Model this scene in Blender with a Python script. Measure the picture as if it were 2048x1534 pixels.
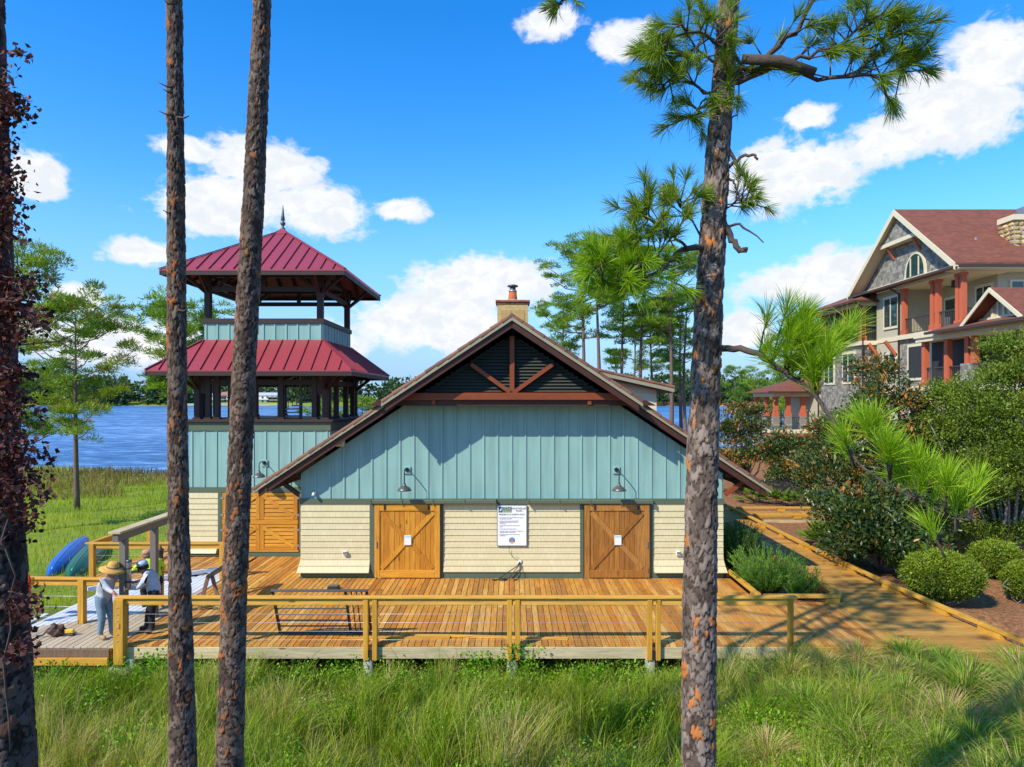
import bpy, bmesh, math, random
import numpy as np
from mathutils import Vector, Matrix
for o in list(bpy.data.objects): bpy.data.objects.remove(o)
scene = bpy.context.scene
COL = scene.collection
RAD = math.radians
# ------------------------------------------------------------ camera
CZ = 5.22; F = 1365.0; HOR = 795.0
cam_data = bpy.data.cameras.new('camera'); cam = bpy.data.objects.new('camera', cam_data); COL.objects.link(cam)
cam.location = (0, 0, CZ); cam.rotation_euler = (RAD(90), 0, 0)
cam_data.sensor_width = 36; cam_data.lens = F/2048*36
cam_data.shift_y = (HOR-767)/2048
cam_data.clip_start = 0.1; cam_data.clip_end = 6000
scene.camera = cam
# ------------------------------------------------------------ sun, sky, exposure
SUN = Vector((1.1, 1.0, -1.3)).normalized()          # direction the light travels
sd = bpy.data.lights.new('sun', 'SUN'); sd.energy = 4.3; sd.angle = RAD(0.5); sd.color = (1.0, 0.93, 0.80)
sun = bpy.data.objects.new('sun', sd); COL.objects.link(sun); sun.rotation_euler = SUN.to_track_quat('-Z', 'Y').to_euler(); sun.location = (-20, -20, 30)
world = bpy.data.worlds.new('World'); scene.world = world; world.use_nodes = True
vs = scene.view_settings; vs.view_transform = 'Standard'; vs.look = 'None'; vs.gamma = 1; vs.exposure = 0.42; vs.use_curve_mapping = False
SKY_STRENGTH = 0.15

class NT:
    """tiny node-tree helper"""
    def __init__(s, tree): s.t = tree; s.n = tree.nodes; s.l = tree.links; s.n.clear()
    def add(s, typ, **kw):
        n = s.n.new(typ)
        for k, v in kw.items(): setattr(n, k, v)
        return n
    def put(s, sock, v):
        if v is None: return
        if hasattr(v, 'is_output'): s.l.new(v, sock)
        else: sock.default_value = v
    def math(s, op, a, b=None, c=None, clamp=False):
        n = s.add('ShaderNodeMath', operation=op, use_clamp=clamp)
        for i, v in enumerate((a, b, c)): s.put(n.inputs[i], v)
        return n.outputs[0]
    def vec(s, op, a, b=None, c=None):
        n = s.add('ShaderNodeVectorMath', operation=op)
        for i, v in enumerate((a, b, c)): s.put(n.inputs[i], v)
        return n.outputs['Value'] if op in ('LENGTH', 'DOT_PRODUCT', 'DISTANCE') else n.outputs[0]
    def noise(s, v, scale=5, detail=4, rough=0.55, dist=0):
        n = s.add('ShaderNodeTexNoise'); s.put(n.inputs['Vector'], v); n.inputs['Scale'].default_value = scale
        n.inputs['Detail'].default_value = detail; n.inputs['Roughness'].default_value = rough; n.inputs['Distortion'].default_value = dist
        return n.outputs['Fac']
    def smooth(s, v, a, b, lo=0.0, hi=1.0):
        n = s.add('ShaderNodeMapRange', interpolation_type='SMOOTHSTEP'); s.put(n.inputs['Value'], v)
        n.inputs['From Min'].default_value = a; n.inputs['From Max'].default_value = b
        n.inputs['To Min'].default_value = lo; n.inputs['To Max'].default_value = hi
        return n.outputs[0]
    def mix(s, f, a, b, blend='MIX'):
        n = s.add('ShaderNodeMix', data_type='RGBA', blend_type=blend); s.put(n.inputs[0], f)
        for sock, v in ((n.inputs[6], a), (n.inputs[7], b)):
            if isinstance(v, tuple) and len(v) == 3: v = (*v, 1)
            s.put(sock, v)
        return n.outputs[2]
    def ramp(s, f, stops, interp='LINEAR'):
        n = s.add('ShaderNodeValToRGB'); s.put(n.inputs[0], f); e = n.color_ramp.elements; n.color_ramp.interpolation = interp
        while len(e) < len(stops): e.new(0.5)
        for k, (p, c) in enumerate(stops): e[k].position = p; e[k].color = (*c, 1)
        return n.outputs[0]
    def scale(s, v, sc):
        return s.vec('MULTIPLY', v, sc)

def build_world():
    W = NT(world.node_tree)
    out = W.add('ShaderNodeOutputWorld'); bg = W.add('ShaderNodeBackground'); bg.inputs[1].default_value = SKY_STRENGTH
    sky = W.add('ShaderNodeTexSky', sky_type='NISHITA', sun_disc=False)
    sky.sun_elevation = math.asin(-SUN.z); sky.sun_rotation = math.atan2(-SUN.x, -SUN.y)
    sky.air_density = 1.0; sky.dust_density = 0.0; sky.ozone_density = 3.0; sky.altitude = 5
    hs = W.add('ShaderNodeHueSaturation'); hs.inputs['Saturation'].default_value = 1.40; hs.inputs['Value'].default_value = 1.42; hs.inputs['Hue'].default_value = 0.507
    W.l.new(sky.outputs[0], hs.inputs['Color'])
    tc = W.add('ShaderNodeTexCoord'); d = W.vec('NORMALIZE', tc.outputs['Generated'])
    sep = W.add('ShaderNodeSeparateXYZ'); W.l.new(d, sep.inputs[0])
    az = W.math('ARCTAN2', sep.outputs[0], sep.outputs[1]); el = W.math('ARCSINE', sep.outputs[2])
    cmb = W.add('ShaderNodeCombineXYZ'); W.l.new(az, cmb.inputs[0]); W.l.new(el, cmb.inputs[1])
    p = cmb.outputs[0]
    # a bank of cumulus ahead of the viewpoint: azimuth, elevation, half sizes (radians)
    blobs = [(530,335,125,45),(440,405,165,62),(640,420,110,50),(800,420,62,24),(372,300,78,26),(295,505,80,28),(70,355,62,48),(155,595,60,34),(250,685,190,56),(960,568,150,56),(860,650,190,60),(1240,85,70,32),(1105,45,62,30),(1585,345,128,72),(1612,235,58,28),(1990,110,100,76),(1905,215,135,76),(1790,280,110,48),(1635,558,150,50),(1490,665,62,40),(640,690,120,40)]
    dmin = None
    for (x, y, rx, ry) in blobs:
        a = math.atan((x-1024)/F); e = math.atan((HOR-y)/F*math.cos(a)); ca = math.cos(a)
        sx = F/(rx*ca*ca)*0.93 * (1.0); sy = F/(ry*ca)*0.93
        q = W.vec('MULTIPLY_ADD', p, (sx, sy, 0), (-a*sx, -e*sy, 0)); L = W.vec('LENGTH', q)
        dmin = L if dmin is None else W.math('MINIMUM', dmin, L)
    n1 = W.noise(W.scale(p, (1, 1.35, 1)), 9, 5, 0.62, 0.35); n2 = W.noise(W.scale(p, (1, 1.5, 1)), 34, 4, 0.62, 0.3)
    f = W.math('MULTIPLY_ADD', W.math('SUBTRACT', n1, 0.5), 1.9, dmin); f = W.math('MULTIPLY_ADD', W.math('SUBTRACT', n2, 0.5), 1.15, f)
    m1 = W.smooth(f, 0.62, 1.12, 1, 0)
    # the same kind of fair-weather cloud all round the rest of the sky
    g = W.math('ADD', W.noise(W.scale(d, (1, 1, 2.2)), 3.2, 4, 0.6, 0.3), 0.0)
    away = W.math('MAXIMUM', W.smooth(W.math('ABSOLUTE', az), 0.66, 0.95), W.smooth(el, 0.5, 0.75))
    m2 = W.math('MULTIPLY', W.smooth(g, 0.56, 0.68), away)
    m = W.math('MAXIMUM', m1, m2, clamp=True)
    m = W.math('MULTIPLY', m, W.smooth(el, -0.01, 0.03))
    cs = W.smooth(W.math('ADD', n2, W.math('MULTIPLY', n1, 0.6)), 0.62, 0.98)
    k = 0.74/SKY_STRENGTH
    cloud = W.mix(cs, (0.86*k, 0.91*k, 0.98*k), (1.06*k, 1.06*k, 1.05*k))
    haze = W.mix(W.smooth(el, 0.30, 0.0, 0, 0.9), hs.outputs[0], (0.17/SKY_STRENGTH, 0.36/SKY_STRENGTH, 0.68/SKY_STRENGTH))
    col = W.mix(m, haze, cloud)
    W.l.new(col, bg.inputs[0]); W.l.new(bg.outputs[0], out.inputs[0])
build_world()

# ------------------------------------------------------------ pixel <-> place helpers (surveying the photograph)
def P(x, y, Y): return Vector(((x-1024)*Y/F, Y, CZ-(y-HOR)*Y/F))
def PX(x, Y): return (x-1024)*Y/F
def PZ(y, Y): return CZ-(y-HOR)*Y/F

# ------------------------------------------------------------ object helpers
ORG = {}
def tag(o, label=None, cat=None, group=None, kind=None):
    if label: o['label'] = label
    if cat: o['category'] = cat
    if group: o['group'] = group
    if kind: o['kind'] = kind
    return o
def empty(name, loc=(0, 0, 0), rz=0, label=None, cat=None, group=None):
    o = bpy.data.objects.new(name, None); COL.objects.link(o); o.location = loc; o.rotation_euler = (0, 0, rz)
    o.empty_display_size = 0.3
    ORG[o.name] = Matrix.Translation(Vector(loc)) @ Matrix.Rotation(rz, 4, 'Z')
    return tag(o, label, cat, group)
def adopt(o, parent):
    if parent is not None:
        o.parent = parent; ORG[o.name] = ORG.get(parent.name, Matrix.Identity(4))
    else: ORG[o.name] = Matrix.Identity(4)
    return o
def local(parent, vs):
    if parent is None or parent.name not in ORG: return vs
    inv = ORG[parent.name].inverted()
    return [inv @ Vector(v) for v in vs]
def mk(name, verts, faces, mat, parent=None, smooth=False, world=True, bev=0):
    """one mesh object; verts in place coordinates (or in the parent's frame if world=False)"""
    if world: verts = local(parent, verts)
    me = bpy.data.meshes.new(name); me.from_pydata([tuple(v) for v in verts], [], faces)
    if bev:
        bm = bmesh.new(); bm.from_mesh(me)
        bmesh.ops.bevel(bm, geom=list(bm.edges), offset=bev, segments=1, affect='EDGES', profile=0.5)
        bm.to_mesh(me); bm.free()
    if smooth: me.polygons.foreach_set('use_smooth', [True]*len(me.polygons))
    if mat: me.materials.append(mat)
    o = bpy.data.objects.new(name, me); COL.objects.link(o)
    return adopt(o, parent)
def npmesh(name, V, FA, mat, parent=None, attr=None, smooth=False):
    """fast mesh from arrays; FA: (n,3) or (n,4) int array; attr: dict of float point attributes"""
    me = bpy.data.meshes.new(name); V = np.asarray(V, dtype=np.float64)
    if parent is not None and parent.name in ORG:
        inv = np.array(ORG[parent.name].inverted()); V = V @ inv[:3, :3].T + inv[:3, 3]
    n, k = FA.shape
    me.vertices.add(len(V)); me.vertices.foreach_set('co', V.astype(np.float32).ravel())
    me.loops.add(n*k); me.loops.foreach_set('vertex_index', FA.astype(np.int32).ravel())
    me.polygons.add(n); me.polygons.foreach_set('loop_start', np.arange(0, n*k, k, dtype=np.int32))
    if smooth: me.polygons.foreach_set('use_smooth', np.ones(n, dtype=bool))
    me.update(calc_edges=True)
    for a, v in (attr or {}).items():
        at = me.attributes.new(a, 'FLOAT', 'POINT'); at.data.foreach_set('value', np.asarray(v, dtype=np.float32))
    if mat: me.materials.append(mat)
    o = bpy.data.objects.new(name, me); COL.objects.link(o)
    return adopt(o, parent)
BOXF = [(0,3,2,1),(4,5,6,7),(0,1,5,4),(1,2,6,5),(2,3,7,6),(3,0,4,7)]
def box(name, x0, x1, y0, y1, z0, z1, mat, parent=None, bev=0):
    v = [(x0,y0,z0),(x1,y0,z0),(x1,y1,z0),(x0,y1,z0),(x0,y0,z1),(x1,y0,z1),(x1,y1,z1),(x0,y1,z1)]
    return mk(name, v, BOXF, mat, parent, bev=bev)
def bar_geo(p0, p1, w, h, up=(0, 0, 1)):
    p0 = Vector(p0); p1 = Vector(p1); d = (p1-p0).normalized(); up = Vector(up)
    if abs(d.dot(up)) > 0.98: up = Vector((0, 1, 0))
    s = d.cross(up).normalized(); u = s.cross(d)
    return [p+s*(a*w/2)+u*(b*h/2) for p in (p0, p1) for a, b in ((-1,-1),(1,-1),(1,1),(-1,1))]
BARF = [(0,1,2,3),(7,6,5,4),(0,4,5,1),(1,5,6,2),(2,6,7,3),(3,7,4,0)]
def bar(name, p0, p1, w, h, mat, parent=None, up=(0, 0, 1), bev=0):
    return mk(name, bar_geo(p0, p1, w, h, up), BARF, mat, parent, bev=bev)
def bars(name, segs, mat, parent=None):
    """several bars of one part joined: segs = [(p0,p1,w,h)]"""
    V = []; Fc = []
    for s in segs:
        n = len(V); V += bar_geo(*s); Fc += [tuple(i+n for i in f) for f in BARF]
    return mk(name, V, Fc, mat, parent)
def boxes(name, bl, mat, parent=None):
    V = []; Fc = []
    for (x0,x1,y0,y1,z0,z1) in bl:
        n = len(V); V += [(x0,y0,z0),(x1,y0,z0),(x1,y1,z0),(x0,y1,z0),(x0,y0,z1),(x1,y0,z1),(x1,y1,z1),(x0,y1,z1)]
        Fc += [tuple(i+n for i in f) for f in BOXF]
    return mk(name, V, Fc, mat, parent)
def prism(name, poly, axis, a, b, mat, parent=None, bev=0):
    """polygon of 2-tuples extruded along an axis from a to b; axis 'y': poly=(x,z); 'x': (y,z); 'z': (x,y)"""
    n = len(poly)
    def pt(q, t): return (q[0], t, q[1]) if axis == 'y' else ((t, q[0], q[1]) if axis == 'x' else (q[0], q[1], t))
    V = [pt(q, a) for q in poly]+[pt(q, b) for q in poly]
    Fc = [tuple(range(n-1, -1, -1)), tuple(range(n, 2*n))]+[(i, (i+1) % n, (i+1) % n+n, i+n) for i in range(n)]
    o = mk(name, V, Fc, mat, parent, bev=bev)
    bm = bmesh.new(); bm.from_mesh(o.data); bmesh.ops.recalc_face_normals(bm, faces=bm.faces); bm.to_mesh(o.data); bm.free()
    return o
def tube_geo(pts, radii, seg=8, cap=True):
    pts = [Vector(p) for p in pts]; n = len(pts); V = []; Fc = []
    prev = None
    for i, p in enumerate(pts):
        d = (pts[min(i+1, n-1)]-pts[max(i-1, 0)]).normalized()
        if prev is None:
            a = d.cross(Vector((0, 0, 1)) if abs(d.z) < 0.9 else Vector((1, 0, 0))).normalized()
        else:
            a = (prev-d*prev.dot(d)).normalized()
        prev = a; b = d.cross(a); r = radii[i] if hasattr(radii, '__len__') else radii
        V += [p+(a*math.cos(2*math.pi*k/seg)+b*math.sin(2*math.pi*k/seg))*r for k in range(seg)]
    for i in range(n-1):
        for k in range(seg):
            k2 = (k+1) % seg; Fc.append((i*seg+k, i*seg+k2, (i+1)*seg+k2, (i+1)*seg+k))
    if cap: Fc += [tuple(range(seg-1, -1, -1)), tuple(range((n-1)*seg, n*seg))]
    return V, Fc
def tube(name, pts, radii, mat, parent=None, seg=8, smooth=True):
    V, Fc = tube_geo(pts, radii, seg); return mk(name, V, Fc, mat, parent, smooth=smooth)
def tubes(name, items, mat, parent=None, smooth=True):
    V = []; Fc = []
    for pts, r, seg in items:
        v, f = tube_geo(pts, r, seg); n = len(V); V += v; Fc += [tuple(i+n for i in q) for q in f]
    return mk(name, V, Fc, mat, parent, smooth=smooth)
def lathe(name, prof, c, mat, parent=None, seg=16, smooth=True):
    """prof = [(r,z)] about a vertical axis through c"""
    V = []; Fc = []; n = len(prof)
    for r, z in prof:
        V += [(c[0]+r*math.cos(2*math.pi*k/seg), c[1]+r*math.sin(2*math.pi*k/seg), c[2]+z) for k in range(seg)]
    for i in range(n-1):
        for k in range(seg):
            k2 = (k+1) % seg; Fc.append((i*seg+k, i*seg+k2, (i+1)*seg+k2, (i+1)*seg+k))
    Fc += [tuple(range(seg-1, -1, -1)), tuple(range((n-1)*seg, n*seg))]
    return mk(name, V, Fc, mat, parent, smooth=smooth)
def clone(o, parent, loc=None, scale=None, rot=None):
    c = o.copy(); COL.objects.link(c)
    if parent is not None: c.parent = parent; ORG[c.name] = ORG.get(parent.name, Matrix.Identity(4))
    if loc is not None: c.location = loc
    if scale is not None: c.scale = scale
    if rot is not None: c.rotation_euler = rot
    return c
def copy_tree(o, parent=None):
    c = o.copy(); COL.objects.link(c); c.parent = parent
    ORG[c.name] = ORG.get(o.name, Matrix.Identity(4))
    for ch in list(o.children): copy_tree(ch, c)
    return c
# ------------------------------------------------------------ materials
MATS = {}
def mat_new(name):
    m = bpy.data.materials.new(name); m.use_nodes = True; N = NT(m.node_tree)
    out = N.add('ShaderNodeOutputMaterial'); b = N.add('ShaderNodeBsdfPrincipled'); N.l.new(b.outputs[0], out.inputs[0])
    MATS[name] = m; return m, N, b
def geo(N): return N.add('ShaderNodeNewGeometry').outputs['Position']
def rnd(N): return N.add('ShaderNodeObjectInfo').outputs['Random']
def bump(N, b, h, dist=0.01, strength=0.6):
    n = N.add('ShaderNodeBump'); n.inputs['Distance'].default_value = dist; n.inputs['Strength'].default_value = strength
    N.put(n.inputs['Height'], h); N.l.new(n.outputs[0], b.inputs['Normal'])
def paint(name, col, rough=0.6, var=0.18, scale=3.0, grain=None, bumpd=0.002, metal=0.0, spec=0.35, rvar=0.0, streak=None):
    """painted or plain surface with broad blotchy wear, fine grain and slight relief"""
    m, N, b = mat_new(name); p = geo(N)
    n1 = N.noise(p, scale, 5, 0.6); n2 = N.noise(N.scale(p, grain or (40, 40, 40)), 1.0, 4, 0.6)
    v = N.math('MULTIPLY_ADD', N.math('SUBTRACT', n1, 0.5), var*2, 1.0); v = N.math('MULTIPLY_ADD', N.math('SUBTRACT', n2, 0.5), var*0.9, v)
    if rvar: v = N.math('MULTIPLY_ADD', N.math('SUBTRACT', rnd(N), 0.5), rvar*2, v)
    if streak: v = N.math('MULTIPLY', v, N.smooth(N.noise(N.scale(p, streak), 1, 3, 0.6), 0.3, 0.62, 0.8, 1.0))
    c = N.mix(1.0, (*col, 1), v, 'MULTIPLY'); N.l.new(c, b.inputs['Base Color'])
    b.inputs['Roughness'].default_value = rough; b.inputs['Metallic'].default_value = metal; b.inputs['Specular IOR Level'].default_value = spec
    if bumpd: bump(N, b, n2, bumpd)
    return m
def wood(name, cols, along='Y', rough=0.62, var=0.55, knots=True, grey=0.0, spec=0.25):
    """boards: colour by piece, grain stretched along the piece, knots and darker blotches"""
    m, N, b = mat_new(name); p = geo(N); r = rnd(N)
    off = N.add('ShaderNodeCombineXYZ'); N.l.new(N.math('MULTIPLY', r, 37.0), off.inputs[0]); N.l.new(N.math('MULTIPLY', r, 91.0), off.inputs[1]); N.l.new(N.math('MULTIPLY', r, 13.0), off.inputs[2])
    q = N.vec('ADD', p, off.outputs[0])
    sc = {'X': (2.0, 38, 38), 'Y': (38, 2.0, 38), 'Z': (38, 38, 2.0)}[along]
    g = N.noise(N.scale(q, sc), 1.0, 5, 0.65, 0.6)
    base = N.ramp(r, [(i/(len(cols)-1), c) for i, c in enumerate(cols)])
    gv = N.smooth(g, 0.28, 0.72, 1-var*0.55, 1+var*0.30)
    c = N.mix(1.0, base, gv, 'MULTIPLY')
    bl = N.noise(q, 1.1, 4, 0.6); c = N.mix(N.smooth(bl, 0.45, 0.75, 0, 0.30), c, N.mix(1.0, base, (0.62, 0.55, 0.5, 1), 'MULTIPLY'))
    if knots:
        vo = N.add('ShaderNodeTexVoronoi'); N.put(vo.inputs['Vector'], N.scale(q, {'X': (1.3, 5, 5), 'Y': (5, 1.3, 5), 'Z': (5, 5, 1.3)}[along])); vo.inputs['Scale'].default_value = 1.0
        k = N.smooth(vo.outputs['Distance'], 0.07, 0.13, 0.75, 0); c = N.mix(k, c, (0.11, 0.045, 0.015, 1))
    if grey: c = N.mix(N.smooth(N.noise(q, 0.7, 3, 0.5), 0.35, 0.7, grey*0.4, grey), c, (0.34, 0.31, 0.26, 1))
    N.l.new(c, b.inputs['Base Color']); b.inputs['Roughness'].default_value = rough; b.inputs['Specular IOR Level'].default_value = spec
    bump(N, b, g, 0.003)
    return m
def leafmat(name, stops, rough=0.5, trans=0.25, spec=0.3, attr='tint', noise=0.0):
    m, N, b = mat_new(name); a = N.add('ShaderNodeAttribute', attribute_name=attr)
    f = a.outputs['Fac']
    if noise: f = N.math('MULTIPLY_ADD', N.math('SUBTRACT', N.noise(geo(N), 1.2, 4, 0.6), 0.5), noise, f)
    c = N.ramp(f, stops); N.l.new(c, b.inputs['Base Color']); b.inputs['Roughness'].default_value = rough; b.inputs['Specular IOR Level'].default_value = spec
    if trans:
        t = N.add('ShaderNodeBsdfTranslucent'); N.l.new(N.mix(1.0, c, (1.25, 1.35, 0.6, 1), 'MULTIPLY'), t.inputs[0])
        mx = N.add('ShaderNodeMixShader'); mx.inputs[0].default_value = trans
        out = [n for n in N.n if n.type == 'OUTPUT_MATERIAL'][0]
        N.l.new(b.outputs[0], mx.inputs[1]); N.l.new(t.outputs[0], mx.inputs[2]); N.l.new(mx.outputs[0], out.inputs[0])
    return m

M_TEAL = paint('teal_paint', (0.245, 0.420, 0.375), 0.55, 0.10, 1.3, (9, 9, 60), 0.0015, streak=(5, 5, 0.35))
M_TEALB = paint('teal_batten_paint', (0.255, 0.435, 0.390), 0.5, 0.08, 1.3, rvar=0.05)
M_CREAM = paint('cream_trim_paint', (0.66, 0.58, 0.36), 0.55, 0.08)
M_GREEN = paint('green_trim_paint', (0.095, 0.125, 0.078), 0.5, 0.14, 2.0)
M_BROWN = paint('brown_stain', (0.062, 0.022, 0.013), 0.5, 0.3, 2.0, (8, 30, 30), 0.003)
M_BROWN_LIT = paint('brown_stain_sunlit', (0.22, 0.050, 0.014), 0.5, 0.35, 2.0, (4, 40, 40), 0.003)  # same brown timber, its sunlit tone put into the colour
M_DARKT = paint('dark_timber', (0.042, 0.022, 0.017), 0.55, 0.25, 2.0, (30, 30, 6), 0.003)
M_REDROOF = paint('red_metal_roof', (0.30, 0.043, 0.052), 0.38, 0.10, 0.8, (3, 3, 3), 0.001, metal=0.0, spec=0.6)
M_TILE = paint('clay_tile', (0.185, 0.080, 0.044), 0.7, 0.35, 4.0, (60, 60, 60), 0.004, rvar=0.28)
M_LOUVRE = paint('dark_green_louvre', (0.060, 0.064, 0.050), 0.5, 0.15, 3)
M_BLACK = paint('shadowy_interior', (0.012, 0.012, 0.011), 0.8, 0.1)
M_IRON = paint('dark_iron', (0.035, 0.034, 0.032), 0.45, 0.25, 8, metal=0.3, spec=0.5)
M_LAMP = paint('grey_lamp_enamel', (0.10, 0.105, 0.10), 0.4, 0.3, 12, metal=0.3, spec=0.5)
M_STEEL = paint('galvanised_steel', (0.45, 0.46, 0.46), 0.35, 0.15, 8, metal=0.8)
M_CABLE = paint('steel_cable', (0.62, 0.62, 0.60), 0.35, 0.1, 20, metal=0.5)
M_WHITE = paint('white_plastic', (0.75, 0.74, 0.70), 0.45, 0.06)
M_GREYPAINT = paint('grey_brown_paint', (0.17, 0.145, 0.115), 0.55, 0.18, 3, (30, 30, 4))
M_CONC = paint('concrete', (0.34, 0.33, 0.28), 0.9, 0.35, 3, (50, 50, 50), 0.006)
M_STUCCO = paint('yellow_stucco', (0.50, 0.36, 0.15), 0.95, 0.45, 9, (70, 70, 70), 0.02)
M_BRICK = paint('red_brick', (0.26, 0.085, 0.05), 0.9, 0.5, 14, (60, 60, 60), 0.006, rvar=0.35)
M_CLAYPOT = paint('orange_clay_pot', (0.44, 0.11, 0.02), 0.7, 0.2, 4)
M_DECK = wood('deck_boards', [(0.54, 0.215, 0.032), (0.62, 0.32, 0.065), (0.38, 0.135, 0.022), (0.68, 0.40, 0.105), (0.52, 0.195, 0.026), (0.57, 0.28, 0.055), (0.36, 0.15, 0.032), (0.64, 0.32, 0.055)], 'Y', var=0.7)
M_DECKG = wood('weathered_deck_boards', [(0.50, 0.40, 0.26), (0.56, 0.45, 0.30), (0.46, 0.37, 0.24), (0.54, 0.43, 0.27)], 'Y', var=0.5)
M_DECKW = wood('pale_grey_painted_boards', [(0.60, 0.63, 0.66), (0.66, 0.69, 0.72), (0.56, 0.60, 0.64)], 'Y', var=0.2, knots=False)
M_WALK = wood('boardwalk_boards', [(0.44, 0.205, 0.035), (0.53, 0.275, 0.055), (0.38, 0.175, 0.035), (0.58, 0.32, 0.07), (0.48, 0.235, 0.045)], 'X', var=0.7)
M_RAILX = wood('yellow_pine_rail', [(0.66, 0.32, 0.042), (0.72, 0.375, 0.06), (0.61, 0.295, 0.038)], 'X', var=0.5)
M_RAILY = wood('yellow_pine_kerb', [(0.56, 0.30, 0.035), (0.62, 0.34, 0.05), (0.52, 0.27, 0.035)], 'Y', var=0.5)
M_POST = wood('yellow_pine_post', [(0.56, 0.275, 0.032), (0.62, 0.32, 0.04), (0.52, 0.25, 0.03)], 'Z', var=0.5)
M_FASCIA = wood('bleached_fascia', [(0.58, 0.46, 0.24), (0.64, 0.52, 0.30), (0.50, 0.41, 0.24)], 'X', var=0.55)
M_DOORL = wood('honey_door_boards', [(0.53, 0.215, 0.018), (0.62, 0.275, 0.026), (0.48, 0.185, 0.016), (0.64, 0.30, 0.035)], 'Z', var=0.6, spec=0.4, rough=0.45)
M_DOORLX = wood('honey_slats', [(0.59, 0.255, 0.02), (0.65, 0.30, 0.03), (0.55, 0.23, 0.018)], 'X', var=0.5, spec=0.4, rough=0.45)
M_DOORR = wood('brown_door_boards', [(0.32, 0.130, 0.022), (0.39, 0.165, 0.030), (0.28, 0.108, 0.020), (0.43, 0.20, 0.045)], 'Z', var=0.8, spec=0.35, rough=0.5)
M_GREYWOOD = wood('old_grey_wood', [(0.20, 0.125, 0.075), (0.25, 0.165, 0.105)], 'Z', var=0.5)
def shingle_mat(name, c1, c2, mortar, w, h, axis='x', rough=0.8, bd=0.006, var=0.5):
    m, N, b = mat_new(name); p = geo(N); s = N.add('ShaderNodeSeparateXYZ'); N.l.new(p, s.inputs[0]); c = N.add('ShaderNodeCombineXYZ')
    N.l.new(s.outputs[0 if axis == 'x' else 1], c.inputs[0]); N.l.new(s.outputs[2], c.inputs[1])
    t = N.add('ShaderNodeTexBrick'); N.l.new(c.outputs[0], t.inputs['Vector']); t.inputs['Scale'].default_value = 1.0
    t.inputs['Brick Width'].default_value = w; t.inputs['Row Height'].default_value = h; t.inputs['Mortar Size'].default_value = 0.004; t.inputs['Mortar Smooth'].default_value = 0.2
    t.inputs['Color1'].default_value = (*c1, 1); t.inputs['Color2'].default_value = (*c2, 1); t.inputs['Mortar'].default_value = (*mortar, 1)
    n = N.noise(N.scale(p, (14, 14, 5)), 1, 4, 0.6); n2 = N.noise(p, 0.9, 3, 0.5)
    v = N.math('MULTIPLY_ADD', N.math('SUBTRACT', n, 0.5), var, 1.0); v = N.math('MULTIPLY_ADD', N.math('SUBTRACT', n2, 0.5), var*0.5, v)
    N.l.new(N.mix(1.0, t.outputs['Color'], v, 'MULTIPLY'), b.inputs['Base Color']); b.inputs['Roughness'].default_value = rough
    bump(N, b, N.math('ADD', N.math('MULTIPLY', N.math('SUBTRACT', 1.0, t.outputs['Fac']), 0.6), N.math('MULTIPLY', n, 0.5)), bd)
    return m
M_SHINGLE = shingle_mat('cream_shingle', (0.60, 0.52, 0.285), (0.64, 0.56, 0.32), (0.46, 0.385, 0.20), 0.165, 0.19, 'x', 0.6, 0.002, 0.10)
M_GSH = shingle_mat('grey_shingle', (0.140, 0.130, 0.108), (0.34, 0.315, 0.255), (0.065, 0.06, 0.052), 0.24, 0.21, 'y', 0.8, 0.03, 0.7)
M_ASPH = shingle_mat('brown_asphalt_shingle', (0.225, 0.072, 0.036), (0.155, 0.050, 0.027), (0.12, 0.042, 0.024), 0.33, 0.10, 'x', 0.9, 0.01, 0.6)
def siding_mat(name, col, pitch, axis=2):
    m, N, b = mat_new(name); p = geo(N); s = N.add('ShaderNodeSeparateXYZ'); N.l.new(p, s.inputs[0])
    fr = N.math('FRACT', N.math('DIVIDE', s.outputs[axis], pitch)); n = N.noise(N.scale(p, (3, 3, 20)), 1, 4, 0.6)
    v = N.math('MULTIPLY_ADD', N.math('SUBTRACT', n, 0.5), 0.25, 1.0)
    N.l.new(N.mix(1.0, (*col, 1), v, 'MULTIPLY'), b.inputs['Base Color']); b.inputs['Roughness'].default_value = 0.6
    bump(N, b, N.math('SUBTRACT', 1.0, fr), 0.03, 0.9); return m
M_SIDING = siding_mat('taupe_lap_siding', (0.44, 0.395, 0.275), 0.17)
M_TRIM2 = paint('house_cream_trim', (0.68, 0.60, 0.40), 0.55, 0.08)
M_REDCOL = paint('coral_red_paint', (0.50, 0.118, 0.052), 0.55, 0.12, 2)
M_GUTTER = paint('bronze_gutter', (0.085, 0.052, 0.038), 0.4, 0.15, 3, metal=0.3)
M_SCREEN = paint('dark_insect_screen', (0.035, 0.036, 0.036), 0.55, 0.25, 2)
M_BALU = paint('dark_bronze_rail', (0.055, 0.046, 0.040), 0.5, 0.1)
def glass_mat():
    m, N, b = mat_new('window_glass'); b.inputs['Base Color'].default_value = (0.02, 0.05, 0.05, 1); b.inputs['Roughness'].default_value = 0.04
    b.inputs['Specular IOR Level'].default_value = 1.0; bump(N, b, N.noise(geo(N), 1.5, 2, 0.5), 0.01, 0.25); return m
M_GLASS = glass_mat()
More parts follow.
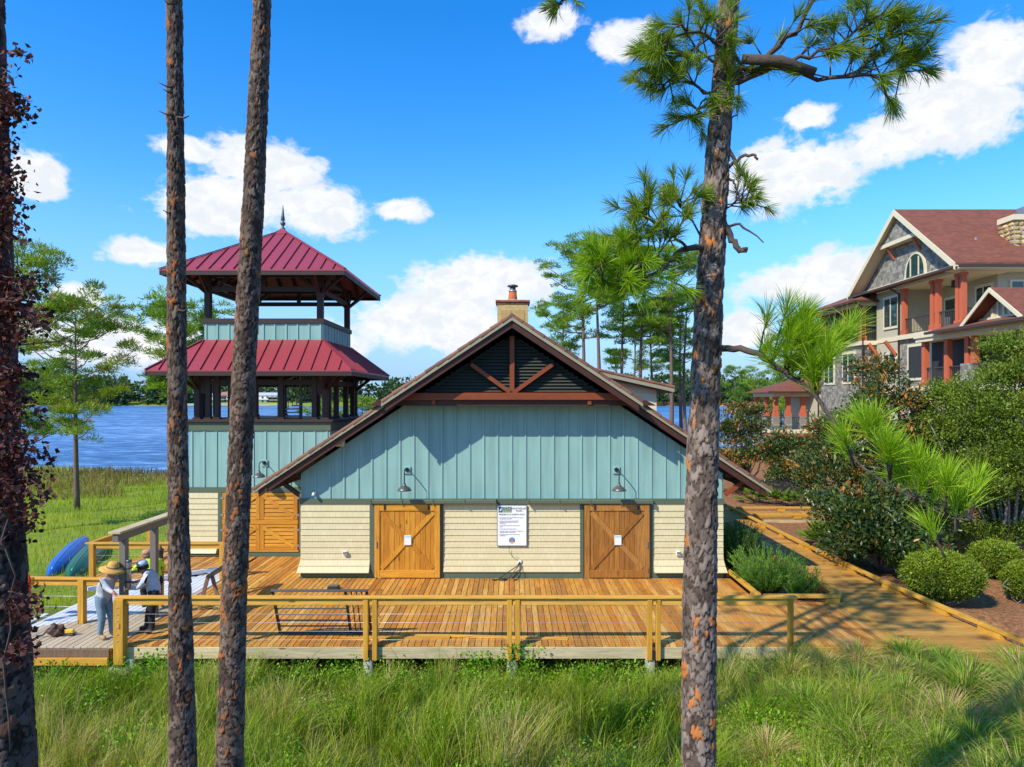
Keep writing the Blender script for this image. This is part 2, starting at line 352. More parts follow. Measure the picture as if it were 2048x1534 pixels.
def water_mat():
    m, N, b = mat_new('lake_water'); p = geo(N)
    n1 = N.noise(N.scale(p, (0.32, 0.85, 1)), 1, 5, 0.65, 0.4); n2 = N.noise(N.scale(p, (1.3, 3.2, 1)), 1, 4, 0.6, 0.3); n3 = N.noise(N.scale(p, (0.02, 0.06, 1)), 1, 3, 0.5)
    c = N.ramp(N.math('MULTIPLY_ADD', N.math('SUBTRACT', n3, 0.5), 0.4, n1), [(0.36, (0.015, 0.075, 0.19)), (0.50, (0.04, 0.16, 0.36)), (0.63, (0.20, 0.37, 0.60))])  # pale ripple tones put the water's sparkle into the base colour
    N.l.new(c, b.inputs['Base Color']); b.inputs['Roughness'].default_value = 0.35; b.inputs['IOR'].default_value = 1.33; b.inputs['Specular IOR Level'].default_value = 0.22
    bump(N, b, N.math('MULTIPLY_ADD', n2, 0.4, n1), 0.35, 0.8); return m
M_WATER = water_mat()
def ground_mat():
    m, N, b = mat_new('ground_cover'); p = geo(N); s = N.add('ShaderNodeSeparateXYZ'); N.l.new(p, s.inputs[0])
    n1 = N.noise(p, 0.6, 5, 0.6); n2 = N.noise(p, 9, 5, 0.65); n3 = N.noise(N.scale(p, (30, 12, 20)), 1, 5, 0.7, 0.8)
    lawn = N.ramp(N.math('MULTIPLY_ADD', N.math('SUBTRACT', n2, 0.5), 0.8, n1), [(0.25, (0.10, 0.15, 0.008)), (0.5, (0.21, 0.28, 0.010)), (0.75, (0.29, 0.29, 0.03))])
    straw = N.ramp(N.math('MULTIPLY_ADD', N.math('SUBTRACT', n2, 0.5), 0.7, n3), [(0.25, (0.075, 0.028, 0.010)), (0.5, (0.27, 0.115, 0.035)), (0.75, (0.50, 0.25, 0.10))])
    dirt = N.ramp(n2, [(0.3, (0.055, 0.040, 0.024)), (0.7, (0.13, 0.095, 0.055))])
    wob = N.math('MULTIPLY', N.math('SUBTRACT', n1, 0.5), 1.2)
    right = N.smooth(N.math('ADD', s.outputs[0], wob), 5.2, 6.4); back = N.smooth(N.math('ADD', s.outputs[1], wob), 14.6, 16.0)
    c = N.mix(N.math('MULTIPLY', right, back), lawn, straw)
    front = N.math('MULTIPLY', N.smooth(s.outputs[1], 16.5, 15.0), N.smooth(s.outputs[0], -20, -14)); c = N.mix(front, c, dirt)
    under = N.math('MULTIPLY', N.math('MULTIPLY', N.smooth(s.outputs[0], -13.0, -12.0), N.smooth(s.outputs[0], 6.2, 5.6)), N.smooth(s.outputs[1], 36, 34)); c = N.mix(under, c, dirt)
    N.l.new(c, b.inputs['Base Color']); b.inputs['Roughness'].default_value = 0.95; bump(N, b, n3, 0.05, 0.7); return m
M_GROUND = ground_mat()
def bark_mat(name, dark, mid, light, orange):
    m, N, b = mat_new(name); a = N.add('ShaderNodeAttribute', attribute_name='tint').outputs['Fac']; k = N.add('ShaderNodeAttribute', attribute_name='crack').outputs['Fac']
    p = geo(N); n = N.noise(N.scale(p, (45, 45, 14)), 1, 5, 0.7, 0.5); n2 = N.noise(p, 3, 3, 0.5)
    f = N.math('MULTIPLY_ADD', N.math('SUBTRACT', n, 0.5), 0.5, a); f = N.math('MULTIPLY_ADD', N.math('SUBTRACT', n2, 0.5), 0.35, f)
    c = N.ramp(f, [(0.0, dark), (0.35, mid), (0.95, light), (1.0, light), (1.0, orange)]); c = N.mix(N.smooth(N.math('ADD', a, N.math('MULTIPLY', n2, 0.30)), 1.02, 1.06), c, (*orange, 1))
    c = N.mix(N.smooth(k, 0.03, 0.22, 0.9, 0), c, tuple(x*0.45 for x in dark)+(1,))
    N.l.new(c, b.inputs['Base Color']); b.inputs['Roughness'].default_value = 0.9; b.inputs['Specular IOR Level'].default_value = 0.2; bump(N, b, n, 0.012, 0.8); return m
M_BARK = bark_mat('pine_bark', (0.085, 0.058, 0.043), (0.165, 0.120, 0.092), (0.30, 0.232, 0.185), (0.48, 0.165, 0.042))
M_BARKM = bark_mat('brown_pine_bark', (0.055, 0.036, 0.026), (0.115, 0.079, 0.058), (0.215, 0.158, 0.120), (0.34, 0.115, 0.035))
M_BARKD = bark_mat('dark_pine_bark', (0.028, 0.020, 0.016), (0.070, 0.052, 0.043), (0.14, 0.105, 0.085), (0.14, 0.065, 0.04))
M_LIMB = paint('pine_limb', (0.085, 0.062, 0.048), 0.9, 0.6, 10, (40, 40, 40), 0.01)
M_LIMBG = paint('grey_limb', (0.24, 0.22, 0.19), 0.9, 0.5, 8, (40, 40, 40), 0.006)
M_TRUNKF = paint('pine_trunk', (0.15, 0.105, 0.082), 0.9, 0.6, 6, (20, 20, 5), 0.02)
M_NEEDLE = leafmat('long_needles', [(0.0, (0.055, 0.105, 0.012)), (0.45, (0.14, 0.235, 0.014)), (0.8, (0.28, 0.38, 0.02)), (1.0, (0.34, 0.24, 0.06))], 0.45, 0.3)
M_NEEDLEY = leafmat('young_needles', [(0.0, (0.12, 0.22, 0.010)), (0.5, (0.27, 0.43, 0.014)), (1.0, (0.40, 0.55, 0.03))], 0.45, 0.35)
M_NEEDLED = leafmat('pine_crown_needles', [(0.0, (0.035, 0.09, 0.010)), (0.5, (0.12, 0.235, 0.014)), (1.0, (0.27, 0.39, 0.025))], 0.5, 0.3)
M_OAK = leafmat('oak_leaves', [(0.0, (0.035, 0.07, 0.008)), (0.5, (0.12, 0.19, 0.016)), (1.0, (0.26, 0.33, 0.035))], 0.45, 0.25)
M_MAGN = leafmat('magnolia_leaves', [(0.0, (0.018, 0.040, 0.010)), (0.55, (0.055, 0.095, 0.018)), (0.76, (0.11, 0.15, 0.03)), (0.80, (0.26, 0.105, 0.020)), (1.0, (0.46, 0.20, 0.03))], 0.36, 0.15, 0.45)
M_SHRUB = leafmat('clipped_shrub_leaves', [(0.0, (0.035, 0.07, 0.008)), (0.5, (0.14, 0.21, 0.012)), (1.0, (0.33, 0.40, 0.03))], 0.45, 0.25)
M_JUNI = leafmat('feathery_leaves', [(0.0, (0.03, 0.09, 0.016)), (0.5, (0.09, 0.23, 0.022)), (1.0, (0.22, 0.41, 0.035))], 0.5, 0.3)
M_PALM = leafmat('palmetto_fronds', [(0.0, (0.05, 0.11, 0.012)), (0.5, (0.13, 0.235, 0.02)), (1.0, (0.28, 0.36, 0.04))], 0.4, 0.3)
M_VINE = leafmat('dry_red_vine_leaves', [(0.0, (0.030, 0.010, 0.010)), (0.5, (0.085, 0.022, 0.020)), (0.85, (0.16, 0.045, 0.035)), (1.0, (0.30, 0.15, 0.09))], 0.6, 0.2)
M_GRASS = leafmat('wild_grass', [(0.0, (0.075, 0.145, 0.006)), (0.4, (0.21, 0.32, 0.010)), (0.68, (0.37, 0.46, 0.022)), (0.82, (0.44, 0.38, 0.09)), (1.0, (0.54, 0.42, 0.19))], 0.55, 0.35)
M_CLUMP = leafmat('tussock_grass', [(0.0, (0.085, 0.17, 0.025)), (0.4, (0.22, 0.34, 0.028)), (0.70, (0.42, 0.51, 0.05)), (0.85, (0.52, 0.42, 0.15)), (1.0, (0.58, 0.38, 0.20))], 0.5, 0.35)
M_LAWN = leafmat('lawn_grass', [(0.0, (0.14, 0.23, 0.006)), (0.5, (0.31, 0.40, 0.008)), (0.8, (0.45, 0.50, 0.025)), (1.0, (0.46, 0.38, 0.09))], 0.55, 0.35)
M_REED = leafmat('brown_marsh_grass', [(0.0, (0.085, 0.08, 0.018)), (0.5, (0.24, 0.17, 0.05)), (1.0, (0.42, 0.29, 0.12))], 0.6, 0.3)
M_WEED = leafmat('leafy_weeds', [(0.0, (0.07, 0.18, 0.008)), (0.5, (0.16, 0.35, 0.012)), (1.0, (0.32, 0.52, 0.03))], 0.45, 0.35)
M_FARTREE = leafmat('far_tree_leaves', [(0.0, (0.022, 0.050, 0.020)), (0.5, (0.050, 0.095, 0.028)), (1.0, (0.10, 0.16, 0.036))], 0.6, 0.2)
# ============================================================ ground, lake
rng = random.Random(7); NR = np.random.default_rng(11)
def sstep(a, b, x):
    t = np.clip((np.asarray(x, dtype=float)-a)/(b-a), 0, 1); return t*t*(3-2*t)
def ground_h(x, y):
    x = np.asarray(x, dtype=float); y = np.asarray(y, dtype=float)
    h = -0.80+0*x
    h = h+0.10*sstep(-9, -13, x)*sstep(14, 18, y)                       # lawn a little higher beside the deck
    h = h+0.63*sstep(5.6, 7.2, x)*sstep(14.8, 17.5, y)                  # beds level with the boardwalk
    h = h+0.50*sstep(3, 7.0, x)*sstep(15.2, 13.8, y)
    shore = 56+10*sstep(0, 25, x)+3*np.sin(x*0.11)+6*sstep(-20, -45, x)
    h = h-0.35*sstep(28, 50, y)*sstep(4, -8, x)
    h = h*(1-sstep(shore-3, shore+6, y))+(-3.0)*sstep(shore-3, shore+6, y)
    far = 545+12*np.sin(x*0.013)+5*np.sin(x*0.05)
    h = h+4.6*sstep(far-8, far+25, y)
    h = h+0.05*np.sin(x*1.3+y*0.7)+0.04*np.sin(x*0.6-y*1.9)
    return h
xs = np.concatenate([np.linspace(-1800, -80, 26), np.linspace(-70, -16, 28), np.linspace(-15, 16, 80), np.linspace(17, 70, 28), np.linspace(80, 1800, 26)])
ys = np.concatenate([np.linspace(-60, 4, 12), np.linspace(5, 30, 64), np.linspace(31, 80, 50), np.linspace(90, 500, 16), np.linspace(520, 620, 16), np.linspace(700, 4500, 10)])
gx, gy = np.meshgrid(xs, ys); gz = ground_h(gx, gy)
gv = np.stack([gx.ravel(), gy.ravel(), gz.ravel()], 1); nx = len(xs); ny = len(ys)
ii, jj = np.meshgrid(np.arange(ny-1), np.arange(nx-1), indexing='ij'); a0 = (ii*nx+jj).ravel()
gf = np.stack([a0, a0+1, a0+nx+1, a0+nx], 1)
tag(npmesh('ground', gv, gf, M_GROUND, None, smooth=True), kind='structure')
tag(mk('lake_water', [(-1800, 40, -1.6), (1800, 40, -1.6), (1800, 4400, -1.6), (-1800, 4400, -1.6)], [(0, 1, 2, 3)], M_WATER), kind='structure')

# ============================================================ boathouse
BW = 6.12; BY = 19.8; BYB = 34.0; RZ = 7.48; SL = 0.66
def rz(x): return RZ-SL*abs(x)
bh = empty('boathouse', (0, BY, 0), 0, 'teal board-and-batten boathouse with a steep brown tiled gable roof and louvred peak', 'building')
T_TOP = 0.62                                              # barge + roof depth measured down
# walls
wt = lambda x: rz(x)-0.42
core = prism('wall', [(-BW, 2.0), (BW, 2.0), (BW, wt(BW)), (0, wt(0)), (-BW, wt(BW))], 'y', BY, BYB, M_TEAL, bh)
low = box('lower_wall', -BW+0.02, BW-0.02, BY+0.02, BYB-0.02, -0.9, 2.0, M_CREAM, bh)
# battens
bx = -BW+0.35; step = 0.405
i = 0
while -BW+0.03+i*step < BW:
    x = -BW+0.03+i*step; i += 1
    top = min(wt(x), 5.0)-0.03
    box('batten', x-0.024, x+0.024, BY-0.026, BY-0.001, 2.295, top, M_TEALB, core)
# green frieze, jambs, base
def bxp(name, x0, x1, z0, z1, d, mat, par=bh, bev=0): return box(name, x0, x1, BY-d, BY+0.01, z0, z1, mat, par, bev)
bxp('frieze_board', -BW-0.03, BW+0.03, 2.13, 2.29, 0.045, M_GREEN)
DL0, DL1 = PX(751, BY), PX(881, BY); DR0, DR1 = PX(1168, BY), PX(1297, BY); DH = 2.145
for a, b in ((-BW, -BW+0.03), ):
    pass
for (a, b) in ((DL0-0.16, DL0-0.02), (DL1+0.02, DL1+0.09), (DR0-0.12, DR0-0.02), (DR1+0.02, DR1+0.14)):
    bxp('door_jamb', a, b, -0.02, 2.13, 0.055, M_GREEN)
panels = [(-BW, DL0-0.16, True), (DL1+0.09, DR0-0.12, False), (DR1+0.14, BW, True)]
for (a, b, flare) in panels:
    bxp('base_board', a, b, -0.12, 0.17, 0.05, M_GREEN)
    n = 11; z = 2.125; dz = (2.125-0.19)/n
    for k in range(n):
        z1 = z-k*dz; z0 = z1-dz-0.012
        fl0 = 0.0; fl1 = 0.0
        def flr(zz): return 0.15*max(0, (0.60-zz)/0.42)**1.7 if flare else 0.05*max(0, (0.62-zz)/0.5)
        fo0 = flr(z0); fo1 = flr(z1)
        ex = 0.10*max(0, (0.62-z0)/0.5)**1.5 if flare else 0
        ex1 = 0.10*max(0, (0.62-z1)/0.5)**1.5 if flare else 0
        la = -1 if a < -6 else 0; lb = 1 if b > 6 else 0
        V = [(a-ex*(la != 0), BY-0.046-fo0, z0), (b+ex*(lb != 0), BY-0.046-fo0, z0), (b+ex*(lb != 0), BY+0.0, z0), (a-ex*(la != 0), BY+0.0, z0),
             (a-ex1*(la != 0), BY-0.022-fo1, z1), (b+ex1*(lb != 0), BY-0.022-fo1, z1), (b+ex1*(lb != 0), BY+0.0, z1), (a-ex1*(la != 0), BY+0.0, z1)]
        mk('shingle_course', V, BOXF, M_SHINGLE, bh)
# sliding barn doors
def barn_door(x0, x1, mat, label):
    d = box('sliding_door', x0+0.10, x1-0.10, BY-0.115, BY-0.075, 0.30, 1.93, M_BLACK, bh); d['label'] = label
    w = x1-x0; n = 11
    bw = (w-0.24)/n
    for k in range(n): box('plank', x0+0.12+k*bw+0.004, x0+0.12+(k+1)*bw-0.004, BY-0.128-0.004*((k*7) % 3), BY-0.116, 0.24, 1.98, mat, d)
    for (a, b) in ((x0, x0+0.15), (x1-0.15, x1)): box('stile', a, b, BY-0.162, BY-0.118, 0.03, DH, mat, d, 0.006)
    matx = M_DOORLX if mat is M_DOORL else M_DOORR
    box('top_rail', x0+0.152, x1-0.152, BY-0.160, BY-0.118, DH-0.19, DH-0.002, matx, d, 0.006)
    box('bottom_rail', x0+0.152, x1-0.152, BY-0.160, BY-0.118, 0.032, 0.25, matx, d, 0.006)
    bar('brace', (x0+0.2, BY-0.146, 0.30), (x1-0.2, BY-0.146, DH-0.24), 0.03, 0.13, mat, d, up=(0, 0, 1))
    bar('brace', (x0+0.2, BY-0.138, DH-0.24), (x1-0.2, BY-0.138, 0.30), 0.026, 0.13, mat, d, up=(0, 0, 1))
    for xx in (x0+0.30, x1-0.32): box('hanger_strap', xx-0.03, xx+0.03, BY-0.175, BY-0.163, DH-0.16, DH+0.04, M_IRON, d)
    box('door_pull', x1-0.09 if mat is M_DOORR else x0+0.05, x1-0.06 if mat is M_DOORR else x0+0.08, BY-0.19, BY-0.163, 0.9, 1.08, M_STEEL, d)
    cx = (x0+x1)/2+0.02
    nt = box('paper_notice', cx-0.10, cx+0.10, BY-0.185, BY-0.178, 0.98, 1.26, M_WHITE, d)
    box('notice_heading', cx-0.08, cx+0.08, BY-0.188, BY-0.186, 1.20, 1.245, paint('pale_blue_ink', (0.35, 0.6, 0.65), 0.6), nt)
barn_door(DL0, DL1, M_DOORL, 'honey coloured sliding door with crossed braces and paper notice')
barn_door(DR0, DR1, M_DOORR, 'browner sliding door with crossed braces and paper notice')
for (a, b) in ((PX(740, BY-0.15), PX(993, BY-0.15)), (PX(1055, BY-0.15), PX(1306, BY-0.15))):
    t = box('door_track', a, b, BY-0.21, BY-0.05, 2.155, 2.275, M_GREEN, bh, 0.02)
    for k in range(5): box('track_bracket', a+(b-a)*(k+0.03)/4.06-0.015, a+(b-a)*(k+0.03)/4.06+0.015, BY-0.225, BY-0.05, 2.145, 2.285, M_GREEN, t)
# louvred gable, projecting
GY = 19.15; BZ0, BZ1 = PZ(800, GY), PZ(787, GY)
gx1 = (RZ-0.45-BZ1)/SL
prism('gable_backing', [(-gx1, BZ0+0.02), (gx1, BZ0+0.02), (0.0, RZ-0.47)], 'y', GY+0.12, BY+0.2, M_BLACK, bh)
lv = empty('louvre', (0, GY, BZ1)); lv.parent = bh; lv.matrix_parent_inverse = ORG[bh.name].inverted(); ORG[lv.name] = Matrix.Translation((0, GY, BZ1))
z = BZ1+0.05
while z < RZ-0.68:
    hw = (RZ-0.50-z)/SL
    V = [(-hw, GY+0.0, z), (hw, GY+0.0, z), (hw, GY+0.012, z-0.004), (-hw, GY+0.012, z-0.004),
         (-hw, GY+0.085, z+0.078), (hw, GY+0.085, z+0.078), (hw, GY+0.097, z+0.07), (-hw, GY+0.097, z+0.07)]
    mk('slat', V, [(0,1,5,4),(3,7,6,2),(0,3,2,1),(4,5,6,7),(0,4,7,3),(1,2,6,5)], M_LOUVRE, lv); z += 0.092
tie = box('tie_beam', PX(795, GY)-0.05, PX(1254, GY)+0.05, GY-0.16, GY+0.05, BZ0, BZ1+0.02, M_BROWN_LIT, bh, 0.012)
prism('beam_soffit', [(-4.05, BZ0-0.16), (4.05, BZ0-0.16), (3.75, BZ0-0.003), (-3.75, BZ0-0.003)], 'y', GY-0.05, BY-0.03, M_BROWN, bh)
for xx in (868, 1178): box('corbel', PX(xx, GY)-0.05, PX(xx, GY)+0.05, GY-0.12, GY-0.052, BZ0-0.13, BZ0-0.005, M_BROWN_LIT, bh)
bar('king_post', (0, GY-0.07, BZ1+0.02), (0, GY-0.07, RZ-0.55), 0.13, 0.09, M_BROWN_LIT, bh)
for s in (-1, 1): bar('strut', (s*0.06, GY-0.085, BZ1+0.04), (s*1.14, GY-0.085, RZ-0.58-SL*1.14), 0.11, 0.12, M_BROWN_LIT, bh, up=(0, 1, 0))
# roof: slab, rake trim, barge boards, rake tiles
UF = 18.5; LF = 19.2; KX = 3.55; EX = 7.3
roof = prism('roof', [(-EX, rz(EX)-0.02), (0, RZ-0.02), (EX, rz(EX)-0.02), (EX, rz(EX)-0.10), (0, RZ-0.12), (-EX, rz(EX)-0.10)], 'y', LF+0.05, BYB+0.6, M_TILE, bh)
prism('gable_roof_extension', [(-KX, rz(KX)-0.021), (0, RZ-0.021), (KX, rz(KX)-0.021), (KX, rz(KX)-0.10), (0, RZ-0.12), (-KX, rz(KX)-0.10)], 'y', UF+0.04, LF+0.049, M_TILE, bh)
prism('soffit', [(-EX+0.15, rz(EX-0.15)-0.13), (0, RZ-0.15), (EX-0.15, rz(EX-0.15)-0.13), (EX-0.15, rz(EX-0.15)-0.16), (0, RZ-0.18), (-EX+0.15, rz(EX-0.15)-0.16)], 'y', LF+0.12, BYB+0.4, M_BROWN, bh)
prism('gable_soffit', [(-KX+0.03, rz(KX)-0.13), (0, RZ-0.15), (KX-0.03, rz(KX)-0.13), (KX-0.03, rz(KX)-0.16), (0, RZ-0.18), (-KX+0.03, rz(KX)-0.16)], 'y', UF+0.1, LF+0.11, M_BROWN, bh)
def rake(name, s, xa, xb, yf, off0, off1, dep, mat, par=bh):
    """board along the rake between |x|=xa..xb, hanging off0..off1 below the roof line"""
    return prism(name, [(s*xa, rz(xa)-off0), (s*xb, rz(xb)-off0), (s*xb, rz(xb)-off1), (s*xa, rz(xa)-off1)], 'y', yf, yf+dep, mat, par)
for s in (-1, 1):
    rake('rake_trim', s, 0.002, KX, UF, 0.065, 0.165, 0.05, M_CREAM if False else paint('rake_trim_paint' if s < 0 else 'rake_trim_paint_right', (0.30, 0.275, 0.175), 0.55, 0.12), bh)
    rake('rake_trim', s, KX-0.25, EX, LF, 0.065, 0.145, 0.05, MATS['rake_trim_paint'], bh)
    rake('barge_board', s, 0.004, KX-0.10, UF+0.06, 0.166, 0.36, 0.07, M_BROWN, bh)
    rake('barge_board', s, KX-0.35, EX-0.14, LF+0.07, 0.146, 0.35, 0.07, M_BROWN, bh)
    # roof end rafter pairs and knee braces
    bar('purlin_end', (s*(EX-0.35), LF+0.05, rz(EX-0.35)-0.26), (s*(EX-0.35), BY+3, rz(EX-0.35)-0.26), 0.10, 0.16, M_BROWN, bh)
    bar('knee_brace', (s*(BW+0.03), BY-0.12, 2.42), (s*(BW+0.62), BY-0.12, 2.86), 0.11, 0.13, M_BROWN if s < 0 else M_BROWN_LIT, bh, up=(0, 1, 0))  # right brace: sunlit tone of the same timber, set by colour
    bar('knee_brace_arm', (s*(BW+0.03), BY-0.12, 2.98), (s*(BW+0.85), BY-0.12, 2.90), 0.10, 0.12, M_BROWN, bh, up=(0, 1, 0))
# rake tiles: half barrels capping each rake, one object each
def tile_geo(L, r):
    V = []; Fc = []; n = 6
    for (t, rr) in ((0, r), (L, r*0.80)):
        for k in range(n+1):
            a = math.pi*k/n; V.append((t, -math.cos(a)*rr, math.sin(a)*rr*0.8-0.03))
        V.append((t, rr, -0.055)); V.append((t, -rr, -0.055))
    m = n+3
    for k in range(m): Fc.append((k, (k+1) % m, (k+1) % m+m, k+m))
    Fc += [tuple(range(m)), tuple(range(2*m-1, m-1, -1))]
    return V, Fc
tv, tf = tile_geo(0.40, 0.080); tile_me = None
ang = math.atan(SL)
def tiles(yf, xa, xb, roofpart):
    global tile_me
    for s in (-1, 1):
        L = (xb-xa)/math.cos(ang); n = max(1, round(L/0.36))
        for k in range(n):
            x = xb-(k)*(xb-xa)/n
            if tile_me is None:
                o = mk('tile', tv, tf, M_TILE, roofpart, world=False); tile_me = o
            else: o = clone(tile_me, roofpart)
            o.location = (s*x, yf+0.06-BY, rz(x)+0.012*((k*5) % 3-1)*0.5)
            o.rotation_euler = (0, -ang if s < 0 else ang+math.pi, 0) if s < 0 else (math.pi, math.pi+ang, 0)
            if s > 0: o.rotation_euler = (0, -ang, math.pi)
            o.scale = (1, 1, 1+0.1*((k*3) % 4-1.5)/2)
tiles(UF, 0.0, KX, roof); tiles(LF, KX+0.02, EX, roof)
# tile courses over the slopes (seen only edge-on)
V = []; Fc = []
for s in (-1, 1):
    for k in range(24):
        xa = k*EX/24; xb = (k+1)*EX/24+0.03; n = len(V)
        V += [(s*xa, LF+0.2, rz(xa)+0.0), (s*xb, LF+0.2, rz(xb)+0.035), (s*xb, BYB+0.55, rz(xb)+0.035), (s*xa, BYB+0.55, rz(xa)+0.0), (s*xb, LF+0.2, rz(xb)-0.01), (s*xb, BYB+0.55, rz(xb)-0.01)]
        Fc += [(n, n+1, n+2, n+3) if s > 0 else (n+3, n+2, n+1, n), (n+1, n+4, n+5, n+2)]
tag(mk('tile_courses', V, Fc, M_TILE, roof), kind='stuff')
# dormer on the right slope
dz0 = lambda x: 6.96-0.225*x
dm = empty('dormer', (3.5, 25, 5)); dm.parent = bh; dm.matrix_parent_inverse = ORG[bh.name].inverted(); ORG[dm.name] = Matrix.Translation((3.5, 25, 5))
prism('dormer_wall', [(1.4, dz0(1.4)-0.15), (5.38, dz0(5.38)-0.15), (5.38, 3.6), (1.4, 3.6)], 'y', 25.4, 31, siding_mat('cream_lap_siding', (0.62, 0.55, 0.36), 0.2), dm)
prism('dormer_roof', [(1.1, dz0(1.1)), (5.95, dz0(5.95)), (5.95, dz0(5.95)-0.09), (1.1, dz0(1.1)-0.09)], 'y', 24.95, 31.4, M_TILE, dm)
prism('dormer_rake_trim', [(1.1, dz0(1.1)-0.09), (5.93, dz0(5.93)-0.09), (5.93, dz0(5.93)-0.21), (1.1, dz0(1.1)-0.21)], 'y', 24.9, 24.95, MATS['rake_trim_paint'], dm)
prism('dormer_soffit', [(1.1, dz0(1.1)-0.22), (5.85, dz0(5.85)-0.22), (5.85, dz0(5.85)-0.26), (1.1, dz0(1.1)-0.26)], 'y', 24.97, 31.3, M_BROWN, dm)
a2 = math.atan(0.225)
for k in range(13):
    x = 5.95-k*0.375; o = clone(tile_me, dm, (x-3.5, 25.0-25, dz0(x)+0.01-5)); o.rotation_euler = (0, -a2, math.pi)
# chimney
ch = empty('chimney', (0.03, 27.2, 6.8)); ch.parent = bh; ch.matrix_parent_inverse = ORG[bh.name].inverted(); ORG[ch.name] = Matrix.Translation((0.03, 27.2, 6.8))
cw = 0.60
box('chimney_shaft', 0.03-cw, 0.03+cw, 26.6, 27.8, 6.6, 8.86, M_STUCCO, ch)
for (a, b) in ((-0.46, -0.04), (0.08, 0.46)):
    box('recess_panel', 0.03+a, 0.03+b, 26.585, 26.60, 7.6, 8.62, paint('stucco_panel_%d' % (a < 0), (0.44, 0.30, 0.11), 0.95, 0.5, 14, (70, 70, 70), 0.02), ch)
bk = None
for row, (zz, ex) in enumerate(((8.86, 0.03), (8.94, 0.075))):
    for side in range(4):
        n = 7
        for k in range(n):
            t = -cw-ex+(k+0.5)*(2*(cw+ex))/n; w = 2*(cw+ex)/n-0.012
            loc = [(t, -cw-ex+0.05, 0), (cw+ex-0.05, t, 0), (t, cw+ex-0.05, 0), (-cw-ex+0.05, t, 0)][side]
            if side in (1, 3) and k in (0, n-1): continue
            if bk is None:
                bk = mk('brick', [(x*0.5, y*0.05, z*0.036) for z in (-1, 1) for (x, y) in ((-1, -1), (1, -1), (1, 1), (-1, 1))], BOXF, M_BRICK, ch, world=False); o = bk
            else: o = clone(bk, ch)
            o.location = (loc[0], loc[1], zz+0.037-6.8); o.scale = (w, 1, 1); o.rotation_euler = (0, 0, 0 if side in (0, 2) else math.pi/2)
box('chimney_top', 0.03-cw+0.02, 0.03+cw-0.02, 26.62, 27.78, 8.86, 9.02, M_CONC, ch)
lathe('mortar_wash', [(0.52, 0), (0.45, 0.04), (0.25, 0.10), (0.19, 0.12)], (0.03, 27.2, 9.0), M_CONC, ch)
lathe('chimney_pot', [(0.185, 0), (0.18, 0.05), (0.15, 0.34)], (0.03, 27.2, 9.09), M_CLAYPOT, ch)
lathe('flue_collar', [(0.165, 0), (0.165, 0.05), (0.12, 0.055), (0.12, 0.20)], (0.03, 27.2, 9.43), M_STEEL, ch)
lathe('flue_cap', [(0.0, 0), (0.21, 0.0), (0.215, 0.05), (0.12, 0.08), (0.0, 0.085)], (0.03, 27.2, 9.63), M_LAMP, ch)

# wall fittings
def gooseneck(x, z, Yw, label, out=0.46, drop=0.42, side=0.0):
    e = empty('gooseneck_lamp', (x, Yw, z), 0, label, 'wall lamp', 'gooseneck lamps on the walls')
    box('mounting_block', x-0.10, x+0.10, Yw-0.045, Yw-0.003, z-0.11, z+0.10, M_TEALB, e, 0.006)
    V, Fc = tube_geo([(x, Yw-0.045, z+0.01), (x, Yw-0.075, z+0.01)], 0.065, 16); mk('canopy', V, Fc, M_IRON, e)
    pts = [(x, Yw-0.07, z+0.01)]
    for k in range(1, 9):
        a = math.pi*k/8; pts.append((x+side*(1-math.cos(a))/2, Yw-0.07-out*(0.5-0.5*math.cos(a)), z+0.01+0.06*math.sin(a)))
    pts.append((x+side, Yw-0.07-out, z-drop+0.06))
    tube('arm', pts, 0.016, M_IRON, e, 8)
    lathe('lamp_shade', [(0.035, 0.10), (0.045, 0.05), (0.07, 0.02), (0.15, -0.03), (0.195, -0.09), (0.20, -0.115), (0.19, -0.115), (0.13, -0.04), (0.03, 0.0)], (x+side, Yw-0.07-out, z-drop), M_LAMP, e, 24)
    return e
gooseneck(PX(814, BY-0.05), PZ(940, BY-0.05), BY-0.002, 'grey gooseneck barn lamp on the teal wall over the honey door')
gooseneck(PX(1233, BY-0.05), PZ(940, BY-0.05), BY-0.002, 'grey gooseneck barn lamp on the teal wall over the browner door')
fl = empty('wall_light', P(679, 886, BY), 0, 'small cream box light under the left roof slope of the boathouse', 'light')
c = P(679, 886, BY-0.12); box('housing', c.x-0.145, c.x+0.145, BY-0.20, BY-0.028, c.z-0.085, c.z+0.085, M_CREAM, fl, 0.02); box('lens', c.x-0.11, c.x+0.11, BY-0.16, BY-0.05, c.z-0.097, c.z-0.087, M_WHITE, fl)
cm = empty('security_camera', P(628, 987, BY), 0, 'small white security camera low on the teal wall near the left corner', 'camera')
c = P(629, 986, BY); box('camera_base', c.x-0.05, c.x+0.05, BY-0.05, BY-0.027, c.z-0.05, c.z+0.05, M_WHITE, cm, 0.008)
V, Fc = tube_geo([(c.x, BY-0.05, c.z), (c.x+0.03, BY-0.22, c.z-0.02)], 0.045, 12); mk('camera_barrel', V, Fc, M_WHITE, cm, smooth=True)
for xx, lab in ((690, 'weatherproof outlet box on cream shingles left of the honey door'), (1356, 'weatherproof outlet box on cream shingles right of the browner door')):
    e = empty('outlet_box', P(xx, 1106, BY), 0, lab, 'outlet'); c = P(xx, 1106, BY-0.08)
    box('box_body', c.x-0.06, c.x+0.06, BY-0.13, BY-0.05, c.z-0.06, c.z+0.06, M_WHITE, e, 0.008); box('box_cover', c.x-0.045, c.x+0.045, BY-0.15, BY-0.131, c.z-0.02, c.z+0.05, M_STEEL, e)
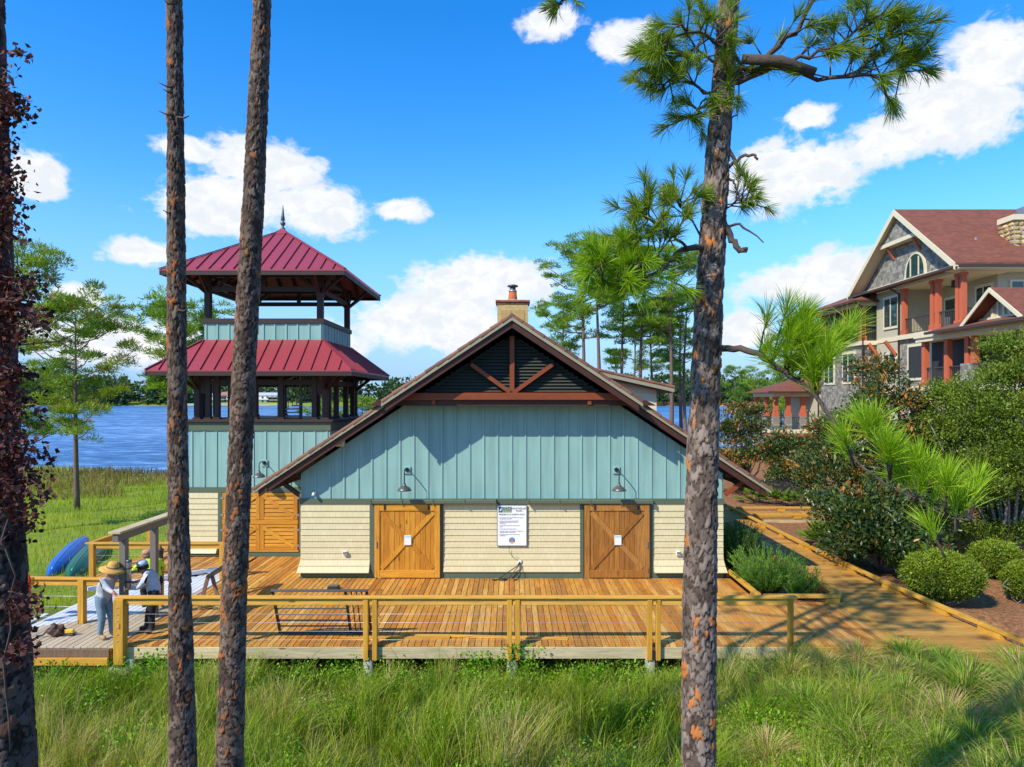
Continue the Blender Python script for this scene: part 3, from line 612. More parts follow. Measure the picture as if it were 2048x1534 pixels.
# rules sign
SGY = BY-0.085
sx0, sx1 = PX(994, SGY), PX(1054, SGY); sz1, sz0 = PZ(1010, SGY), PZ(1092, SGY)
sg = empty('rules_sign', (0.0, SGY, sz0), 0, 'white boathouse rules sign with blue and green logo between the two doors', 'sign')
box('sign_frame', sx0, sx1, SGY-0.012, SGY+0.03, sz0, sz1, M_LAMP, sg, 0.004)
box('sign_face', sx0+0.018, sx1-0.018, SGY-0.016, SGY-0.0125, sz0+0.018, sz1-0.018, paint('sign_white', (0.80, 0.80, 0.78), 0.4, 0.03), sg)
M_INK = paint('sign_ink', (0.05, 0.07, 0.10), 0.6, 0.05); M_BLUE = paint('sign_blue', (0.02, 0.10, 0.22), 0.5, 0.05); M_SKYB = paint('badge_blue', (0.05, 0.25, 0.62), 0.5, 0.1)
M_LEAFG = paint('sign_green', (0.25, 0.42, 0.12), 0.5, 0.05); M_DGREEN = paint('sign_dark_green', (0.03, 0.07, 0.05), 0.5, 0.05); M_ORANGE = paint('badge_orange', (0.75, 0.10, 0.02), 0.5, 0.1); M_YEL = paint('badge_yellow', (0.80, 0.45, 0.03), 0.5, 0.1)
def text(name, body, x, y, z, size, mat, parent, align='LEFT', rotz=0, spacing=1.0):
    cu = bpy.data.curves.new(name, 'FONT'); cu.body = body; cu.size = size; cu.align_x = align; cu.extrude = 0.0008; cu.space_character = spacing
    tmp = bpy.data.objects.new(name+'_tmp', cu); COL.objects.link(tmp)
    me = bpy.data.meshes.new_from_object(tmp.evaluated_get(bpy.context.evaluated_depsgraph_get())); bpy.data.objects.remove(tmp); bpy.data.curves.remove(cu)
    o = bpy.data.objects.new(name, me); COL.objects.link(o); me.materials.clear(); me.materials.append(mat); adopt(o, parent)
    Mw = Matrix.Translation((x, y, z)) @ Matrix.Rotation(rotz, 4, 'Z') @ Matrix.Rotation(math.pi/2, 4, 'X')
    o.matrix_local = ORG[parent.name].inverted() @ Mw if parent.name in ORG else Mw
    return o
ty = SGY-0.0185; sw = sx1-sx0; sh = sz1-sz0
def sp(u, v): return sx0+u*sw, sz1-v*sh
def srect(name, u0, u1, v0, v1, mat, d=0.001):
    a, b = sp(u0, v0); c_, d_ = sp(u1, v1); return box(name, a, c_, ty-d, ty+0.0015, d_, b, mat, sg)
lg = srect('logo_panel', 0.05, 0.19, 0.04, 0.18, M_BLUE); srect('logo_wordmark_panel', 0.205, 0.49, 0.04, 0.145, M_DGREEN); srect('logo_green_bar', 0.205, 0.49, 0.148, 0.18, M_LEAFG)
x, z = sp(0.12, 0.11); mk('logo_bird', [(x-0.03, ty-0.0025, z-0.035), (x+0.0, ty-0.0025, z-0.045), (x+0.03, ty-0.0025, z+0.0), (x+0.02, ty-0.0025, z+0.035), (x+0.035, ty-0.0025, z+0.05), (x+0.005, ty-0.0025, z+0.045), (x-0.005, ty-0.0025, z+0.01)], [tuple(range(7))], M_WHITE, sg)
for body, u, v, size, mt, al in (('WILD', 0.347, 0.085, 0.085, M_WHITE, 'CENTER'), ('HERON', 0.347, 0.138, 0.062, M_WHITE, 'CENTER'), ('BOATHOUSE', 0.735, 0.100, 0.068, M_INK, 'CENTER'), ('RULES', 0.735, 0.155, 0.068, M_INK, 'CENTER'), ('RESIDENTS & GUESTS ONLY', 0.5, 0.245, 0.060, M_INK, 'CENTER')):
    x, z = sp(u, v); text('lettering', body, x, ty-0.003, z, size, mt, sg, al)
v = 0.315
for lines in (('BOATHOUSE AND LOUNGE OPERATING HOURS', 'ARE SUNRISE TO SUNSET'), ('UNITED STATES COAST GUARD SAFETY', 'EQUIPMENT REQUIREMENTS MUST BE', 'FOLLOWED'), ('MAKE SURE THE LIFE VEST YOU HAVE FITS', 'WELL'), ('MAKE SURE THE WHISTLE WORKS',), ('YOU MUST HAVE A WHITE LIGHT IF OPERATING', 'BETWEEN SUNSET AND SUNRISE'), ('CHILDREN UNDER 12 MUST HAVE ADULT', 'SUPERVISION')):
    srect('bullet', 0.05, 0.06, v-0.014, v-0.004, M_INK)
    for ln in lines:
        x, z = sp(0.085, v); text('lettering', ln, x, ty-0.003, z, 0.031, M_INK, sg); v += 0.03
    v += 0.022
x, z = sp(0.5, 0.86)
def disc(name, cx, cz, r, yy, mat, par, a0=0, a1=2*math.pi, n=28, sq=1.0):
    return mk(name, [(cx+r*math.cos(a0+(a1-a0)*k/n), yy, cz+sq*r*math.sin(a0+(a1-a0)*k/n)) for k in range(n)], [tuple(range(n))], mat, par)
disc('badge_ring', x, z, 0.088, ty-0.0012, M_BLUE, sg); disc('badge', x, z, 0.079, ty-0.0022, M_SKYB, sg)
mk('badge_boat', [(x-0.035, ty-0.0032, z-0.045), (x+0.04, ty-0.0032, z-0.045), (x+0.025, ty-0.0032, z+0.0), (x+0.01, ty-0.0032, z+0.05), (x-0.015, ty-0.0032, z+0.02)], [tuple(range(5))], M_ORANGE, sg)
box('badge_sand', x-0.06, x+0.06, ty-0.004, ty-0.0034, z-0.075, z-0.045, M_YEL, sg)
# power cords hanging from the wall below the sign
pc = empty('power_cords', (0.2, BY-0.1, 0), 0, 'dark power cords hanging from the cream wall below the sign onto the deck', 'cable')
x0 = PX(1040, BY); zt = PZ(1122, BY)
for k, (dx, l) in enumerate(((0.0, 0.0), (-0.30, 0.2), (-0.55, 0.35))):
    pts = [(x0, BY-0.09, zt), (x0+dx*0.15-0.01, BY-0.16, zt-0.12), (x0+dx*0.6, BY-0.19, zt*0.45), (x0+dx, BY-0.22, 0.06), (x0+dx-0.08, BY-0.30, 0.022), (x0+dx-0.18-l*0.2, BY-0.34, 0.022), (x0+dx-0.12, BY-0.40, 0.022)]
    tube('cord', pts, 0.013, M_IRON, pc, 6)
for k in range(3): tube('cord_coil', [(x0-0.5+0.11*math.cos(a*0.7+k), BY-0.32+0.05*math.sin(a*0.7+k), 0.02+0.012*k) for a in range(9)], 0.012, M_IRON, pc, 6)
tube('thin_wire', [P(1019, 1094, BY-0.1), P(1018, 1104, BY-0.1), P(1027, 1116, BY-0.1), P(1040, 1116, BY-0.1)], 0.006, M_IRON, pc, 5)
box('wall_plate', x0-0.04, x0+0.04, BY-0.10, BY-0.04, zt-0.03, zt+0.05, M_WHITE, pc)
# ============================================================ lookout tower
TX0, TX1, TY0, TY1 = -10.65, -6.0, 22.5, 27.1
tw = empty('lookout_tower', ((TX0+TX1)/2, (TY0+TY1)/2, 0), 0, 'square teal lookout tower with two tiers of red standing-seam metal roof and dark posts', 'tower')
TCX, TCY = (TX0+TX1)/2, (TY0+TY1)/2
twl = box('wall', TX0, TX1, TY0, TY1, 2.2, 4.12, M_TEAL, tw)
box('lower_wall', TX0+0.02, TX1-0.02, TY0+0.02, TY1-0.02, -0.9, 2.25, M_CREAM, tw)
for k in range(12):
    x = TX0+0.10+k*0.405
    if x < TX1: box('batten', x-0.024, x+0.024, TY0-0.026, TY0-0.001, 2.27, 4.10, M_TEALB, twl)
    y = TY0+0.10+k*0.405
    if y < TY1: box('batten', TX1+0.001, TX1+0.026, y-0.024, y+0.024, 2.27, 4.10, M_TEALB, twl); box('batten', TX0-0.026, TX0-0.001, y-0.024, y+0.024, 2.27, 4.10, M_TEALB, twl)
box('frieze_board', TX0-0.04, TX1+0.04, TY0-0.04, TY1+0.04, 4.12, 4.40, M_GREEN, tw, 0.01)
box('sill_cap', TX0-0.12, TX1+0.12, TY0-0.12, TY1+0.12, 4.40, 4.49, M_DARKT, tw, 0.012)
box('lookout_floor', TX0+0.05, TX1-0.05, TY0+0.05, TY1-0.05, 4.49, 4.50, M_DARKT, tw)
box('belt_board', TX0-0.03, TX1+0.02, TY0-0.045, TY0+0.01, 2.10, 2.268, M_GREEN, tw)
# cream shingles at the left, louvred shutters at the right
sxr = PX(437, TY0)
n = 11; dz = (2.10-0.14)/n
for k in range(n):
    z1 = 2.10-k*dz; z0 = z1-dz-0.012; fo = lambda zz: 0.18*max(0, (0.62-zz)/0.5)**1.6
    V = [(TX0-fo(z0)*0.5, TY0-0.05-fo(z0), z0), (sxr, TY0-0.05-fo(z0), z0), (sxr, TY0, z0), (TX0-fo(z0)*0.5, TY0, z0), (TX0-fo(z1)*0.5, TY0-0.024-fo(z1), z1), (sxr, TY0-0.024-fo(z1), z1), (sxr, TY0, z1), (TX0-fo(z1)*0.5, TY0, z1)]
    mk('shingle_course', V, BOXF, M_SHINGLE, tw)
box('base_board', TX0, TX1, TY0-0.06, TY0+0.01, -0.1, 0.155, M_GREEN, tw)
box('jamb', sxr+0.002, PX(445, TY0), TY0-0.055, TY0+0.01, 0.157, 2.098, M_GREEN, tw)
hx0, hx1 = PX(446, TY0), PX(597, TY0)
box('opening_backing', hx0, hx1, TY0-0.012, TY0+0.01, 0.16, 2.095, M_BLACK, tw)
box('middle_rail', hx0, hx1, TY0-0.075, TY0-0.013, 1.05, 1.20, M_DOORLX, tw, 0.006)
box('bottom_sill', hx0-0.02, hx1+0.02, TY0-0.09, TY0-0.013, 0.157, 0.20, M_DOORLX, tw)
hm = (hx0+hx1)/2
for (z0, z1) in ((1.21, 2.085), (0.21, 1.04)):
    for s, (a, b) in enumerate(((hx0+0.01, hm-0.006), (hm+0.006, hx1-0.01))):
        sh_ = box('shutter', a, b, TY0-0.03, TY0-0.014, z0+0.01, z1-0.01, M_BLACK, tw)
        for (c, d) in ((a, a+0.13), (b-0.13, b)): box('stile', c, d, TY0-0.078, TY0-0.031, z0, z1, M_DOORL, sh_, 0.005)
        for (c, d) in ((z0, z0+0.09), (z1-0.09, z1)): box('rail', a+0.132, b-0.132, TY0-0.075, TY0-0.031, c, d, M_DOORLX, sh_)
        m = 5; hh = (z1-z0-0.2)/m
        for k in range(m):
            zz = z0+0.10+k*hh
            V = [(a+0.132, TY0-0.066, zz+0.004), (b-0.132, TY0-0.066, zz+0.004), (b-0.132, TY0-0.032, zz+0.02), (a+0.132, TY0-0.032, zz+0.02), (a+0.132, TY0-0.056, zz+hh-0.022), (b-0.132, TY0-0.056, zz+hh-0.022), (b-0.132, TY0-0.032, zz+hh-0.012), (a+0.132, TY0-0.032, zz+hh-0.012)]
            mk('slat', V, BOXF, M_DOORLX, sh_)
        if s == 0: bar('brace', (a+0.10, TY0-0.085, z0+0.09), (b-0.10, TY0-0.085, z1-0.09), 0.014, 0.11, M_DOORLX, sh_)
        else: bar('brace', (a+0.10, TY0-0.085, z1-0.09), (b-0.10, TY0-0.085, z0+0.09), 0.014, 0.11, M_DOORLX, sh_)
        hxx = a-0.01 if s == 0 else b+0.01
        for zz in (z0+0.15, z1-0.17): box('hinge', hxx-0.045, hxx+0.045, TY0-0.09, TY0-0.079, zz-0.035, zz+0.035, M_STEEL, sh_)
# open storey: corner clusters, posts, beams
PZ0, PZ1 = 4.49, 6.02
def post(x, y, w=0.2, z0=PZ0, z1=PZ1, m=M_DARKT):
    o = box('post', x-w/2, x+w/2, y-w/2, y+w/2, z0, z1, m, tw, 0.012)
    if z0 == PZ0: box('post_base', x-w/2-0.03, x+w/2+0.03, y-w/2-0.03, y+w/2+0.03, z0, z0+0.07, m, o)
    return o
ins = 0.20
ex0, ex1, ey0, ey1 = TX0+ins, TX1-ins, TY0+ins, TY1-ins
for (cx, cy, sx, sy) in ((ex0, ey0, 1, 1), (ex1, ey0, -1, 1), (ex0, ey1, 1, -1), (ex1, ey1, -1, -1)):
    post(cx, cy, 0.19); post(cx+sx*0.36, cy, 0.17); post(cx, cy+sy*0.36, 0.17)
    box('corner_panel', min(cx+sx*0.096, cx+sx*0.274), max(cx+sx*0.096, cx+sx*0.274), cy-0.05, cy+0.05, 5.35, 5.98, M_DARKT, tw)
    box('corner_panel', cx-0.05, cx+0.05, min(cy+sy*0.096, cy+sy*0.274), max(cy+sy*0.096, cy+sy*0.274), 5.35, 5.98, M_DARKT, tw)
for t in (0.155, 0.26, 0.45, 0.655): post(ex0+(ex1-ex0)*t, ey0, 0.165)
for t in (0.35, 0.66): post(ex0+(ex1-ex0)*t, ey1, 0.165)
for t in (0.33, 0.66):
    for xx in (ex0, ex1): post(xx, ey0+(ey1-ey0)*t, 0.165)
for yy in (ey0, ey1): bar('beam', (ex0-0.02, yy, 5.72), (ex1+0.02, yy, 5.72), 0.13, 0.17, M_DARKT, tw); bar('plate_beam', (ex0-0.12, yy, 5.99), (ex1+0.12, yy, 5.99), 0.16, 0.14, M_DARKT, tw)
for xx in (ex0, ex1): bar('beam', (xx, ey0-0.02, 5.72), (xx, ey1+0.02, 5.72), 0.125, 0.165, M_DARKT, tw); bar('plate_beam', (xx, ey0-0.12, 5.995), (xx, ey1+0.12, 5.995), 0.155, 0.135, M_DARKT, tw)
# standing-seam roofs
def hip(name, o0, o1, z0, z1, nseam, over):
    """o0=(x0,x1,y0,y1) eave rectangle at z0 rising to rectangle o1 at z1"""
    a = [(o0[0], o0[2], z0), (o0[1], o0[2], z0), (o0[1], o0[3], z0), (o0[0], o0[3], z0)]; b = [(o1[0], o1[2], z1), (o1[1], o1[2], z1), (o1[1], o1[3], z1), (o1[0], o1[3], z1)]
    V = a+b+[(x, y, z-0.05) for x, y, z in a]+[(x, y, z-0.05) for x, y, z in b]
    Fc = [(k, (k+1) % 4, (k+1) % 4+4, k+4) for k in range(4)]+[(k+8, k+12, (k+1) % 4+12, (k+1) % 4+8) for k in range(4)]+[(k, k+8, (k+1) % 4+8, (k+1) % 4) for k in range(4)]+[(k+4, (k+1) % 4+4, (k+1) % 4+12, k+12) for k in range(4)]
    r = mk(name, V, Fc, M_REDROOF, tw)
    A = [Vector(v) for v in a]; B = [Vector(v) for v in b]
    for k in range(4):
        A0, A1, B0, B1 = A[k], A[(k+1) % 4], B[k], B[(k+1) % 4]; e = (A1-A0).normalized(); L = (A1-A0).length
        nrm = e.cross((B0-A0)).normalized(); t0 = (B0-A0).dot(e); t1 = (B1-A0).dot(e); up = (B0-A0)-e*t0
        for j in range(1, nseam):
            t = L*j/nseam
            f = 1.0
            if t < t0: f = t/t0
            elif t > t1: f = (L-t)/(L-t1)
            p0 = A0+e*t+nrm*0.018; p1 = p0+up*max(f-0.015, 0.02)
            bar('seam', p0, p1, 0.022, 0.055, M_REDROOF, r, up=nrm)
        bar('hip_cap', A0+nrm*0.012+Vector((0, 0, 0.012)), B0+nrm*0.012+Vector((0, 0, 0.012)), 0.11, 0.03, M_REDROOF, r)
        n_ = Vector((e.y, -e.x, 0))
        bar('fascia', A0-e*0.0+n_*-0.03+Vector((0, 0, -0.115)), A1+n_*-0.03+Vector((0, 0, -0.115)), 0.04, 0.13, M_DARKT, r)
        # rafters under the eaves
        m = 9
        for j in range(m+1):
            t = L*(j+0.5)/(m+1); f = 1.0
            if t < t0: f = t/t0
            elif t > t1: f = (L-t)/(L-t1)
            p0 = A0+e*t-nrm*0.10+up*0.03; p1 = A0+e*t-nrm*0.10+up*min(f*0.95, 1.0)
            bar('rafter', p0, p1, 0.06, 0.11, M_DARKT, r, up=nrm)
    return r
mx0, mx1, my0, my1 = TX0+0.35, TX1-0.35, TY0+0.35, TY1-0.35
hip('skirt_roof', (TX0-0.95, TX1+0.95, TY0-0.95, TY1+0.95), (mx0-0.02, mx1+0.02, my0-0.02, my1+0.02), 6.09, 7.15, 15, 0)
for (cx, cy, sx, sy) in ((ex0, ey0, -1, -1), (ex1, ey0, 1, -1), (ex0, ey1, -1, 1), (ex1, ey1, 1, 1)):
    for (dx, dy) in ((sx, 0), (0, sy), (sx*0.75, sy*0.75)):
        bar('bracket', (cx, cy, 5.45), (cx+dx*0.72, cy+dy*0.72, 6.02), 0.08, 0.09, M_DARKT, tw)
# upper storey
box('parapet', mx0, mx1, my0, my0+0.08, 7.02, 7.70, M_TEAL, tw); box('parapet', mx0, mx1, my1-0.08, my1, 7.02, 7.70, M_TEAL, tw)
box('parapet', mx0, mx0+0.08, my0+0.081, my1-0.081, 7.02, 7.70, M_TEAL, tw); box('parapet', mx1-0.08, mx1, my0+0.081, my1-0.081, 7.02, 7.70, M_TEAL, tw)
for k in range(11):
    x = mx0+0.06+k*(mx1-mx0-0.12)/10; box('batten', x-0.024, x+0.024, my0-0.026, my0-0.001, 7.14, 7.70, M_TEALB, tw)
    y = my0+0.06+k*(my1-my0-0.12)/10; box('batten', mx1+0.001, mx1+0.026, y-0.024, y+0.024, 7.14, 7.70, M_TEALB, tw)
box('upper_floor', mx0+0.09, mx1-0.09, my0+0.09, my1-0.09, 7.05, 7.12, M_DARKT, tw)
for (x0, x1, y0, y1) in ((mx0-0.06, mx1+0.06, my0-0.06, my0+0.14), (mx0-0.06, mx1+0.06, my1-0.14, my1+0.06), (mx0-0.06, mx0+0.14, my0+0.142, my1-0.142), (mx1-0.14, mx1+0.06, my0+0.142, my1-0.142)):
    box('parapet_cap', x0, x1, y0, y1, 7.702, 7.86, M_DARKT, tw)
ux0, ux1, uy0, uy1 = mx0+0.09, mx1-0.09, my0+0.09, my1-0.09
for (cx, cy, sx, sy) in ((ux0, uy0, 1, 1), (ux1, uy0, -1, 1), (ux0, uy1, 1, -1), (ux1, uy1, -1, -1)):
    box('upper_post', cx-0.10, cx+0.10, cy-0.10, cy+0.10, 7.86, 9.28, M_DARKT, tw, 0.012)
    for (dx, dy) in ((-sx, 0), (0, -sy), (sx, 0), (0, sy), (-sx*0.8, -sy*0.8)):
        bar('bracket', (cx+dx*0.08, cy+dy*0.08, 8.75), (cx+dx*0.78, cy+dy*0.78, 9.36), 0.08, 0.10, M_DARKT, tw)
for yy in (uy0, uy1): bar('upper_tie', (ux0-0.02, yy, 8.86), (ux1+0.02, yy, 8.86), 0.12, 0.15, M_DARKT, tw); bar('upper_plate', (ux0-0.15, yy, 9.32), (ux1+0.15, yy, 9.32), 0.14, 0.14, M_DARKT, tw); bar('hanging_post', ((ux0+ux1)/2, yy, 8.94), ((ux0+ux1)/2, yy, 9.30), 0.13, 0.11, M_DARKT, tw)
for xx in (ux0, ux1): bar('upper_tie', (xx, uy0, 8.85), (xx, uy1, 8.85), 0.115, 0.145, M_DARKT, tw); bar('upper_plate', (xx, uy0-0.15, 9.325), (xx, uy1+0.15, 9.325), 0.135, 0.135, M_DARKT, tw)
hip('upper_roof', (mx0-1.0, mx1+1.0, my0-1.0, my1+1.0), (TCX-0.16, TCX+0.16, TCY-0.16, TCY+0.16), 9.33, 11.18, 15, 0)
mk('roof_cap', [(TCX-0.30, TCY-0.30, 11.10), (TCX+0.30, TCY-0.30, 11.10), (TCX+0.30, TCY+0.30, 11.10), (TCX-0.30, TCY+0.30, 11.10), (TCX, TCY, 11.40)], [(0, 1, 4), (1, 2, 4), (2, 3, 4), (3, 0, 4), (3, 2, 1, 0)], M_REDROOF, tw)
lathe('finial', [(0.09, 0), (0.09, 0.10), (0.05, 0.14), (0.035, 0.18), (0.085, 0.24), (0.095, 0.28), (0.085, 0.32), (0.03, 0.36), (0.075, 0.40), (0.055, 0.55), (0.012, 0.93), (0.0, 0.95)], (TCX, TCY, 11.26), M_LAMP, tw, 14)
# spiral stair inside
st = empty('spiral_stair', (-7.2, 24.6, 4.5)); st.parent = tw; st.matrix_parent_inverse = ORG[tw.name].inverted(); ORG[st.name] = Matrix.Translation((-7.2, 24.6, 4.5))
M_STAIR = paint('pale_green_iron', (0.30, 0.33, 0.27), 0.5, 0.15)
scx, scy = -7.55, 24.4
tube('newel', [(scx, scy, 4.5), (scx, scy, 8.0)], 0.06, M_STAIR, st, 10)
hr = []
for k in range(18):
    a = RAD(200)+k*RAD(22); z = 4.55+k*0.125; r = 0.78
    V = [(scx, scy, z), (scx+r*math.cos(a), scy+r*math.sin(a), z), (scx+r*math.cos(a+0.42), scy+r*math.sin(a+0.42), z)]
    mk('tread', V+[(x, y, zz+0.04) for x, y, zz in V], [(0, 2, 1), (3, 4, 5), (0, 1, 4, 3), (1, 2, 5, 4), (2, 0, 3, 5)], M_STAIR, st)
    for q in (0, 0.5):
        aa = a+0.38*q; tube('baluster', [(scx+r*math.cos(aa), scy+r*math.sin(aa), z), (scx+r*math.cos(aa), scy+r*math.sin(aa), z+0.98+0.0625*q*2)], 0.014, M_STAIR, st, 5)
    hr.append((scx+r*math.cos(a), scy+r*math.sin(a), z+0.98))
tube('handrail', hr, 0.025, M_STAIR, st, 6)
gooseneck(PX(530, TY0), PZ(926, TY0), TY0-0.002, 'grey gooseneck barn lamp on the teal tower wall beside a pine trunk', side=-0.02, drop=0.30, out=0.40)
# ============================================================ decks
def board_proto(name, mat, parent, w=0.1295, t=0.034):
    V = [(x*w/2, y*0.5, z) for z in (-t, 0) for (x, y) in ((-1, -1), (1, -1), (1, 1), (-1, 1))]
    o = mk(name, V, BOXF, mat, parent, world=False)
    bm = bmesh.new(); bm.from_mesh(o.data); ed = [e for e in bm.edges if abs(e.verts[0].co.z) < 1e-6 and abs(e.verts[1].co.z) < 1e-6]
    bmesh.ops.bevel(bm, geom=ed, offset=0.004, segments=1, affect='EDGES'); bm.to_mesh(o.data); bm.free()
    return o
def lay(parent, mat, cols, pitch=0.142, name='board', zj=0.003, jr=0.0, cutp=(1.6, 3.3)):
    """cols: list of (x, y0, y1): boards along Y cut to random lengths"""
    proto = None; org = ORG[parent.name].translation
    for (x, y0, y1) in cols:
        y = y0
        while y < y1-0.05:
            L = rng.uniform(*cutp)
            if y1-(y+L) < 0.8: L = y1-y
            if proto is None: proto = board_proto(name, mat, parent); o = proto
            else: o = clone(proto, parent)
            e0 = rng.uniform(0, 0.012) if y == y0 else 0
            o.location = (x-org.x+rng.uniform(-jr, jr), y+L/2-e0/2-org.y, rng.uniform(-zj, zj)-org.z); o.scale = (1, L-0.004+e0, 1)
            o.rotation_euler = (0, rng.uniform(-0.006, 0.006), 0)
            y += L
FD = 14.4
deck = boxes('deck', [(-8.28, 8.3, FD+0.08, FD+0.12, -0.27, -0.04), (-8.28, 6.2, 16.4, 16.45, -0.27, -0.04), (-8.28, 6.2, 19.3, 19.35, -0.27, -0.04)]+
             [(x-0.02, x+0.02, FD+0.125, 16.395, -0.24, -0.04) for x in np.arange(-8, 8.3, 0.8)]+[(-12.1, -6.2, 22.2, 22.24, -0.25, -0.04), (-12.1, -6.2, 20.3, 20.34, -0.25, -0.04)], M_GREYWOOD)
tag(deck, kind='structure')
cols = []
for k in range(118):
    x = -8.23+k*0.1418
    y1 = 19.72 if -6.2 <= x <= 6.25 else (22.4 if x < -6.2 else 17.42)
    cols.append((x, FD, y1))
lay(deck, M_DECK, cols, cutp=(2.3, 4.4))
# bleached fascia planks along the front
fx = [-8.2, -5.6, -3.0, 0.2, 3.1, 5.9]
for a, b in zip(fx[:-1], fx[1:]): box('fascia_plank', a+0.004, b-0.004, FD-0.045, FD-0.003, -0.275, -0.037, M_FASCIA, deck, 0.004)
box('fascia_plank', 5.905, 8.4, FD-0.04, FD-0.003, -0.25, -0.036, M_RAILX, deck, 0.004)
for x in (-8.05, PX(737, FD), 0.0, PX(1300, FD), 4.6):
    lathe('pile', [(0.11, 0), (0.11, 0.95)], (x, FD+0.0, -1.22), M_CONC, deck, 12)
box('footing', -8.42, -7.98, FD-0.2, FD+0.22, -1.0, -0.42, M_CONC, deck, 0.03)
# back-left deck beside the tower, and weathered side deck
bdeck = boxes('back_deck', [(-12.25, -12.2, 19.6, 24.4, -0.27, -0.04), (-12.2, -8.4, 19.55, 19.6, -0.27, -0.04)], M_GREYWOOD); tag(bdeck, kind='structure')
lay(bdeck, M_DECK, [(-12.16+k*0.1418, 19.56 if -12.16+k*0.1418 < -9.7 else 20.35, 24.4 if -12.16+k*0.1418 < -10.85 else 22.4) for k in range(27)], cutp=(2.4, 4))
sdeck = boxes('side_deck', [(-12.0, -8.42, 14.33, 14.37, -0.26, -0.04), (-12.0, -8.42, 16.0, 16.04, -0.24, -0.045)], M_RAILX); tag(sdeck, kind='structure')
def ramp_low(x): return 15.45+(x+11.1)*(16.46-15.45)/2.0 if x < -9.1 else 16.46+(x+9.1)*(19.26-16.46)/0.86
def ramp_high(x): return 15.45+(-11.1-x)*9 if x < -11.1 else min(18.15+(x+11.35)*(20.35-18.15)/2.6, 20.35)
lay(sdeck, M_DECKG, [(-11.95+k*0.1418, 14.3, ramp_low(-11.95+k*0.1418) if -11.95+k*0.1418 > -11.1 else 15.4) for k in range(26)], cutp=(2.5, 4))
box('skirt_board', -12.0, -8.42, 14.25, 14.295, -0.20, -0.04, M_GREYWOOD, sdeck, 0.004); box('lower_skirt_board', -12.0, -8.42, 14.20, 14.249, -0.36, -0.205, M_RAILX, sdeck, 0.004)
wdeck = boxes('painted_walkway', [(-11.0, -8.5, 17.4, 17.44, -0.24, -0.045)], M_GREYWOOD); tag(wdeck, kind='structure')
lay(wdeck, M_DECKW, [(-11.25+k*0.1418, ramp_low(-11.25+k*0.1418)+0.02 if -11.25+k*0.1418 > -11.1 else 15.6, ramp_high(-11.25+k*0.1418) if -11.25+k*0.1418 > -11.15 else 16.5) for k in range(21)], cutp=(2.2, 4), zj=0.002)
bar('kerb', (-11.35, 18.25, 0.10), (-8.7, 20.45, 0.10), 0.10, 0.10, M_DECKW, wdeck)
for t in (0.1, 0.5, 0.9): bar('kerb_block', (-11.35+2.65*t, 18.25+2.2*t, 0.0), (-11.35+2.65*t+0.01, 18.25+2.2*t, 0.05), 0.1, 0.12, M_DECKW, wdeck)
# ============================================================ railings with cables
def cable_rail(name, p0, p1, posts, label, cables=5, lip=0.12, pw=0.10, mat=M_RAILX, loose=False):
    p0 = Vector(p0); p1 = Vector(p1); d = (p1-p0).normalized(); L = (p1-p0).length
    e = empty(name, p0, 0, label, 'railing')
    bar('cap_rail', p0+Vector((0, 0, 1.035))-d*lip, p1+Vector((0, 0, 1.035))+d*lip, 0.14, 0.045, mat, e, bev=0.006)
    bar('sub_rail', p0+Vector((0, 0, 0.945)), p1+Vector((0, 0, 0.945)), 0.04, 0.13, mat, e)
    for t in posts:
        q = p0+d*t; w = pw
        bar('post', q+Vector((0, 0, -0.28 if not loose else 0.0)), q+Vector((0, 0, 1.012)), w, w, M_POST, e, up=d, bev=0.006)
    for k in range(cables):
        z = 0.14+k*(0.86-0.14)/(cables-1) if cables > 1 else 0.5
        tube('cable', [p0+Vector((0, 0, z)), p1+Vector((0, 0, z))], 0.0036, M_CABLE, e, 5)
    return e
RY = FD-0.09
fr = cable_rail('deck_railing', (-8.2, RY, 0), (5.87, RY, 0), [PX(447, RY)+8.2, PX(732, RY)+8.2, PX(750, RY)+8.2, PX(1019, RY)+8.2, PX(1035, RY)+8.2, PX(1299, RY)+8.2, PX(1316, RY)+8.2, PX(1581, RY)+8.2], 'long yellow pine cable railing along the front edge of the deck', lip=0.10)
box('end_post', -8.31, -8.10, RY-0.10, RY+0.08, -0.36, 1.01, M_POST, fr, 0.008)
for k in range(6): box('cable_end', -8.24, -8.20, RY-0.112, RY-0.101, 0.14+k*0.14, 0.155+k*0.14, M_CABLE, fr)
for x in (PX(741, RY), PX(1027, RY), PX(1307, RY)): box('post_bracket', x-0.05, x+0.05, RY-0.03, RY+0.035, -0.26, -0.10, M_IRON, fr)
cable_rail('side_railing', (-11.6, 15.85, 0), (-9.0, 15.75, 0), [1.66], 'yellow pine cable railing left of the worker in the straw hat', cables=4, lip=0.1, pw=0.14, loose=True)
br = cable_rail('back_railing', (-12.12, 19.62, 0), (-8.28, 19.62, 0), [0.06, 1.95, 3.80], 'yellow pine cable railing in front of the tower base', pw=0.14, loose=True)
cable_rail('far_side_railing', (-12.15, 19.8, 0), (-12.1, 24.3, 0), [1.5, 3.0, 4.4], 'yellow pine cable railing running back along the left deck edge by the lawn', pw=0.12, mat=M_RAILY, loose=True)
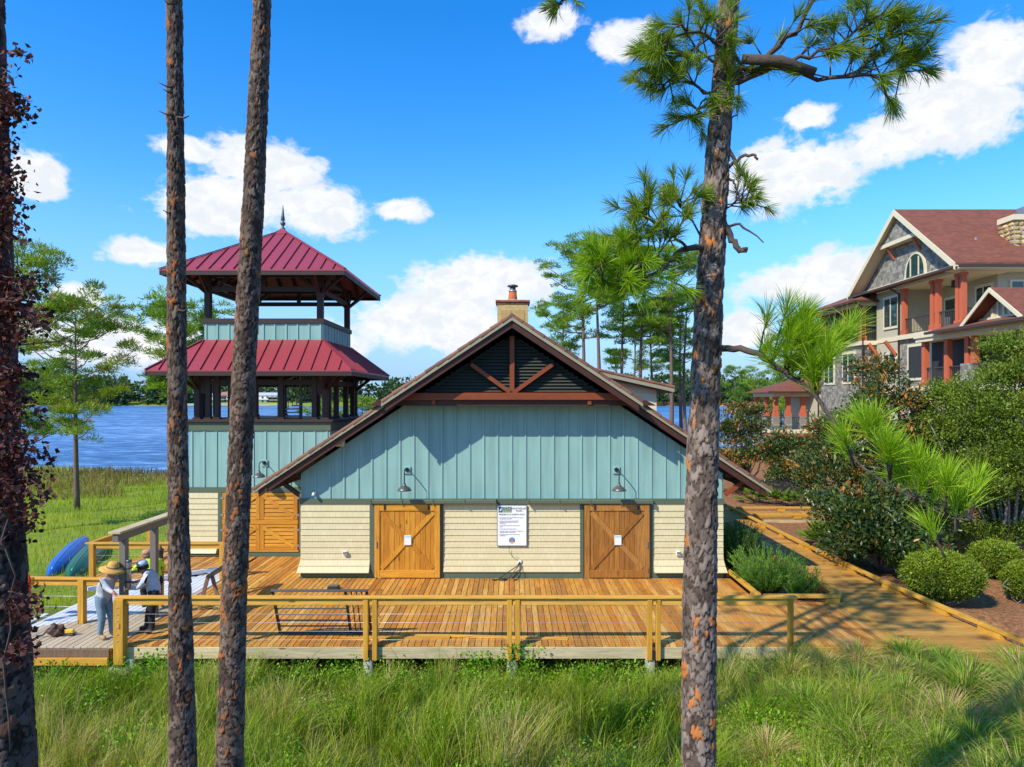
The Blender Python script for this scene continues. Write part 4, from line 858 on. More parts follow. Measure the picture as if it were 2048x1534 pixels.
# grey post-and-beam frame
gf_ = empty('timber_arbour', (-8.5, 15.5, 0), 0, 'grey-brown painted post and beam frame standing beside the workers', 'arbour')
for y in (14.95, 16.22): box('post', -8.57, -8.43, y-0.07, y+0.07, 0.004, 2.12, M_GREYPAINT, gf_, 0.006)
bar('beam', (-8.5, 14.62, 2.21), (-8.5, 17.3, 2.21), 0.12, 0.18, M_GREYPAINT, gf_); bar('beam_cap', (-8.5, 14.58, 2.325), (-8.5, 17.34, 2.325), 0.26, 0.045, M_FASCIA, gf_)
tb = empty('disposal_tube', (-8.36, 14.95, 1.1), 0, 'silver upright tube strapped to the grey post', 'tube')
c = P(259, 1150, 14.9); lathe('tube_body', [(0.0, -0.29), (0.05, -0.29), (0.055, 0.27), (0.055, 0.29), (0.0, 0.29)], (-8.365, 14.9, c.z), M_STEEL, tb, 14); lathe('tube_cap', [(0.06, 0.0), (0.06, 0.05), (0.0, 0.06)], (-8.365, 14.9, c.z+0.28), M_LAMP, tb, 14)
for dz in (-0.15, 0.15): box('strap', -8.43, -8.31, 14.84, 14.96, c.z+dz-0.012, c.z+dz+0.012, M_IRON, tb)
ln = empty('post_lantern', (-8.6, 17.6, 0), 0, 'small black lantern on a short wooden post near the crouching worker', 'lantern')
lx = PX(322, 17.0); box('lantern_post', lx-0.05, lx+0.05, 16.95, 17.05, 0.004, 1.22, M_POST, ln)
lathe('lantern_body', [(0.03, 0), (0.06, 0.03), (0.05, 0.05), (0.065, 0.19), (0.08, 0.20), (0.03, 0.25), (0.012, 0.29), (0.0, 0.295)], (lx, 17.0, 1.22), M_IRON, ln, 8, False)
# things left on the deck
gp = empty('gate_panel', (PX(640, 14.9), 14.9, 0), 0, 'dark bronze metal gate panel leaning against the front railing', 'gate')
gx0, gx1 = PX(548, 14.66), PX(735, 14.66); gyb, gyt = 15.06, 14.56; gzt = 1.12
def gpt(u, v): return Vector((gx0+(gx1-gx0)*u, gyb+(gyt-gyb)*v, 0.02+(gzt-0.02)*v))
gu = (0, -1, 0.45)
for a, b in (((0, 0.02), (0, 0.98)), ((1, 0.02), (1, 0.98)), ((0.775, 0.02), (0.775, 0.98))): bar('upright', gpt(*a), gpt(*b), 0.05, 0.05, M_IRON, gp, up=gu)
for v in (0.02, 0.98): bar('frame_bar', gpt(-0.012, v), gpt(1.012, v), 0.05, 0.055, M_IRON, gp, up=gu)
for k in range(5): bar('horizontal_bar', gpt(0.012, 0.17+k*0.135), gpt(0.762, 0.17+k*0.135), 0.028, 0.028, M_IRON, gp, up=gu)
for k in range(3): bar('vertical_bar', gpt(0.835+k*0.055, 0.045), gpt(0.835+k*0.055, 0.955), 0.022, 0.022, M_IRON, gp, up=gu)
bl = empty('floodlight', (PX(668, 18.6), 18.6, 0), 0, 'small black floodlight lying on the deck behind the leaning gate', 'light')
fxx = PX(667, 18.6); box('light_body', fxx-0.15, fxx+0.15, 18.5, 18.72, 0.004, 0.10, M_IRON, bl, 0.02); box('light_face', fxx-0.12, fxx+0.12, 18.53, 18.69, 0.101, 0.108, M_LAMP, bl)
lum = [((PX(680, 14.72), 14.72), (PX(900, 14.82), 14.80), 'loose yellow board lying on the deck left of the middle railing posts'), ((PX(820, 14.95), 14.95), (PX(1135, 14.74), 14.70), 'longer loose yellow board lying along the deck edge past the middle posts')]
for a, b, lab in lum: tag(bar('loose_board', (a[0], a[1], 0.024), (b[0], b[1], 0.024), 0.09, 0.036, M_RAILX), lab, 'board', 'loose boards on the deck')
# sawhorse with closed sign
sw_ = empty('sawhorse', (-6.9, 17.4, 0), 0, 'old wooden sawhorse carrying a cardboard sign on the left deck', 'sawhorse')
A = Vector((PX(417, 16.6), 16.6, 0)); B = Vector((PX(468, 18.3), 18.3, 0)); hgt = 0.86
bar('top_bar', A+Vector((0, 0, hgt)), B+Vector((0, 0, hgt)), 0.06, 0.10, M_GREYWOOD, sw_)
for q in (A+(B-A)*0.06, A+(B-A)*0.94):
    for s in (-1, 1): bar('leg', q+Vector((s*0.30, -0.06*s, 0.006)), q+Vector((s*0.045, 0, hgt)), 0.085, 0.04, M_GREYWOOD, sw_, up=(0, 1, 0))
    bar('cross_brace', q+Vector((-0.24, 0, 0.18)), q+Vector((0.24, 0, 0.18)), 0.03, 0.08, M_GREYWOOD, sw_)
M_CARD = paint('cardboard', (0.42, 0.33, 0.25), 0.85, 0.1, 4)
sgn = empty('cardboard_sign', (PX(455, 16.7), 16.7, 0), 0, 'cardboard sign with black hand lettering hung on the sawhorse behind a pine trunk', 'sign')
s0 = Vector((PX(438, 16.7), 16.6, 0)); mk('sign_board', [(s0.x, 16.62, 0.10), (s0.x+0.62, 16.72, 0.10), (s0.x+0.62, 16.85, 0.86), (s0.x+0.20, 16.80, 0.86), (s0.x, 16.65, 0.12), (s0.x+0.62, 16.75, 0.12), (s0.x+0.62, 16.88, 0.87), (s0.x+0.20, 16.83, 0.87)], BOXF, M_CARD, sgn)
for body, zz, dx in (('TEMP', 0.40, 0.05),): text('lettering', body, s0.x+dx, 16.60+zz*0.02, zz, 0.15, M_INK, sgn)
# tool bag and drill on the side deck
tbg = empty('tool_bag', (PX(108, 14.9), 14.9, 0), 0, 'dark leather tool belt bundle dropped on the weathered side deck', 'tool bag')
c = Vector((PX(112, 14.95), 14.95, 0.0))
bm = bmesh.new(); bmesh.ops.create_icosphere(bm, subdivisions=3, radius=0.17)
for v in bm.verts:
    n_ = 1+0.22*math.sin(v.co.x*31+v.co.y*17)*math.cos(v.co.z*23); v.co = Vector((v.co.x*1.05*n_, v.co.y*0.8*n_, max(v.co.z*0.85*n_, -0.115)+0.12))+c
me = bpy.data.meshes.new('bag_pouch'); bm.to_mesh(me); bm.free(); me.transform(ORG[tbg.name].inverted()); me.materials.append(paint('worn_leather', (0.085, 0.045, 0.03), 0.6, 0.6, 14, (50, 50, 50), 0.01)); o = bpy.data.objects.new('bag_pouch', me); COL.objects.link(o); adopt(o, tbg)
for pts in ([(-0.36, -0.10, 0.03), (-0.22, -0.1, 0.05), (-0.10, -0.08, 0.19), (0.06, -0.12, 0.21)], [(-0.30, -0.16, 0.03), (-0.32, -0.3, 0.02), (-0.30, -0.62, 0.02)], [(0.1, 0.02, 0.2), (0.22, 0.04, 0.12), (0.34, 0.03, 0.09)]):
    tube('strap', [c+Vector(p) for p in pts], 0.018, M_IRON, tbg, 6)
dr = empty('cordless_drill', (PX(138, 14.95), 14.95, 0), 0, 'yellow cordless drill beside the tool belt on the side deck', 'drill')
c = Vector((PX(138, 14.95), 14.95, 0)); M_DRILL = paint('drill_yellow', (0.72, 0.42, 0.03), 0.45, 0.1, 8)
bar('drill_body', c+Vector((-0.08, 0, 0.10)), c+Vector((0.10, 0.02, 0.10)), 0.075, 0.085, M_DRILL, dr, bev=0.015); bar('drill_chuck', c+Vector((-0.15, -0.005, 0.10)), c+Vector((-0.08, 0, 0.10)), 0.04, 0.04, M_IRON, dr)
bar('drill_handle', c+Vector((0.06, 0.01, 0.02)), c+Vector((0.05, 0.01, 0.10)), 0.045, 0.04, M_IRON, dr); box('battery', c.x+0.0, c.x+0.11, c.y-0.04, c.y+0.05, 0.004, 0.045, M_IRON, dr, 0.008)
# red vest hung on the far left rail end
vs_ = empty('red_life_vest', (-11.5, 15.75, 0), 0, 'bright red life vest hanging at the left end of the side railing', 'life vest')
M_RED = paint('vest_red', (0.72, 0.035, 0.012), 0.55, 0.25, 9)
for (u0, u1, v0, v1) in ((46, 53, 1156, 1216), (54, 63, 1172, 1217)):
    a, b = P(u0, v1, 15.75), P(u1, v0, 15.75); box('vest_panel', a.x, b.x, 15.66, 15.76, a.z, b.z, M_RED, vs_, 0.02)
a = P(55, 1150, 15.72); tube('vest_strap', [P(48, 1160, 15.7), P(52, 1146, 15.7), P(58, 1152, 15.7), P(60, 1172, 15.7)], 0.022, M_RED, vs_, 6)
# canoe and kayak bottoms-up on the lawn
def hull(name, pa, pb, w, h, col, label):
    pa = Vector(pa); pb = Vector(pb); d = (pb-pa).normalized(); s = d.cross(Vector((0, 0, 1))).normalized(); u = s.cross(d); L = (pb-pa).length; n = 18; m = 10
    V = []; Fc = []
    for i in range(n+1):
        t = i/n; q = max(0.03, 1-abs(2*t-1)**2.6); ww = w*q**0.55; hh = h*q**0.35
        for k in range(m+1):
            a = math.pi*k/m; V.append(pa+d*(L*t)+s*(math.cos(a)*ww/2)+u*(math.sin(a)**0.8*hh))
    for i in range(n):
        for k in range(m): Fc.append((i*(m+1)+k, (i+1)*(m+1)+k, (i+1)*(m+1)+k+1, i*(m+1)+k+1))
    Fc += [tuple(range(m, -1, -1)), tuple(range(n*(m+1), n*(m+1)+m+1))]
    e = empty(name, pa, 0, label, 'boat'); b_ = mk('hull', V, Fc, paint(name+'_gelcoat', col, 0.35, 0.12, 3), e, smooth=True)
    tube('keel_strip', [pa+d*(L*t)+u*(h*max(0.03, 1-abs(2*t-1)**2.6)**0.35+0.004) for t in np.linspace(0.05, 0.95, 12)], 0.014, M_STEEL, e, 6)
    for sg_ in (-1, 1): tube('gunwale', [pa+d*(L*t)+s*(sg_*w/2*max(0.03, 1-abs(2*t-1)**2.6)**0.55) for t in np.linspace(0.02, 0.98, 14)], 0.022, M_STEEL, e, 6)
    return e
hull('blue_kayak', (-15.25, 22.5, -0.74), (-17.6, 28.2, -0.70), 0.74, 0.40, (0.012, 0.105, 0.46), 'overturned blue kayak on the lawn beside the deck')
hull('green_canoe', (-14.45, 22.3, -0.74), (-16.7, 27.8, -0.72), 0.86, 0.40, (0.015, 0.105, 0.055), 'overturned dark green canoe beside the blue kayak')
# ============================================================ boardwalk on the right
walk = boxes('boardwalk', [(8.5, 8.55, FD, 32, -0.25, -0.04), (9.6, 9.65, 12, 32, -0.25, -0.04)], M_GREYWOOD); tag(walk, kind='structure')
def wr(y): return 10.1+0.0035*max(0, 24-y)**2.2 if y < 24 else 10.1-0.0*(y-24)
proto = None
for k in range(136):
    y = 13.2+k*0.142; x0 = 8.47 if y > FD else 8.47+(FD-y)*0.9; x1 = wr(y)+0.12
    if proto is None: proto = mk('board', [(a*0.5, b*0.068, c) for c in (-0.034, 0) for (a, b) in ((-1, -1), (1, -1), (1, 1), (-1, 1))], BOXF, M_WALK, walk, world=False); o = proto
    else: o = clone(proto, walk)
    o.location = ((x0+x1)/2, y, -0.002+rng.uniform(-0.003, 0.003)); o.scale = (x1-x0, 1, 1)
box('border_board', 8.33, 8.465, FD-0.6, 17.4, -0.03, 0.006, M_RAILY, walk)
def kerb(name, pts, label, blocks):
    e = empty(name, pts[0], 0, label, 'kerb rail')
    for a, b in zip(pts[:-1], pts[1:]):
        a = Vector(a); b = Vector(b); bar('kerb_beam', a+Vector((0, 0, 0.16)), b+Vector((0, 0, 0.16)), 0.13, 0.085, M_RAILY, e, bev=0.008)
        L = (b-a).length; n = max(1, round(L/blocks)); d = (b-a).normalized()
        for k in range(n+1):
            q = a+(b-a)*((k+0.12)/(n+0.24)); bar('kerb_block', q-d*0.16+Vector((0, 0, 0.055)), q+d*0.16+Vector((0, 0, 0.055)), 0.15, 0.105, M_RAILY, e)
    return e
kerb('kerb_rail', [(wr(y), y, 0) for y in (31.8, 27.5, 23.5, 20.6, 18.4, 16.6, 15.0, 13.4)], 'long yellow timber kerb along the right edge of the boardwalk', 2.0)
kerb('kerb_rail', [(6.32, 20.3, 0), (6.32, 17.48, 0)], 'short yellow timber kerb beside the boathouse corner and planted bed', 2.6)
kerb('kerb_rail', [(6.42, 17.40, 0), (8.36, 17.40, 0)], 'yellow timber kerb across the front of the planted bed', 1.8)
kerb('kerb_rail', [(8.42, 17.55, 0), (8.42, 21.5, 0), (8.42, 30, 0)], 'yellow timber kerb between the planted bed and the boardwalk', 2.6)
br2 = boxes('side_boardwalk', [(10.3, 14.2, 29.4, 29.45, -0.35, -0.04)], M_FASCIA); tag(br2, kind='structure')
for k in range(28):
    o = clone(proto, br2); o.location = (10.35+k*0.142, 30.4, 0.0); o.scale = (2.0, 1, 1); o.rotation_euler = (0, 0, math.pi/2); o.data = proto.data
kerb('kerb_rail', [(10.4, 29.45, 0), (14.2, 29.45, 0)], 'near yellow timber kerb of the side boardwalk by the magnolia', 1.9)
kerb('kerb_rail', [(10.3, 31.35, 0), (14.4, 31.35, 0)], 'far yellow timber kerb of the side boardwalk by the palmettos', 1.9)
for x in (10.9, 12.6): box('support_post', x, x+0.12, 29.5, 29.62, -0.6, -0.05, M_CONC, br2)
# ============================================================ people
M_SKIN = paint('skin', (0.36, 0.17, 0.10), 0.5, 0.1, 8, (30, 30, 30), 0.001)
M_HAIR = paint('dark_hair', (0.015, 0.011, 0.009), 0.6, 0.2)
M_GSHIRT = paint('grey_knit_shirt', (0.47, 0.48, 0.49), 0.85, 0.22, 9, (22, 22, 40), 0.012)
M_GSHIRTD = paint('darker_grey_knit_vest', (0.27, 0.275, 0.28), 0.85, 0.22, 9, (22, 22, 40), 0.012)
M_JEANS = paint('faded_jeans', (0.17, 0.25, 0.31), 0.85, 0.5, 6, (25, 25, 12), 0.012)
M_PANTS = paint('black_work_trousers', (0.018, 0.018, 0.022), 0.8, 0.3, 6, (25, 25, 12), 0.01)
M_BOOT = paint('tan_boot_leather', (0.42, 0.28, 0.14), 0.7, 0.3, 10)
M_SHOE = paint('black_shoe', (0.03, 0.03, 0.03), 0.6, 0.3, 10)
M_HIVIS = paint('hi_vis_yellow', (0.55, 0.80, 0.02), 0.6, 0.15, 6)
M_STRAW = paint('straw_hat', (0.58, 0.33, 0.075), 0.8, 0.25, 12, (60, 60, 60), 0.006)
M_CAPB = paint('cap_pale', (0.42, 0.50, 0.58), 0.8, 0.15, 9); M_CAPT = paint('cap_teal_bill', (0.03, 0.27, 0.31), 0.8, 0.15, 9); M_CAPC = paint('pink_camouflage_cap', (0.44, 0.24, 0.17), 0.8, 0.6, 26)
def figure(name, loc, face, label, joints, mats, up=None):
    """joints: name -> (x,y,z,r) in a frame where +x is the way the figure faces, +y its left; mats: zone -> material"""
    J = dict(joints); idx = {}; V = []; R = []; E = []; zone = []
    def add(k, p, r, z): idx[k] = len(V); V.append(p); R.append(r); zone.append(z)
    zones = {'pelvis': 1, 'waist': 1, 'chest': 1, 'neck': 0, 'head0': 0, 'head1': 0, 'head2': 0, 'nose': 0}
    for k, (x, y, z, r) in J.items():
        zn = zones.get(k)
        if zn is None: zn = 1 if k[:3] in ('sho', 'elb') else (0 if k[:3] == 'wri' else (2 if k[:3] in ('hip', 'kne') else (3 if k[:3] in ('ank', 'toe', 'hee') else 0)))
        add(k, (x, y, z), r, zn)
    def edge(a, b): E.append((idx[a], idx[b]))
    for a, b in (('pelvis', 'waist'), ('waist', 'chest'), ('chest', 'neck'), ('neck', 'head0'), ('head0', 'head1'), ('head1', 'head2'), ('head0', 'nose')): edge(a, b)
    for s in 'lr':
        for a, b in (('chest', 'sho'+s), ('sho'+s, 'elb'+s), ('elb'+s, 'wri'+s), ('pelvis', 'hip'+s), ('hip'+s, 'kne'+s), ('kne'+s, 'ank'+s), ('ank'+s, 'toe'+s)): edge(a if a in idx else a, b)
        # hand: palm and five fingers
        w = Vector(J['wri'+s][:3]); el = Vector(J['elb'+s][:3]); d = (w-el).normalized(); sd_ = d.cross(Vector((0, 0, 1))).normalized(); dn = d.cross(sd_).normalized()
        if dn.z > 0: dn = -dn
        palm = w+d*0.075; add('palm'+s, tuple(palm), 0.030, 0); edge('wri'+s, 'palm'+s)
        for f in range(4):
            o = (f-1.5)*0.021; b0 = palm+sd_*o+d*0.015; L = (0.062, 0.074, 0.07, 0.055)[f]
            add('k%s%d' % (s, f), tuple(b0), 0.011, 0); edge('palm'+s, 'k%s%d' % (s, f))
            add('m%s%d' % (s, f), tuple(b0+d*L*0.55+dn*0.012), 0.009, 0); edge('k%s%d' % (s, f), 'm%s%d' % (s, f))
            add('t%s%d' % (s, f), tuple(b0+d*L*0.85+dn*0.038), 0.008, 0); edge('m%s%d' % (s, f), 't%s%d' % (s, f))
        tb0 = w+d*0.035+sd_*(0.030 if s == 'l' else -0.030)
        add('th'+s, tuple(tb0), 0.012, 0); edge('wri'+s, 'th'+s); add('tt'+s, tuple(tb0+d*0.045+sd_*(0.018 if s == 'l' else -0.018)+dn*0.015), 0.009, 0); edge('th'+s, 'tt'+s)
    me = bpy.data.meshes.new(name+'_skeleton'); me.from_pydata(V, E, []); tmp = bpy.data.objects.new(name+'_skeleton', me); COL.objects.link(tmp)
    sk = tmp.modifiers.new('skin', 'SKIN'); sk.use_smooth_shade = True
    sv = me.skin_vertices[0].data
    for i, r in enumerate(R): sv[i].radius = (r, r); sv[i].use_root = (i == idx['pelvis'])
    sb = tmp.modifiers.new('sub', 'SUBSURF'); sb.levels = 2; sb.render_levels = 2
    dg = bpy.context.evaluated_depsgraph_get(); dg.update()
    bm_ = bpy.data.meshes.new_from_object(tmp.evaluated_get(dg)); bpy.data.objects.remove(tmp); bpy.data.meshes.remove(me)
    bm_.name = name; bm_.materials.clear()
    for m_ in mats: bm_.materials.append(m_)
    A = np.array([V[e[0]] for e in E]); B = np.array([V[e[1]] for e in E]); ZA = np.array([zone[e[0]] for e in E]); ZB = np.array([zone[e[1]] for e in E])
    n = len(bm_.polygons); cen = np.empty(n*3); bm_.polygons.foreach_get('center', cen); cen = cen.reshape(-1, 3)
    AB = B-A; l2 = (AB**2).sum(1)+1e-9; mi = np.zeros(n, dtype=np.int32)
    for i in range(n):
        t = np.clip(((cen[i]-A)*AB).sum(1)/l2, 0, 1); d = ((A+AB*t[:, None]-cen[i])**2).sum(1); k = int(d.argmin())
        za, zb = ZA[k], ZB[k]; tt = t[k]
        if za == zb: mi[i] = za
        elif {za, zb} == {1, 0}: mi[i] = za if tt < (0.93 if za == 1 else 0.25) else zb      # cuff, collar
        elif {za, zb} == {2, 3}: mi[i] = za if tt < 0.86 else zb
        elif {za, zb} == {1, 2}: mi[i] = za if tt < 0.35 else zb
        else: mi[i] = za if tt < 0.5 else zb
    bm_.polygons.foreach_set('material_index', mi); bm_.polygons.foreach_set('use_smooth', np.ones(n, dtype=bool))
    o = bpy.data.objects.new(name, bm_); COL.objects.link(o); o.location = loc; o.rotation_euler = (0, 0, face)
    ORG[o.name] = Matrix.Translation(Vector(loc)) @ Matrix.Rotation(face, 4, 'Z'); tag(o, label, 'person')
    return o
def flocal(parent, name, prof, c, tilt, mat, seg=20):
    """lathe in the figure's frame with a forward tilt (about y)"""
    V = []; Fc = []; n = len(prof); R_ = Matrix.Rotation(tilt, 3, 'Y')
    for r, z in prof:
        for k in range(seg): V.append(Vector(c)+R_ @ Vector((r*math.cos(2*math.pi*k/seg), r*math.sin(2*math.pi*k/seg), z)))
    for i in range(n-1):
        for k in range(seg): k2 = (k+1) % seg; Fc.append((i*seg+k, i*seg+k2, (i+1)*seg+k2, (i+1)*seg+k))
    Fc += [tuple(range(seg-1, -1, -1)), tuple(range((n-1)*seg, n*seg))]
    return mk(name, V, Fc, mat, parent, smooth=True, world=False)
def eyes(parent, h):
    for s in (-1, 1):
        bm = bmesh.new(); bmesh.ops.create_uvsphere(bm, u_segments=8, v_segments=6, radius=0.011)
        for v in bm.verts: v.co += Vector((h[0]+0.088, s*0.032+h[1], h[2]+0.01))
        me = bpy.data.meshes.new('eye'); bm.to_mesh(me); bm.free(); me.materials.append(M_HAIR); e = bpy.data.objects.new('eye', me); COL.objects.link(e); e.parent = parent
    for s in (-1, 1):
        mk('ear', [(h[0]-0.01, h[1]+s*0.082, h[2]-0.03), (h[0]+0.02, h[1]+s*0.082, h[2]-0.025), (h[0]+0.02, h[1]+s*0.094, h[2]+0.025), (h[0]-0.015, h[1]+s*0.096, h[2]+0.03)], [(0, 1, 2, 3)], M_SKIN, parent, world=False)
# worker in the straw hat: leaning to the right over the rail end
w1 = figure('person', (-8.78, 14.80, 0.0), RAD(-8), 'person in a wide straw hat, grey shirt and faded jeans leaning on the railing end', {
    'pelvis': (-0.10, 0, 0.86, 0.145), 'waist': (-0.07, 0, 1.00, 0.145), 'chest': (0.02, 0, 1.20, 0.165), 'neck': (0.09, 0, 1.345, 0.062), 'head0': (0.135, 0, 1.42, 0.085), 'head1': (0.135, 0, 1.475, 0.098), 'head2': (0.125, 0, 1.535, 0.08), 'nose': (0.232, 0, 1.415, 0.014),
    'shor': (0.03, -0.185, 1.27, 0.078), 'elbr': (0.21, -0.23, 1.13, 0.058), 'wrir': (0.385, -0.30, 1.085, 0.036),
    'shol': (0.03, 0.185, 1.27, 0.078), 'elbl': (0.22, 0.24, 1.30, 0.056), 'wril': (0.34, 0.26, 1.36, 0.036),
    'hipr': (-0.10, -0.095, 0.80, 0.108), 'kner': (-0.03, -0.11, 0.46, 0.082), 'ankr': (-0.08, -0.12, 0.085, 0.062), 'toer': (0.08, -0.14, 0.045, 0.045),
    'hipl': (-0.10, 0.095, 0.80, 0.108), 'knel': (0.03, 0.10, 0.46, 0.082), 'ankl': (0.02, 0.11, 0.085, 0.062), 'toel': (0.19, 0.12, 0.045, 0.045)}, [M_SKIN, M_GSHIRT, M_JEANS, M_BOOT])
flocal(w1, 'straw_hat', [(0.26, -0.045), (0.265, -0.035), (0.20, 0.0), (0.125, 0.02), (0.115, 0.09), (0.09, 0.135), (0.04, 0.145), (0.0, 0.14)], (0.135, 0, 1.525), RAD(14), M_STRAW, 28)
flocal(w1, 'hat_band', [(0.129, 0.02), (0.127, 0.045), (0.12, 0.05)], (0.135, 0, 1.525), RAD(14), M_GREYWOOD, 28); eyes(w1, (0.135, 0, 1.44))
# worker in the trucker cap: facing him
w2 = figure('person', (-8.02, 15.18, 0.0), RAD(190), 'person in a pale cap with teal bill, grey shirt and black trousers, facing left', {
    'pelvis': (-0.08, 0, 0.88, 0.145), 'waist': (-0.05, 0, 1.02, 0.15), 'chest': (0.03, 0, 1.23, 0.17), 'neck': (0.13, 0, 1.355, 0.062), 'head0': (0.185, 0, 1.42, 0.085), 'head1': (0.195, 0, 1.475, 0.098), 'head2': (0.185, 0, 1.53, 0.08), 'nose': (0.288, 0, 1.415, 0.014),
    'shor': (0.04, -0.19, 1.29, 0.08), 'elbr': (0.21, -0.22, 1.12, 0.058), 'wrir': (0.36, -0.14, 1.10, 0.036),
    'shol': (0.04, 0.19, 1.29, 0.08), 'elbl': (0.16, 0.25, 1.07, 0.06), 'wril': (0.37, 0.20, 1.045, 0.037),
    'hipr': (-0.08, -0.095, 0.82, 0.112), 'kner': (0.08, -0.11, 0.47, 0.085), 'ankr': (0.14, -0.12, 0.085, 0.06), 'toer': (0.30, -0.13, 0.045, 0.044),
    'hipl': (-0.08, 0.095, 0.82, 0.112), 'knel': (-0.03, 0.11, 0.46, 0.085), 'ankl': (-0.06, 0.12, 0.085, 0.06), 'toel': (0.10, 0.13, 0.045, 0.044)}, [M_SKIN, M_GSHIRT, M_PANTS, M_SHOE])
flocal(w2, 'hair', [(0.112, -0.06), (0.116, -0.01), (0.105, 0.04), (0.0, 0.06)], (0.172, 0, 1.475), RAD(10), M_HAIR)
flocal(w2, 'beard', [(0.05, -0.045), (0.068, -0.02), (0.06, 0.01)], (0.225, 0, 1.405), RAD(10), M_HAIR)
cp = flocal(w2, 'cap', [(0.117, 0.0), (0.116, 0.05), (0.085, 0.10), (0.03, 0.115), (0.0, 0.115)], (0.185, 0, 1.50), RAD(14), M_CAPB)
R_ = Matrix.Rotation(RAD(22), 3, 'Y'); V = [Vector((0.185, 0, 1.505))+R_ @ Vector(p) for p in ((0.08, -0.09, 0), (0.15, -0.085, 0), (0.21, -0.04, -0.01), (0.22, 0, -0.01), (0.21, 0.04, -0.01), (0.15, 0.085, 0), (0.08, 0.09, 0))]
mk('cap_bill', V+[v+Vector((0, 0, 0.012)) for v in V], [tuple(range(7)), tuple(range(13, 6, -1))]+[(k, (k+1) % 7, (k+1) % 7+7, k+7) for k in range(7)], M_CAPT, w2, world=False); eyes(w2, (0.195, 0, 1.44))
# worker in hi-vis: bent low behind
w3 = figure('person', (PX(300, 16.75), 16.75, 0.10), RAD(140), 'person in a hi-vis yellow shirt and pink camouflage cap bent low behind the others', {
    'pelvis': (-0.28, 0, 0.68, 0.15), 'waist': (-0.18, 0, 0.80, 0.15), 'chest': (0.0, 0, 1.00, 0.18), 'neck': (0.10, 0, 1.13, 0.065), 'head0': (0.15, 0, 1.19, 0.087), 'head1': (0.16, 0, 1.245, 0.10), 'head2': (0.15, 0, 1.30, 0.082), 'nose': (0.252, 0, 1.18, 0.014),
    'shor': (0.02, -0.22, 1.06, 0.085), 'elbr': (0.10, -0.38, 0.86, 0.06), 'wrir': (0.26, -0.36, 0.72, 0.037),
    'shol': (0.02, 0.22, 1.06, 0.085), 'elbl': (0.12, 0.38, 0.90, 0.06), 'wril': (0.22, 0.42, 1.10, 0.037),
    'hipr': (-0.28, -0.10, 0.63, 0.115), 'kner': (0.02, -0.15, 0.44, 0.088), 'ankr': (-0.16, -0.15, 0.085, 0.06), 'toer': (0.0, -0.16, 0.045, 0.044),
    'hipl': (-0.28, 0.10, 0.63, 0.115), 'knel': (0.04, 0.15, 0.44, 0.088), 'ankl': (-0.14, 0.15, 0.085, 0.06), 'toel': (0.02, 0.16, 0.045, 0.044)}, [M_SKIN, M_HIVIS, M_PANTS, M_SHOE])
flocal(w3, 'cap', [(0.119, -0.01), (0.118, 0.05), (0.088, 0.10), (0.03, 0.118), (0.0, 0.118)], (0.155, 0, 1.262), RAD(12), M_CAPC)
R_ = Matrix.Rotation(RAD(16), 3, 'Y'); V = [Vector((0.155, 0, 1.265))+R_ @ Vector(p) for p in ((0.08, -0.09, 0), (0.15, -0.085, 0), (0.21, -0.04, -0.01), (0.22, 0, -0.01), (0.21, 0.04, -0.01), (0.15, 0.085, 0), (0.08, 0.09, 0))]
mk('cap_bill', V+[v+Vector((0, 0, 0.012)) for v in V], [tuple(range(7)), tuple(range(13, 6, -1))]+[(k, (k+1) % 7, (k+1) % 7+7, k+7) for k in range(7)], M_CAPC, w3, world=False)
flocal(w3, 'hair', [(0.108, -0.05), (0.112, 0.0), (0.10, 0.03), (0.0, 0.05)], (0.145, 0, 1.235), RAD(10), M_GREYWOOD); eyes(w3, (0.16, 0, 1.21))
# ============================================================ villa on the right
hs = empty('villa', (30, 46, -0.2), 0, 'three-storey taupe villa with brown gable roof, coral columns and balconies', 'building')
F1, F2, F3, EV, AP = 2.4, 5.9, 9.35, 12.75, 17.6
HX = 26.0; GY0, GY1, GYM = 38.7, 51.1, 44.9
def hb(name, *a, **k): return box(name, *a, hs, **k)
# bodies
hb('wall', HX+2.4, 44, 39.9, 45.6, 5.9, EV, M_SIDING)                      # behind the near balcony
hb('wall', HX, 44, 41.7, 45.6, -0.5, F3-0.02, M_GSH)
hb('wall', HX+0.02, 44, 45.6, 48.7, -0.5, EV, M_SIDING)
hb('wall', HX+1.6, 44, 48.7, 58.5, -0.5, EV-0.6, M_SIDING)
hb('wall', 25.1, HX+1.6, 48.72, 55.4, -0.5, F3-0.30, M_GSH)
hb('ground_storey_wall', HX+0.9, 44, 32.5, 41.69, -0.5, F2, M_SIDING)
hb('porch_back_wall', HX+1.8, 44, 31.5, 39.89, F2, F3+0.4, M_SIDING)
# floors / bands
for (x0, x1, y0, y1, z) in ((HX-0.25, HX+2.5, 39.3, 45.75, F3), (24.9, HX+1.7, 48.6, 55.6, F3-0.08), (24.0, HX+1.9, 31.5, 41.6, F2)):
    hb('floor_band', x0, x1, y0, y1, z-0.30, z, M_TRIM2)
hb('floor_band', HX-0.04, HX+0.02, 45.76, 48.58, F3-0.30, F3, M_TRIM2)
hb('porch_ceiling', HX-0.25, HX+2.5, 39.3, 45.75, EV-0.32, EV-0.02, M_TRIM2); hb('porch_ceiling', 24.9, HX+1.7, 48.75, 55.6, EV-0.95, EV-0.65, M_TRIM2); hb('porch_ceiling', 24.1, HX+1.9, 31.5, 41.0, F3-0.62, F3-0.32, M_TRIM2)
